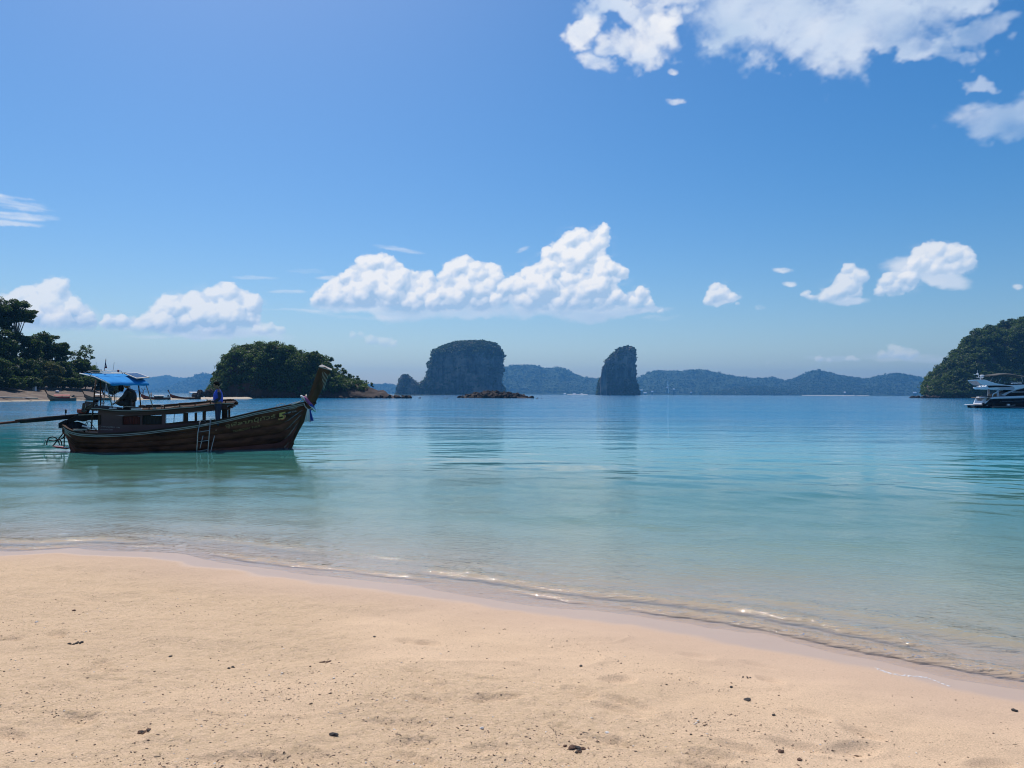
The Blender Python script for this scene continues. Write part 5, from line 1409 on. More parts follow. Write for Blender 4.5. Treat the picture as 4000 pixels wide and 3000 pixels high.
# canvas and nets heaped over the mount
cv = MB(); gg = random.Random(2)
V = []
for i in range(18):
    for j in range(10):
        u, v_ = i / 17, j / 9
        px = 262 + 78 * u; top = interp(px, [262, 285, 310, 330, 342], [1652, 1648, 1648, 1656, 1668])
        y = -.34 + .68 * v_
        z = B.loc(px, top, 0).z - .30 * abs(v_ - .5) ** 1.5 * 2 + .015 * gg.random()
        V.append((B.loc(px, 1660, 0).x, y * (1 - .3 * u), z))
mesh_np('tarpaulin', V, gridf(18, 10), M_black, boat, smooth=True)
c0 = ep(321, 1663, -.50); c1 = ep(356, 1672, -.5); c2 = ep(378, 1677, -.5)
MB().tube([c0, c1, c2], .028, 8).build('white_pipe', M_cloth_w, boat, smooth=True)
MB().box(ep(318, 1678, -.6), (.42, .3, .04), ry=-.03).build('hatch_board', M_trim, boat)
# tail shaft
tl = [ep(292, 1628, 0), ep(200, 1637, 0), ep(79, 1646, 0)]
MB().tube(tl, [.055, .065, .072], 10).build('tail_sleeve', M_black, boat, smooth=True)
MB().tube([ep(300, 1620, 0), ep(190, 1630, 0), ep(60, 1643, 0)], .030, 8).build('tail_tube', M_darkwood, boat, smooth=True)
MB().tube([ep(79, 1646, 0), ep(-80, 1662, 0), ep(-330, 1690, 0)], [.042, .038, .032], 8).build('tail_shaft', M_redwood, boat, smooth=True)
hub = ep(-332, 1690, 0)
pr = MB().tube([hub, hub + Vector((-.12, 0, -.015))], [.05, .02], 8)
pr.build('propeller_hub', M_steel, boat, smooth=True)
for k in range(3):
    a = k * 2.094; d = Vector((0, math.cos(a), math.sin(a))); e_ = Vector((0, -math.sin(a), math.cos(a)))
    h0 = hub + Vector((-.05, 0, 0))
    MB().add([h0 + d * .03 - e_ * .02 + Vector((.02, 0, 0)), h0 + d * .16 - e_ * .06 + Vector((.03, 0, 0)), h0 + d * .19, h0 + d * .15 + e_ * .06 - Vector((.03, 0, 0)), h0 + d * .03 + e_ * .02 - Vector((.02, 0, 0))], [(0, 1, 2, 3, 4)]).build('propeller_blade', M_steel, boat)
MB().tube([ep(256.5, 1622, 0), ep(257, 1612, 0)], .012, 6).build('tiller_stem', M_black, boat)
MB().box(ep(257, 1607, 0), (.055, .04, .13)).build('tiller_grip', M_black, boat, bevel=.01)
# stern guard hoops dipping into the water
def hoop(name, pts, r=.020, m=M_black):
    return MB().tube([ep(a, b, y) for a, b, y in pts], r, 7).build(name, m, boat, smooth=True)
hoop('guard_hoop', [(182,1738,-.3),(184,1722,-.3),(192,1710,-.3),(206,1706,-.3),(219,1711,-.3),(228,1722,-.3),(233,1738,-.3)])
hoop('guard_hoop', [(172,1742,.3),(174,1724,.3),(180,1716,.3)], .022, M_steel)
hoop('guard_hoop', [(190,1720,-.1),(210,1722,-.1),(228,1718,-.1),(245,1712,0),(255,1698,0),(258,1684,0)])
hoop('guard_hoop', [(206,1742,0),(228,1716,0),(247,1692,0),(252,1684,0)])
hoop('guard_hoop', [(232,1716,.2),(239,1724,.2),(242,1740,.2)])
hoop('guard_post', [(252,1676,-.1),(251,1712,-.1),(250,1752,-.1)])
MB().prism([B.xz(212, 1741), B.xz(246, 1744), B.xz(270, 1748), B.xz(270, 1753), B.xz(230, 1748)], -.25, .1).build('step_board', M_redm, boat)
MB().box(ep(262, 1747, -.25), (.16, .12, .03)).build('step_board', M_cloth_w, boat)

# ------------------------------------------------------------------ boarding ladder on the near side
def lad(px, py, y=-1.14): return B.loc(px, py, y)
for pts in ([(776,1660,-1.0),(777,1648,-1.06),(782,1645,-1.14),(773,1690,-1.2),(769,1755,-1.22),(769,1770,-1.22)], [(824,1650,-1.0),(824,1640,-1.05),(822,1640,-1.14),(817,1700,-1.18),(812,1765,-1.2),(811,1772,-1.2)]):
    MB().tube([lad(*p) for p in pts], .016, 8).build('ladder_rail', M_steel, boat, smooth=True)
for pts in ([(800,1658,-.9),(802,1646,-.95),(792,1641,-1.02),(779,1645,-1.1)], [(846,1650,-.9),(845,1642,-.95),(836,1636,-1.0),(822,1637,-1.1)]):
    MB().tube([lad(*p) for p in pts], .014, 7).build('ladder_hook', M_steel, boat, smooth=True)
for k, (y0, y1) in enumerate(((1663, 1655), (1688, 1681), (1726, 1720), (1762, 1756))):
    MB().tube([lad(776 - k * 1.5, y0, -1.16 - k * .015), lad(821 - k * 2.2, y1, -1.16 - k * .015)], .013, 7).build('ladder_rung', M_steel, boat, smooth=True)
for pts in ([(838,1702,-1.1),(822,1768,-1.22)], [(793,1702,-1.08),(781,1752,-1.16)]):
    MB().tube([lad(*p) for p in pts], .012, 6).build('ladder_stay', M_steel, boat)

# ------------------------------------------------------------------ bow dressings and ropes
band = MB(); V = []
for i in range(20):
    a = 2 * math.pi * i / 20
    for j in range(4):
        cx, cy = 1188 + 9 * j, 1566 + 8 * j + 3 * j
        pc = B.loc(1196 + 11 * j * .9, 1560 + 12 * j, 0)
        V.append((pc.x + .05 * math.sin(a), math.cos(a) * (.16 + .02 * math.sin(3 * i)), pc.z + .055 * math.sin(a)))
for k, (px, py, m, r) in enumerate(((1190, 1562, M_cloth_w, .035), (1200, 1568, M_cloth_p, .06), (1208, 1576, M_cloth_p, .055), (1214, 1584, M_cloth_b, .05), (1218, 1592, M_cloth_w, .035))):
    pc = B.loc(px, py, 0)
    ring = [(pc.x + (.14 if True else 0) * math.cos(a) * .9, .15 * math.sin(a), pc.z - .16 * math.cos(a) * .9 - (.03 * math.sin(a))) for a in np.linspace(0, 2 * math.pi, 14, endpoint=False)]
    MB().tube(ring, r, 7, closed=True).build('ribbon_band', m, boat, smooth=True)
for k, (x0, x1, y, m) in enumerate(((1190, 1199, -.22, M_cloth_w), (1197, 1206, -.25, M_cloth_w), (1203, 1212, -.23, M_cloth_w), (1212, 1224, -.16, M_cloth_b), (1208, 1215, -.12, M_cloth_p), (1201, 1209, -.16, M_cloth_w))):
    V = []
    for i in range(7):
        for j in range(8):
            u, v_ = i / 6, j / 7
            px = 1206 + (x0 + (x1 - x0) * u - 1206) * (.35 + .75 * v_) ; py = 1598 + (50 - 4 * (k % 2)) * v_
            p = B.loc(px, py, y - .16 - .03 * math.sin(u * 6 + k) * v_); V.append(p)
    mesh_np('ribbon_tail', V, gridf(7, 8), m, boat, smooth=True)
def rope(pts, r=.011): MB().tube([B.loc(*p) for p in pts], r, 6).build('rope', M_rope, boat, smooth=True)
rope([(1196,1541,0),(1192,1552,-.05),(1180,1563,-.1),(1165,1572,-.2),(1150,1578,-.3)], .016)
rope([(1150,1578,-.3),(1130,1583,-.3),(1118,1590,-.35),(1105,1592,-.4)], .014)
rope([(1196,1541,0),(1199,1552,-.1),(1194,1566,-.12)], .014)
rope([(1072,1594,-.1),(1082,1583,-.1),(1096,1576,-.1),(1110,1578,-.1),(1120,1586,-.1)])
rope([(1120,1584,0),(1136,1576,0),(1150,1572,0),(1164,1570,0)])
rope([(1138,1590,-.1),(1146,1582,-.1),(1158,1580,-.05),(1166,1574,-.05)])
rope([(1186,1572,-.13),(1193,1590,-.22),(1206,1600,-.24),(1221,1594,-.16)], .018)
rope([(474,1600,-.5),(484,1590,-.5),(494,1587,-.5),(520,1590,-.5),(560,1592,-.5),(600,1590,-.55)], .014)
rope([(632,1594,-.6),(630,1586,-.6),(636,1584,-.55),(642,1593,-.6),(660,1594,-.6),(676,1590,-.6),(684,1585,-.6),(720,1588,-.6)], .015)
rope([(482,1588,-.4),(486,1583,-.4),(483,1580,-.4),(479,1583,-.4),(484,1588,-.4)], .014)
# odds and ends lying on the cabin roof
for nm, px, py, y, d, m, lb, ct in (('plastic_bag', 442, 1598, -.62, (.22, .12, .05), M_cloth_w, 'white plastic bag on the cabin roof left of the seated man', 'bag'),
                        ('paper_bundle', 534, 1601, -.66, (.34, .14, .05), M_cloth_w, 'flat white bundle on the near edge of the cabin roof', 'bundle'),
                        ('white_tub', 603, 1597, -.6, (.11, .11, .05), M_cloth_w, 'small white tub near the middle of the cabin roof', 'tub'),
                        ('black_cushion', 600, 1584, -.05, (.44, .3, .09), M_rubber, 'long black cushion right of the seated man', 'cushion'),
                        ('black_bag', 556, 1582, -.05, (.22, .26, .09), M_rubber, 'short black bag directly behind the seated man', 'bag'),
                        ('folded_tarp', 730, 1578, .05, (.52, .4, .07), M_rubber, 'dark folded tarpaulin toward the front of the cabin roof', 'tarpaulin'),
                        ('life_jacket', 668, 1584, .2, (.6, .3, .05), M_rubber, 'flat dark life jacket halfway along the cabin roof', 'life jacket')):
    p = B.loc(px, py, y)
    bm = bmesh.new(); bmesh.ops.create_cube(bm, size=1); bmesh.ops.subdivide_edges(bm, edges=bm.edges[:], cuts=4, use_grid_fill=True)
    for v in bm.verts:
        q = v.co.copy(); n_ = float(noise3(q.x * 3 + px, q.y * 3, q.z * 3, 3)); rr = 1 - .18 * (abs(q.x * 2) ** 4 + abs(q.y * 2) ** 4) * .6
        v.co = Vector((q.x * d[0] * (1 + .05 * n_), q.y * d[1] * (1 + .08 * n_), q.z * d[2] * rr * (1 + .35 * n_)))
    me = bpy.data.meshes.new(nm); bm.to_mesh(me); bm.free()
    for pl in me.polygons: pl.use_smooth = True
    zr = B.loc(px, interp(px, RX, RT), -.76).z + .075 * (1 - (y / .76) ** 2)
    o = link(nm, me, m, label=lb, cat=ct)
    w = Matrix.Translation(OB) @ Matrix.Rotation(YAW, 4, 'Z') @ Vector((p.x, y, zr + d[2] * .45))
    o.location = w; o.rotation_euler = (0, 0, YAW + .1)

# ------------------------------------------------------------------ lettering on the bow, laid on the planking
def hull_text(txt, px0, py0, px1, py1, h, m, bold=0.0, name='lettering', skew=0.0, side='hull'):
    cu = bpy.data.curves.new('t', 'FONT'); cu.body = txt; cu.size = 1; cu.offset = bold; cu.resolution_u = 3
    to = bpy.data.objects.new('t', cu); COL.objects.link(to)
    dg = bpy.context.evaluated_depsgraph_get(); me = bpy.data.meshes.new_from_object(to.evaluated_get(dg))
    bpy.data.objects.remove(to); me.materials.clear()
    co = np.empty(len(me.vertices) * 3); me.vertices.foreach_get('co', co); co = co.reshape(-1, 3)
    if not len(co): return
    w = co[:, 0].max() - co[:, 0].min(); co[:, 0] -= co[:, 0].min()
    S = (px1 - px0) / w; hs = h / .72
    out = []
    for x, y, _ in co:
        px = px0 + x * S + skew * y * hs; py = py0 + (py1 - py0) * (x / w) - y * hs
        if side == 'hull':
            best = B.loc(px, py, -beam(min(px, 1190)))
            for _k in range(3):
                gq = gun(min(px, 1190)); kz = keel(min(px, 1190)); q = min(.95, max(0, (gq.z - best.z) / (gq.z - kz)))
                hp = hull_pt(min(px, 1190), q, -1); best = B.loc(px, py, hp.y - .026)
        else: best = B.loc(px, py, -(YW + .056))
        out += [best.x, best.y, best.z]
    me.vertices.foreach_set('co', out); me.update()
    return link(name, me, m, boat)
hull_text('จุฬีลาภบุ๊ทัวร์', 880, 1671, 1076, 1632, 14, M_letter, .014)
hull_text('TOMBOON  TOUR', 910, 1690, 1017, 1667, 8.5, M_letter, .0)
n5 = hull_text('5', 1088, 1641, 1117, 1634, 27, M_letter_y, .03)
hull_text('760564', 1128, 1602, 1160, 1594, 6.5, M_letter_w)
hull_text('01156', 1126, 1616, 1158, 1608, 6.5, M_letter_w)
# the lower bowl of the 5 is red
V = []
for i in range(15):
    a = math.radians(-150 + 215 * i / 14)
    for r_ in (10.0, 13.6):
        px, py = 1101 + r_ * math.cos(a) * 1.05, 1630 - r_ * .82 * math.sin(a)
        gq = gun(px); kz = keel(px); z = B.loc(px, py, -beam(px)).z; q = max(0, (gq.z - z) / (gq.z - kz)); V.append(B.loc(px, py, hull_pt(px, q, -1).y - .030))
mesh_np('lettering', V, gridf(15, 2), M_letter_r, boat)
hull_text('นายบุญเรือง ม.๒', 395, 1668, 468, 1672, 5.5, M_letter_w, side='wall')
hull_text('คลองม่วง', 393, 1680, 440, 1681, 5.5, M_letter_w, side='wall')

# ================================================================== PEOPLE
M_skin = mat("tanned_skin", (.26, .135, .085), .55, .1, 8)
M_hair = mat("black_hair", (.010, .008, .008), .9, .3, 30, .003, spec=.05)
M_shirtb = mat("blue_rash_guard", (.03, .08, .60), .6, .15, 6, .004, 9)
M_navy = mat("navy_cloth", (.012, .016, .045), .7, .2, 8, .006, 10)
M_darkshirt = mat("dark_shirt", (.022, .020, .022), .8, .3, 8, .008, 10)
M_phone = mat("phone_plastic", (.02, .02, .025), .25, .1, 4)
def skin(name, nodes, edges, m, parent, sub=2, root=0, **kw):
    """nodes: [(x,y,z,r) or (x,y,z,rx,ry)]"""
    me = bpy.data.meshes.new(name); me.from_pydata([n[:3] for n in nodes], edges, [])
    o = bpy.data.objects.new(name, me); COL.objects.link(o)
    md = o.modifiers.new('s', 'SKIN'); md.use_smooth_shade = True
    for i, n in enumerate(nodes):
        d = me.skin_vertices[0].data[i]; d.radius = (n[3], n[4] if len(n) > 4 else n[3]); d.use_root = (i == root)
    ss = o.modifiers.new('u', 'SUBSURF'); ss.levels = sub; ss.render_levels = sub
    dg = bpy.context.evaluated_depsgraph_get(); dg.update()
    m2 = bpy.data.meshes.new_from_object(o.evaluated_get(dg)); bpy.data.objects.remove(o)
    m2.materials.clear()
    for p in m2.polygons: p.use_smooth = True
    m2.name = name
    return link(name, m2, m, parent, **kw)
def hand(parent, wr, dirv, palm_n, s=1.0, curl=.7, thumb=1, m=None):
    wr = Vector(wr); d = Vector(dirv).normalized(); n = Vector(palm_n).normalized(); sd_ = d.cross(n).normalized() * thumb
    h = MB()
    pc = wr + d * .045 * s
    Mx = Matrix((d, sd_, n)).transposed()
    # palm
    V = []
    for a, w, t in ((0, .026, .014), (.03, .038, .014), (.07, .040, .012), (.088, .038, .010)):
        c = wr + d * a * s
        for q, r_ in ((1, 1), (1, -1), (-1, -1), (-1, 1)): V.append(c + sd_ * w * q * s + n * t * r_ * s)
    F = []
    for i in range(3):
        for k in range(4): F.append((i * 4 + k, i * 4 + (k + 1) % 4, i * 4 + 4 + (k + 1) % 4, i * 4 + 4 + k))
    F += [(3, 2, 1, 0), (12, 13, 14, 15)]
    h.add(V, F)
    for k, L in enumerate((.072, .082, .076, .060)):
        b = wr + d * .085 * s + sd_ * (.030 - .020 * k) * s; p = [b]; dd = d.copy(); c = b
        for seg in (.45, .30, .25):
            dd = (dd - n * curl * .6).normalized(); c = c + dd * L * seg * s; p.append(c)
        h.tube(p, [.0095 * s, .009 * s, .008 * s, .006 * s], 6)
    b = wr + d * .025 * s + sd_ * .034 * s
    h.tube([b, b + (d * .5 + sd_ * .7 - n * .25) * .035 * s, b + (d * .9 + sd_ * .7 - n * .6) * .06 * s], [.013 * s, .011 * s, .008 * s], 6)
    return h.build('hand', m or M_skin, parent, smooth=True)
def head(parent, c, look, tilt=0.0, hair=True, s=1.0):
    """c: head centre, look: angle about z the face points to (0 = +x)"""
    bm = bmesh.new(); bmesh.ops.create_uvsphere(bm, u_segments=24, v_segments=16, radius=1)
    for v in bm.verts:
        x, y, z = v.co
        X = x * .098; Y = y * .076; Z = z * .118
        if z < 0: X *= 1 + .12 * z; Y *= 1 + .30 * z
        if x > .5: X += .008 * (1 - abs(z)) ; X = min(X, .097 + .01 * (z < -.5))
        f = math.exp(-((y / .22) ** 2 + ((z + .10) / .22) ** 2))
        if x > 0: X += .024 * f                                              # nose
        X += .010 * math.exp(-((y / .35) ** 2 + ((z + .75) / .16) ** 2)) * (x > 0)   # chin
        for s_ in (-1, 1): X -= .010 * math.exp(-(((y - s_ * .38) / .16) ** 2 + ((z - .05) / .14) ** 2)) * (x > 0)
        X += .006 * math.exp(-((y / .25) ** 2 + ((z + .45) / .08) ** 2)) * (x > 0)
        v.co = Vector((X, Y, Z)) * s
    me = bpy.data.meshes.new('head'); bm.to_mesh(me); bm.free()
    for p in me.polygons: p.use_smooth = True
    h = link('head', me, M_skin, parent); h.location = c; h.rotation_euler = (0, tilt, look)
    f = MB()
    for sg in (-1, 1): f.ball((-.005, sg * .078 * s, -.01), .030 * s, 8, 6, (.7, .3, 1))
    f.build('ear', M_skin, h, smooth=True)
    e = MB()
    for sg in (-1, 1): e.ball((.086 * s, sg * .030 * s, .008), .010 * s, 8, 6)
    e.build('eye', M_black, h, smooth=True)
    e = MB().box((.096 * s, 0, -.056 * s), (.008, .042, .006)); e.build('mouth', M_redwood, h)
    if hair:
        bm = bmesh.new(); bmesh.ops.create_uvsphere(bm, u_segments=24, v_segments=16, radius=1)
        dl = []
        for v in bm.verts:
            x, y, z = v.co
            if z < -.15 - .35 * (x < -.2) or (x > .55 and z < .42): dl.append(v); continue
            n_ = float(noise3(x * 5, y * 5, z * 5, 4)) * .05
            v.co = Vector((x * .108 - .006, y * .087, z * .130 + .004)) * (1 + n_) * s
        bmesh.ops.delete(bm, geom=dl, context='VERTS')
        me = bpy.data.meshes.new('hair'); bm.to_mesh(me); bm.free()
        for p in me.polygons: p.use_smooth = True
        ho = link('hair', me, M_hair, h); sm = ho.modifiers.new('t', 'SOLIDIFY'); sm.thickness = .012; sm.offset = -1
    return h
# standing man on the side deck, facing the stern (local -x), looking down at a phone
zf = B.loc(850, 1496, -.80).z - 1.69
pm_ = B.loc(852, 1600, -.80)
w = Matrix.Translation(OB) @ Matrix.Rotation(YAW, 4, 'Z') @ Vector((pm_.x, -.80, zf))
man = empty('person', w, YAW + R(180 + 14), label='man in blue rash guard standing on the side deck looking down at a phone', cat='person')
# local: faces +x
Bn = [(0,0,.95,.15,.11),(.0,0,1.10,.145,.10),(.01,0,1.26,.16,.11),(.0,0,1.39,.13,.10),(0,0,1.47,.055),(.025,0,1.52,.05),
      (.0,.17,1.405,.055),(-.03,.235,1.16,.045),(.15,.15,1.04,.036),(.26,.06,1.08,.026),
      (.0,-.17,1.405,.055),(-.04,-.25,1.16,.045),(.13,-.16,1.03,.036),(.26,-.07,1.07,.026),
      (0,.09,.86,.085),(.02,.10,.48,.058),(.0,.105,.10,.042),(.12,.12,.035,.04,.03),
      (0,-.09,.86,.085),(.0,-.10,.48,.058),(-.03,-.105,.10,.042),(.09,-.12,.035,.04,.03)]
Be = [(0,1),(1,2),(2,3),(3,4),(4,5),(3,6),(6,7),(7,8),(8,9),(3,10),(10,11),(11,12),(12,13),(0,14),(14,15),(15,16),(16,17),(0,18),(18,19),(19,20),(20,21)]
skin('body', Bn, Be, M_skin, man, 1)
hh_ = head(man, (.055, 0, 1.61), 0, .38)
sh_n = [(x, y, z, *(q * 1.13 + .010 for q in r)) for x, y, z, *r in (Bn[0], Bn[1], Bn[2], Bn[3])] + [(0, 0, 1.45, .062)]
skin('shirt', sh_n + [(.0,.17,1.41,.072),(0,-.17,1.41,.072)], [(0,1),(1,2),(2,3),(3,4),(3,5),(3,6)], M_shirtb, man, 1)
for s_ in (1, -1):
    o = 6 if s_ == 1 else 10
    skin('sleeve', [(*Bn[o][:3], .070), (*Bn[o+1][:3], .058), (*Bn[o+2][:3], .048), tuple(np.array(Bn[o+2][:3]) * .35 + np.array(Bn[o+3][:3]) * .65) + (.038,)], [(0,1),(1,2),(2,3)], M_navy, man, 1)
tr_n = [(0,0,1.03,.165,.125),(0,0,.93,.175,.135),(0,.095,.84,.108),(.02,.105,.48,.086),(.0,.11,.16,.075),(0,-.095,.84,.108),(0,-.105,.48,.086),(-.03,-.11,.16,.075)]
skin('trousers', tr_n, [(0,1),(1,2),(2,3),(3,4),(1,5),(5,6),(6,7)], M_navy, man, 1)
hand(man, (.26, .06, 1.08), (.8, -.35, .1), (0, .1, 1), 1, .8, -1)
hand(man, (.26, -.07, 1.07), (.8, .35, .1), (0, -.1, 1), 1, .8, 1)
ph = MB().box((.345, 0, 1.105), (.15, .075, .010), ry=-.5).build('phone', M_phone, label='dark phone held flat in both hands by the standing man', cat='phone')
ph.matrix_world = man.matrix_basis
# seated boatman under the canopy, facing the stern
ps = B.loc(510, 1588, -.30)
w = Matrix.Translation(OB) @ Matrix.Rotation(YAW, 4, 'Z') @ Vector((ps.x, -.25, ps.z - .01))
man2 = empty('person', w, YAW + R(180 - 4), label='dark dressed boatman sitting on the cabin roof under the blue canopy', cat='person')
Sn = [(0,0,.13,.17,.14),(.0,0,.27,.17,.13),(.02,0,.44,.19,.14),(.05,0,.55,.14,.12),(.09,0,.62,.06),(.12,0,.66,.052),
      (.06,.19,.55,.062),(.16,.26,.33,.05),(.37,.20,.19,.04),(.46,.16,.13,.028),
      (.06,-.19,.55,.062),(.18,-.25,.32,.05),(.38,-.19,.19,.04),(.48,-.14,.14,.028),
      (.06,.11,.12,.10),(.42,.20,.12,.072),(.16,.14,.06,.048),(.06,.10,.05,.04),
      (.06,-.11,.12,.10),(.42,-.20,.12,.072),(.18,-.14,.06,.048),(.08,-.08,.05,.04)]
skin('body', Sn, Be, M_skin, man2, 1)
head(man2, (.15, 0, .755), 0, .3)
skin('shirt', [(*Sn[k][:3], *(q * 1.16 + .012 for q in Sn[k][3:])) for k in (0, 1, 2, 3)] + [(.08, 0, .60, .075), (.06, .19, .55, .082), (.15, .255, .35, .066), (.32, .215, .22, .056), (.06, -.19, .55, .082), (.17, -.25, .34, .066), (.34, -.20, .21, .056)],
     [(0,1),(1,2),(2,3),(3,4),(3,5),(5,6),(6,7),(3,8),(8,9),(9,10)], M_darkshirt, man2, 1)
skin('trousers', [(0,0,.13,.185,.155),(.06,.11,.12,.118),(.42,.20,.125,.088),(.20,.145,.065,.065),(.06,-.11,.12,.118),(.42,-.20,.125,.088),(.22,-.145,.065,.065)], [(0,1),(1,2),(2,3),(0,4),(4,5),(5,6)], M_darkshirt, man2, 1)
hand(man2, (.46, .16, .13), (.9, -.1, -.3), (0, 0, 1), 1, .6, -1)
hand(man2, (.48, -.14, .14), (.9, .1, -.3), (0, 0, 1), 1, .6, 1)
# two beach walkers far away
def walker(px, t, lb, shirt, hat=False, rz=0.0, pt=None):
    if pt is None: x, y, z = on_left(px, t)
    else: x, y, z = pt
    e = empty('person', (x, y, z - .03), rz, label=lb, cat='person')
    n = [(a, b * (1 if abs(b) < .12 else .95), c, *r) for a, b, c, *r in Bn]
    n[8] = (.05, .24, .98, .036); n[9] = (.09, .24, .80, .028); n[7] = (-.02, .25, 1.18, .045); n[12] = (.02, -.24, .98, .036); n[13] = (.06, -.24, .80, .028); n[11] = (-.02, -.25, 1.18, .045)
    n[15] = (.10, .10, .48, .058); n[16] = (.06, .105, .1, .042); n[17] = (.18, .12, .035, .04, .03); n[20] = (-.18, -.105, .12, .042); n[21] = (-.06, -.12, .035, .04, .03)
    skin('body', n, Be, M_skin, e, 1); head(e, (.03, 0, 1.62), 0, 0)
    skin('shirt', sh_n + [(.0,.19,1.39,.075),(0,-.19,1.39,.075)], [(0,1),(1,2),(2,3),(3,4),(3,5),(3,6)], shirt, e, 1)
    skin('shorts', [(0,0,1.03,.165,.125),(0,0,.93,.175,.135),(0,.095,.84,.108),(.04,.105,.60,.092),(0,-.095,.84,.108),(0,-.105,.60,.092)], [(0,1),(1,2),(2,3),(1,4),(4,5)], M_navy, e, 1)
    if hat: MB().tube([(.03, 0, 1.70), (.03, 0, 1.74)], [.16, .10], 10).build('hat', M_cloth_w, e)
walker(589, 13, 'tiny walker in pale shirt and hat on the sand spit right of the canopy posts', M_cloth_w, True, 1.6)
_p = at(927., 1552., 318.); walker(927, 0, 'tiny dark figure walking on the sand below the wooded island', M_darkshirt, False, 2.6, (float(_p[0]), 318., float(max(.3, _p[2]))))
_p = at(818., 1548., 300.); walker(818, 0, 'tiny distant figure standing by the red rocks left of the wooded island', M_redm, False, 1.0, (float(_p[0]), 300., float(max(.2, _p[2]))))

# ================================================================== FAR LONGTAIL BOATS
def small_longtail(pb, ps, py_w, lb, canopy, cab=True, hull_m=None, cspan=(.30, .72), ch=1.35, tilt=0.0, L=None):
    """bow at pixel column pb, stern at ps; both on the waterline row py_w"""
    a = gp(float(pb), float(py_w)); b = gp(float(ps), float(py_w)); mid = (a + b) / 2
    Ln = float(np.hypot(*(a - b))) * .97; yaw = math.atan2(a[1] - b[1], a[0] - b[0])
    e = empty('longtail_boat', (mid[0], mid[1], 0), yaw, label=lb, cat='boat', group='longtail boats moored along the far sand')
    hm = hull_m or M_hullwood
    st = []
    for i in range(22):
        u = i / 21; x = (u - .5) * Ln
        b_ = .92 * (1 - abs(2 * u - .95) ** 3.2) ** .6 if abs(2 * u - .95) < 1 else .05
        b_ = max(.06, b_ * (1 if u > .1 else .75 + 2.5 * u))
        sheer = .55 + 1.05 * max(0, u - .45) ** 2 * 3.3 + .25 * max(0, .2 - u) * 2
        kx = -.3 if u < .86 else -.3 + (u - .86) / .14 * 1.2
        st.append((x, b_, sheer, min(kx, sheer - .1)))
    for side in (-1, 1):
        V = []
        for x, b_, s, k in st:
            for q, f in ((0, 1), (.35, .97), (.7, .78), (1, .1)):
                V.append((x, side * b_ * f, s + (k - s) * q))
        mesh_np('hull_side', V, gridf(22, 4), hm, e, smooth=True)
        MB().sweep([(x, side * (b_ + .02), s + .0) for x, b_, s, k in st], .08, .07).build('gunwale', M_darkwood, e)
    V = []
    for x, b_, s, k in st[:20]: V += [(x, -b_ * .93, s - .22), (x, b_ * .93, s - .22)]
    mesh_np('deck', V, gridf(20, 2), M_deck, e)
    xb = .5 * Ln
    MB().add([(xb - .35, -.06, .9), (xb + .05, -.06, 1.5), (xb + .75, -.10, 2.75), (xb + .42, -.10, 2.85), (xb - .1, -.07, 1.6), (xb - .35, .06, .9), (xb + .05, .06, 1.5), (xb + .75, .10, 2.75), (xb + .42, .10, 2.85), (xb - .1, .07, 1.6)],
             [(0, 1, 2, 3, 4), (9, 8, 7, 6, 5), (0, 5, 6, 1), (1, 6, 7, 2), (2, 7, 8, 3), (3, 8, 9, 4), (4, 9, 5, 0)]).build('bow_post', M_postwood, e)
    x0, x1 = (cspan[0] - .5) * Ln, (cspan[1] - .5) * Ln
    if cab:
        for s_ in (-1, 1): MB().box(((x0 + x1) / 2, s_ * .62, .72), (x1 - x0, .05, .45)).build('cabin_side', canopy if cab == 'c' else M_darkwood, e)
    V = []
    for i in range(10):
        for j in range(7):
            u, v_ = i / 9, j / 6; V.append((x0 - .15 + (x1 - x0 + .3) * u, -.85 + 1.7 * v_, ch + tilt * u + .16 * math.sin(math.pi * v_)))
    V2 = [(x, y, z - .06) for x, y, z in V]
    F = list(map(tuple, gridf(10, 7))); F += [tuple(k + 70 for k in reversed(f)) for f in F]
    F += [(i * 7, (i + 1) * 7, (i + 1) * 7 + 70, i * 7 + 70) for i in range(9)] + [(i * 7 + 6, (i + 1) * 7 + 6, (i + 1) * 7 + 76, i * 7 + 76) for i in range(9)]
    mesh_np('canopy', V + V2, F, canopy, e)
    for xx in (x0, (x0 + x1) / 2, x1):
        for s_ in (-1, 1): MB().tube([(xx, s_ * .7, .35), (xx, s_ * .78, ch + tilt * (xx - x0) / (x1 - x0))], .03, 5).build('canopy_post', M_darkwood, e)
    xs = -.5 * Ln
    MB().box((xs + .7, 0, 1.0), (.6, .4, .35)).box((xs + .55, 0, 1.22), (.35, .3, .2)).build('engine', M_grease, e, bevel=.03)
    MB().tube([(xs + .8, 0, .95), (xs - 1.0, .1, 1.0), (xs - 3.0, .2, .55)], .045, 6).build('tail_shaft', M_black, e)
    MB().box((xs + .3, 0, .8), (.5, .5, .12)).build('engine_mount', M_darkwood, e)
    return e
M_redcan = mat("red_canopy", (.46, .035, .03), .6, .15, 3)
M_whitecan = mat("white_canopy", (.70, .72, .74), .5, .06, 3)
M_greycan = mat("grey_canopy", (.30, .30, .31), .6, .1, 3)
M_palehull = mat("pale_hull", (.15, .12, .10), .6, .25, 3)
small_longtail(182, 300, 1565, 'longtail boat with red canopy and pale hull resting on the shaded beach', M_redcan, 'c', M_palehull, (.24, .74), 1.25)
small_longtail(326, 438, 1563, 'longtail boat with small white roof seen left of the seated boatman', M_whitecan, True, M_palehull, (.36, .62), 1.45)
small_longtail(548, 668, 1560.5, 'dark longtail boat with flat grey roof seen just right of the canopy posts', M_greycan, True, M_redwood, (.25, .55), 1.15)
small_longtail(662, 786, 1559.5, 'dark longtail boat with tall bow and small raised white awning by the sand spit', M_whitecan, False, None, (.16, .36), 2.1)
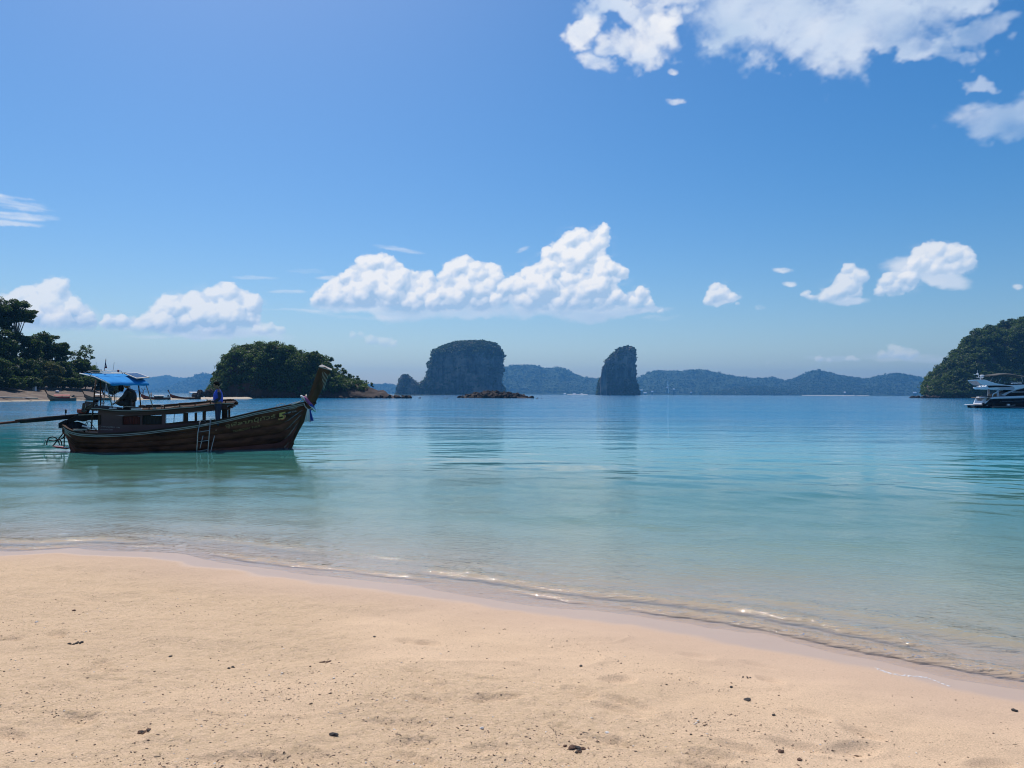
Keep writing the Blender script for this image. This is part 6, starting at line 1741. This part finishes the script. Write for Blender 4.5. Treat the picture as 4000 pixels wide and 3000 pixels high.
# things lying on the shaded beach
def put(px, t):
    x, y, z = on_left(px, t); return (x, y, z)
e = empty('storage_box', put(131, 19), label='white upright box under the trees on the shaded beach', cat='box')
MB().box((0, 0, .45), (.75, .6, 1.1)).build('box_body', M_cloth_w, e, bevel=.03); MB().box((0, 0, 1.03), (.8, .66, .07)).build('lid', M_greycan, e)
x, y, z = put(219, 14); bm_ = MB().ball((0, 0, .3), .42, 12, 8, (1.3, 1, .8)); o = bm_.build('float', M_cloth_w, smooth=True, label='white float lying on the beach behind the red canopied boat', cat='float'); o.location = (x, y, z)
rk2 = empty('rock_outcrop', (0, 0, 0), label='single dark rock at the water edge of the shaded beach far left', cat='rock')
P_ = gp(33., 1564.); rocks(rk2, [(P_[0], P_[1], .15), (P_[0] + .9, P_[1] + .3, .1)], .5, .7, reef_me, 90, .7)
for k, (px, t, L_, lb) in enumerate(((10, 4, 9, 'long pale driftwood log at the far left water edge'), (95, 3, 6, 'pale driftwood log on the sand left of the red canopied boat'))):
    x, y, z = put(px, t); o = MB().tube([(-L_ / 2, 0, .12), (0, .3, .18), (L_ / 2, -.2, .12)], [.16, .2, .1], 7).build('driftwood_log', M_trim, smooth=True, label=lb, cat='log'); o.location = (x, y, z)

# ================================================================== MOTOR YACHT
M_yw = mat("gelcoat_white", (.74, .75, .78), .22, .04, 1.0, coat=.3)
M_yg = mat("gelcoat_silver", (.33, .37, .43), .25, .05, 1.0, coat=.3)
M_yd = mat("gelcoat_black", (.012, .012, .015), .35, .3, 1.0, spec=.12)
M_teak = mat("teak", (.23, .13, .07), .6, .2, 3, stretch=(.3, 4, 1))
M_yglass = mat("smoked_glass", (.005, .005, .007), .3, .2, 3, spec=.10)
M_bim = mat("grey_bimini", (.075, .075, .070), .75, .1, 3)
_o = at(3845., 1593., 128.)
OY = (float(_o[0]), 128., 0.0); YY_ = R(-12); FY = Frame(OY, YY_)
yacht = empty('motor_yacht', OY, YY_, label='large white and black motor yacht with grey sunshade cut by the right edge', cat='yacht')
HB = 2.3
def yp(cx, cy, y=-HB): return FY.xz(3760 + cx / 9.217, 1440 + cy / 9.217, y)
xlen = yp(2212, 1000)[0]
def hb(x): return HB * (1 if x < 9 else max(.03, 1 - ((x - 9) / 11.2) ** 2.2)) if x < 20.2 else .03
def loft2(name, xs, ztop, zbot, m, inset=0.0, tumble=0.0, both=True):
    V = []
    for x in xs:
        b = max(.02, hb(x) - inset); zt, zb = ztop(x), zbot(x)
        V += [(x, -b, zt), (x, -b * (1 - tumble), zb), (x, b * (1 - tumble), zb), (x, b, zt)]
    n = len(xs); F = gridf(n, 4, True).tolist() + [[0, 1, 2, 3], [(n - 1) * 4 + 3, (n - 1) * 4 + 2, (n - 1) * 4 + 1, (n - 1) * 4]]
    return mesh_np(name, V, F, m, yacht)
def ln(pts):
    X = [yp(*p)[0] for p in pts]; Z = [yp(*p)[1] for p in pts]
    return lambda x: interp(x, X, Z)
dark_top = ln([(740,1290),(840,1208),(960,1108),(1050,1092),(2212,1065)])
def dt(x): return dark_top(x) + (.045 * (x - xlen) if x > xlen else 0)
xw0 = yp(740, 1290)[0]; xw1 = yp(960, 1105)[0]
XS = [xw0 + .0, xw0 + .3, xw0 + .6, xw1, xw1 + .6] + list(np.linspace(xw1 + 1.5, 20.1, 22))
loft2('hull', XS, dt, lambda x: -.5 if x < 17.5 else -.5 + (x - 17.5) * .55, M_yd, 0, .10)
loft2('hull_stern', [xw0 - .9, xw0 - .3, xw0 + .02], lambda x: .38, lambda x: -.4 + .4 * max(0, xw0 - x), M_yd, .1, .15)
wt_ = ln([(800,1280),(900,1190),(1000,1090),(1100,1022),(1500,1003),(2212,975)])
def wt2(x): return wt_(x) + (.05 * (x - xlen) if x > xlen else 0)
loft2('bulwark', [yp(c_, 0)[0] for c_ in (790, 850, 900, 1000, 1100)] + list(np.linspace(yp(1200, 0)[0], 20.1, 20)), wt2, lambda x: dt(x) + .003, M_yw, -.03, .0)
loft2('pin_stripe', list(np.linspace(xw1 + 1.6, 19, 20)), lambda x: dt(x) - .42, lambda x: dt(x) - .46, M_yg, -.012, .02)
loft2('boot_stripe', list(np.linspace(xw1 + .2, 17, 20)), lambda x: .22, lambda x: .13, M_yg, .08, .0)
def ypr(name, pts, y0, y1, m, bev=.03, par=None, ref=-HB): return MB().prism([yp(a, b, ref) for a, b in pts], y0, y1).build(name, m, par or yacht, bevel=bev)
tr = ypr('transom', [(738,1290),(760,1240),(860,1020),(900,1012),(960,1030),(960,1300)], -1.55, 2.15, M_yw, .04)
a = yp(795, 1150); b = yp(808, 1120)
MB().add([(a[0] - .035, -.9, a[1]), (a[0] - .035, .9, a[1]), (b[0] - .035, .9, b[1]), (b[0] - .035, -.9, b[1])], [(0, 1, 2, 3)]).build('name_plate', M_yd, tr)
for k in range(4):                                    # stern steps on the near side
    cx, cy = 770 + 45 * k, 1290 - 62 * k; q = yp(cx, cy)
    MB().box((q[0] + .35, -1.9, q[1] - .1), (.5, .62, .2)).build('step', M_teak if k % 2 else M_yg, yacht)
q = yp(740, 1290)
MB().box((q[0] - .60, 0, .50), (1.5, 4.1, .12)).build('swim_platform', M_yw, yacht, bevel=.04)
MB().box((q[0] - .60, 0, .575), (1.35, 3.8, .03)).build('platform_deck', M_teak, yacht)
for s in (-1, 1): MB().box((q[0] - .5, s * 1.5, .25), (1.0, .3, .38)).build('platform_bracket', M_yd, yacht)
MB().box((yp(1100, 1000)[0] + 1.5, 0, yp(1300, 1000)[1] - .25), (6.5, 4.2, .1)).build('cockpit_deck', M_teak, yacht)
ypr('cockpit_sofa', [(900,1010),(910,985),(1050,990),(1050,1020)], -1.5, 1.9, M_bim, .04)
# saloon glass, pillars, roof line
ypr('saloon_glass', [(1540,1000),(1640,905),(1790,830),(2000,755),(2212,705),(2700,690),(3100,760),(3500,950),(3500,990),(2212,985)], -1.95, 1.95, M_yglass, .02)
for s in (-1, 1):
    y0, y1 = (-2.02, -1.955) if s < 0 else (1.955, 2.02)
    ypr('window_stripe', [(1780,852),(2212,846),(3300,842),(3300,828),(2212,833),(1800,832)], y0, y1, M_yw, 0)
    ypr('side_pillar', [(1425,938),(1580,860),(1750,800),(2000,735),(2212,690),(2212,712),(1990,765),(1790,838),(1640,912),(1560,975),(1480,965)], y0 - .02, y1 + .02, M_yg, .0)
ypr('upper_deck', [(728,690),(800,738),(1180,748),(1500,760),(1850,775),(2020,735),(2212,700),(2800,700),(3050,690),(2900,590),(2212,572),(1850,590),(1400,585),(900,600),(880,640),(760,660)], -2.1, 2.1, M_yw, .05)
for y0, y1 in ((-2.14, -2.105), (2.105, 2.14)):
    ypr('dark_stripe', [(900,612),(1200,606),(1600,612),(1850,648),(1700,660),(1200,672),(960,685)], y0, y1, M_yd, 0)
    ypr('silver_stripe', [(1250,690),(1600,665),(1860,655),(1900,700),(1850,765),(1500,752)], y0, y1, M_yg, 0)
for s in (-1, 1):
    y0, y1 = (-2.08, -1.90) if s < 0 else (1.90, 2.08)
    ypr('radar_arch_fin', [(528,402),(620,392),(830,398),(960,440),(1200,520),(1420,558),(1600,578),(900,600),(860,600),(740,585),(600,480)], y0, y1, M_yw if s < 0 else M_yg, .02)
ypr('radar_arch_beam', [(528,402),(620,392),(720,396),(700,425),(560,425)], -1.9, 1.9, M_yw, .02)
ypr('flybridge_coaming', [(1400,560),(2212,545),(2700,540),(2700,580),(1500,585)], -1.9, 1.9, M_yd, .02)
ypr('seat', [(2060,560),(2080,495),(2230,480),(2260,560)], -1.2, 1.2, M_yw, .04)
ypr('overhang_light', [(600,585),(700,575),(740,660),(720,660),(680,600)], -1.9, -1.7, M_yw, .01)
# grey sunshade and poles
V = []; cs = [(1040,215),(1100,200),(1240,193),(1380,168),(1520,150),(1700,152),(1900,170),(2212,232),(2500,262)]
for lay in (0, 1):
    for cx, cy in cs:
        p = yp(cx, cy + (0 if lay == 0 else (40 if 1100 < cx < 2200 else 18)))
        for j in range(7):
            y = -1.75 + 3.5 * j / 6; V.append((p[0], y, p[1] - .22 * (y / 1.75) ** 2))
n = len(cs); F = list(map(tuple, gridf(n, 7))); F += [tuple(k + n * 7 for k in reversed(f)) for f in F]
F += [(i * 7, (i + 1) * 7, (i + 1) * 7 + n * 7, i * 7 + n * 7) for i in range(n - 1)] + [(i * 7 + 6, (i + 1) * 7 + 6, (i + 1) * 7 + 6 + n * 7, i * 7 + 6 + n * 7) for i in range(n - 1)] + [(j, j + 1, j + 1 + n * 7, j + n * 7) for j in range(6)] + [((n - 1) * 7 + j, (n - 1) * 7 + j + 1, (n - 1) * 7 + j + 1 + n * 7, (n - 1) * 7 + j + n * 7) for j in range(6)]
mesh_np('sunshade', V, F, M_bim, yacht)
def ytube(name, pts, r, m, n=6): return MB().tube([(yp(a, b, y)[0], y, yp(a, b, y)[1]) for a, b, y in pts], r, n).build(name, m, yacht, smooth=True)
for s in (-1.7, 1.7):
    for a, b in (((1105,290), (1010,440)), ((1245,385), (1180,480)), ((1420,300), (1290,500)), ((2100,250), (2200,560))): ytube('sunshade_pole', [(*a, s), (*b, s)], .035, M_steel)
for k, (cx, h_) in enumerate(((1500, 60), (1700, 75), (1900, 40))): ytube('flybridge_rail', [(cx, 545, -1.8), (cx + 10, 545 - h_, -1.8), (cx + 120, 545 - h_, -1.8), (cx + 130, 545, -1.8)], .025, M_steel)
for s in (-1.9, 1.9): MB().box((yp(1305, 800)[0], s, (yp(1305, 745)[1] + yp(1305, 1000)[1]) / 2), (.32, .16, yp(1305, 745)[1] - yp(1305, 1000)[1])).build('deck_post', M_yg, yacht, bevel=.02)
for s in (-2.1, 2.1): ytube('cockpit_rail', [(1080,1005,s),(1085,950,s),(1120,900,s),(1200,860,s),(1280,820,s)], .07, M_yw)
ytube('stern_rail', [(650,1010,-1.0),(680,985,-1.0),(1000,1000,-1.0)], .03, M_steel); ytube('flagpole', [(890,985,0),(1080,900,0)], .03, M_steel)
# radar mast group
ytube('mast', [(660,395,0),(640,350,0),(575,300,0),(560,200,0)], .05, M_yw)
ytube('mast_arm', [(480,300,0),(650,340,0),(720,350,0)], .035, M_yw)
MB().ball((yp(700, 300, 0)[0], 0, yp(700, 300, 0)[1]), .30, 12, 8, (1, 1, .6)).build('satellite_dome', M_yw, yacht, smooth=True)
MB().ball((yp(700, 248, 0)[0], 0, yp(700, 248, 0)[1]), .36, 12, 8, (1, 1, .35)).build('radar_dome', M_yw, yacht, smooth=True)
MB().ball((yp(540, 190, 0)[0], 0, yp(540, 190, 0)[1]), .17, 10, 7).build('mast_light', M_yw, yacht, smooth=True)
MB().box((yp(470, 210, 0)[0], 0, yp(470, 210, 0)[1]), (.5, .2, .08)).build('horn', M_yw, yacht)
ytube('aerial', [(535,180,0),(535,60,0)], .02, M_yw)
# people-sized seating clutter in the cockpit
MB().box((yp(1230, 960)[0], -.6, yp(1230, 970)[1]), (.9, 1.4, .5)).box((yp(1330, 960)[0], .5, yp(1330, 980)[1]), (.7, 1.0, .35)).build('deck_table', M_teak, yacht, bevel=.05)
# tender lying alongside
dg_ = empty('inflatable_dinghy', OY, YY_, label='grey inflatable dinghy lying alongside the black hull of the yacht', cat='dinghy')
def dp(cx, cy, y): p = yp(cx, cy, y); return (p[0], y, p[1])
for y in (-3.1, -4.0):
    MB().tube([dp(1090,1400,y), dp(1180,1382,y), dp(1450,1380,y), dp(1680,1365,y), dp(1820,1335,y + (.15 if y < -3.5 else -.15)), dp(1885,1305, -3.55)], [.11, .15, .16, .16, .14, .10], 10).build('air_tube', M_bim, dg_, smooth=True)
q0 = dp(1180, 1400, -3.55); q1 = dp(1750, 1375, -3.55)
MB().sweep([q0, q1], .8, .06).build('floorboard', M_bim, dg_)
c = dp(1650, 1320, -3.55); MB().box(c, (.35, .5, .45)).build('console', M_yw, dg_, bevel=.05)
c = dp(1120, 1340, -3.55); MB().box((c[0], c[1], c[2] + .1), (.3, .3, .5)).box((c[0] - .05, c[1], c[2] - .25), (.12, .12, .5)).build('outboard_motor', M_yd, dg_, bevel=.04)
MB().tube([dp(1600, 1330, -3.8), dp(1620, 1290, -3.7), dp(1700, 1300, -3.5)], .03, 6).build('grab_rail', M_steel, dg_)

# ================================================================== SHELL GRIT AND STONES ON THE BEACH
dgp = bpy.context.evaluated_depsgraph_get()
from mathutils.bvhtree import BVHTree
bvh = BVHTree.FromObject(beach_ob, dgp)
def sand_at(x, y):
    h = bvh.ray_cast(Vector((x, y, 5)), Vector((0, 0, -1)))
    return h[0].z if h[0] else 0.3
g = np.random.default_rng(77)
pc = 75000
PX = g.uniform(-250, 4250, pc); PY = 2150 + (3060 - 2150) * g.random(pc) ** .8
XY = gp(PX, PY, .25)
if XY.shape[0] == 2 and XY.shape[1] != 2: XY = XY.T
tt = signed_t(XY[:, 0], XY[:, 1])
dn = fbm2(XY[:, 0] * .8 + 3, XY[:, 1] * 1.3, 4, 115)
band = np.exp(-((fbm2(XY[:, 0] * .45, XY[:, 1] * 1.1, 3, 44) - .05) / .06) ** 2)
keep = (tt < -.12) & (g.random(pc) < np.clip(.05 + .85 * sstep(.05, .45, dn) + .5 * band + .08 * (XY[:, 0] < -.5), 0, 1) * sstep(0, -1.5, tt) * np.interp(XY[:, 0], [-3, 0, 2.5], [.5, .42, .2]) + .012)
XY = XY[keep]; n = len(XY)
Z = np.array([sand_at(float(a), float(b)) for a, b in XY])
sz = .0018 + .0048 * g.random(n) ** 6
octv = np.array([[1, 0, 0], [-1, 0, 0], [0, 1, 0], [0, -1, 0], [0, 0, 1], [0, 0, -1]], float)
octf = np.array([[0, 2, 4], [2, 1, 4], [1, 3, 4], [3, 0, 4], [2, 0, 5], [1, 2, 5], [3, 1, 5], [0, 3, 5]])
an = g.uniform(0, 6.28, n); ax = sz * g.uniform(.9, 2.4, n); ay = sz * g.uniform(.6, 1.2, n); az = sz * g.uniform(.35, .9, n)
P = octv[None] * np.stack([ax, ay, az], -1)[:, None, :] * g.uniform(.6, 1.3, (n, 6, 1))
cx_, sx_ = np.cos(an)[:, None], np.sin(an)[:, None]
V = np.stack([P[..., 0] * cx_ - P[..., 1] * sx_ + XY[:, 0:1], P[..., 0] * sx_ + P[..., 1] * cx_ + XY[:, 1:2], P[..., 2] + Z[:, None] + az[:, None] * .35], -1).reshape(-1, 3)
F = (octf[None] + 6 * np.arange(n)[:, None, None]).reshape(-1, 3)
tone = g.random(n)
def grit_mat():
    m = bpy.data.materials.new("shell_grit"); m.use_nodes = True; nt = m.node_tree; b = nt.nodes['Principled BSDF']; b.inputs['Roughness'].default_value = .7
    a_ = N(nt, 'ShaderNodeAttribute', attribute_name='tint'); rp = N(nt, 'ShaderNodeValToRGB'); rp.color_ramp.interpolation = 'CONSTANT'; e = rp.color_ramp.elements
    e[0].color = (.035, .026, .02, 1); e[1].position = .90; e[1].color = (.75, .70, .64, 1)
    for p, c in ((.08, (.11, .07, .045)), (.24, (.24, .155, .10)), (.60, (.42, .30, .20))): q = e.new(p); q.color = (*c, 1)
    nt.links.new(a_.outputs['Fac'], rp.inputs[0]); nt.links.new(rp.outputs[0], b.inputs['Base Color']); return m
mesh_np('shell_grit', V, F, grit_mat(), attrs={'tint': np.repeat(tone, 6)}, kind='stuff')
M_stone = mat("dark_stone", (.045, .038, .034), .75, .5, 40, .003, 90)
M_shell = mat("white_shell", (.72, .66, .60), .5, .1, 60, .001, 90)
M_brownst = mat("brown_stone", (.17, .09, .055), .8, .4, 40, .003, 90)
stones = [(297,2512,.028,M_stone,'clump of dark coral rubble on the left sand under the boat bow line','stone',3),
 (667,2553,.013,M_stone,'smooth oval black pebble on the left sand','stone',1),
 (912,2595,.022,M_stone,'small dark flat stone in a dip left of centre','stone',2),
 (1463,2482,.012,M_stone,'pointed triangular black stone left of centre near the middle of the sand','stone',1),
 (1306,2872,.020,M_stone,'largest grey black stone low on the sand left of centre','stone',1),
 (2920,2714,.020,M_stone,'black angular stone on smooth sand right of centre','stone',1),
 (2856,2665,.011,M_stone,'little dark stone just above the black angular stone','stone',1),
 (2270,2597,.012,M_stone,'small round dark stone just right of centre','stone',1),
 (3961,2753,.018,M_stone,'black stone near the right edge beside the water','stone',1),
 (2914,2620,.014,M_stone,'pair of tiny dark stones above centre right','stone',2),
 (3050,2925,.017,M_brownst,'flat reddish brown stone at the lower right','stone',1),
 (3122,2956,.013,M_brownst,'orange brown shell fragment at the lower right','shell',1),
 (141,2417,.012,M_shell,'oval white shell on the left sand','shell',1),
 (288,2379,.013,M_brownst,'pale grey brown pebble near the waterline at left','stone',1),
 (1884,2840,.010,M_shell,'white shell low on the sand at the centre','shell',1),
 (2370,2860,.012,M_shell,'white shell fragment right of centre low on the sand','shell',1),
 (2255,2920,.030,M_brownst,'heap of coarse brown rubble at the bottom right of centre','stones',5),
 (570,2857,.022,M_brownst,'scatter of coarse brown pebbles at the lower left','stones',4),
 (1275,2572,.020,M_brownst,'broken brown rubble in the shallow footprint near the centre','stones',4),
 (3022,2790,.010,M_stone,'small black stone below and right of the angular stone','stone',1)]
gr = random.Random(5)
for px, py, r, m, lb, ct, cnt in stones:
    r *= .82
    c = gp(float(px), float(py), .28); z = sand_at(float(c[0]), float(c[1])); c = gp(float(px), float(py), z); z = sand_at(float(c[0]), float(c[1]))
    nm = {'stone': 'stone', 'shell': 'shell', 'stones': 'stone_heap'}[ct]
    if cnt == 1:
        me = boulder_mesh(nm, int(px) % 97, m); o = link(nm, me, None, label=lb, cat=ct)
        o.location = (c[0], c[1], z + r * .25); o.scale = (r * 1.3, r, r * .6); o.rotation_euler = (0, 0, gr.uniform(0, 3))
    else:
        e = empty(nm if ct == 'stones' else 'stone_cluster', (c[0], c[1], z), label=lb, cat=ct)
        for k in range(cnt * 3):
            o = link('stone', boulder_mesh('stone', k + int(px) % 50, m if k % 4 else M_stone), None, e); q = r * gr.uniform(.25, .5)
            ox, oy = gr.gauss(0, r * 1.1), gr.gauss(0, r * .7)
            o.location = (ox, oy, sand_at(float(c[0] + ox), float(c[1] + oy)) - z + q * .3); o.scale = (q * 1.3, q, q * .7); o.rotation_euler = (0, 0, gr.uniform(0, 3))
# thin line of foam bubbles left on the wet sand at the right
V, F = [], []
mb = MB(); fr_ = random.Random(6)
for i in range(170):
    u = fr_.random(); px = 3420 + 290 * u; py = 2612 + 68 * u + 10 * math.sin(u * 7) + fr_.gauss(0, 1.6) * (1.5 - u)
    c = gp(float(px), float(py), 0.012); z = sand_at(float(c[0]), float(c[1]))
    r = fr_.uniform(.002, .006); mb.ball((c[0], c[1], max(z, .004)), r, 6, 4, (1.6, 1.2, .5))
mb.build('foam', mat("foam", (.70, .65, .62), .5, .03, 40), smooth=True, kind='stuff')

# ================================================================== HAZE
def haze_box():
    m = bpy.data.materials.new("haze_air"); m.use_nodes = True; nt = m.node_tree; nt.nodes.clear()
    v = N(nt, 'ShaderNodeVolumePrincipled'); v.inputs['Color'].default_value = (.14, .48, 1.0, 1); v.inputs['Density'].default_value = 1.12e-4; v.inputs['Anisotropy'].default_value = .2
    o = N(nt, 'ShaderNodeOutputMaterial'); nt.links.new(v.outputs[0], o.inputs['Volume'])
    x0, x1, y0, y1, z0, z1 = -11500, 11500, -300, 8300, -16, 262
    b = MB().box(((x0 + x1) / 2, (y0 + y1) / 2, (z0 + z1) / 2), (x1 - x0, y1 - y0, z1 - z0)).build('haze', m, kind='stuff')
    return b
haze_box()
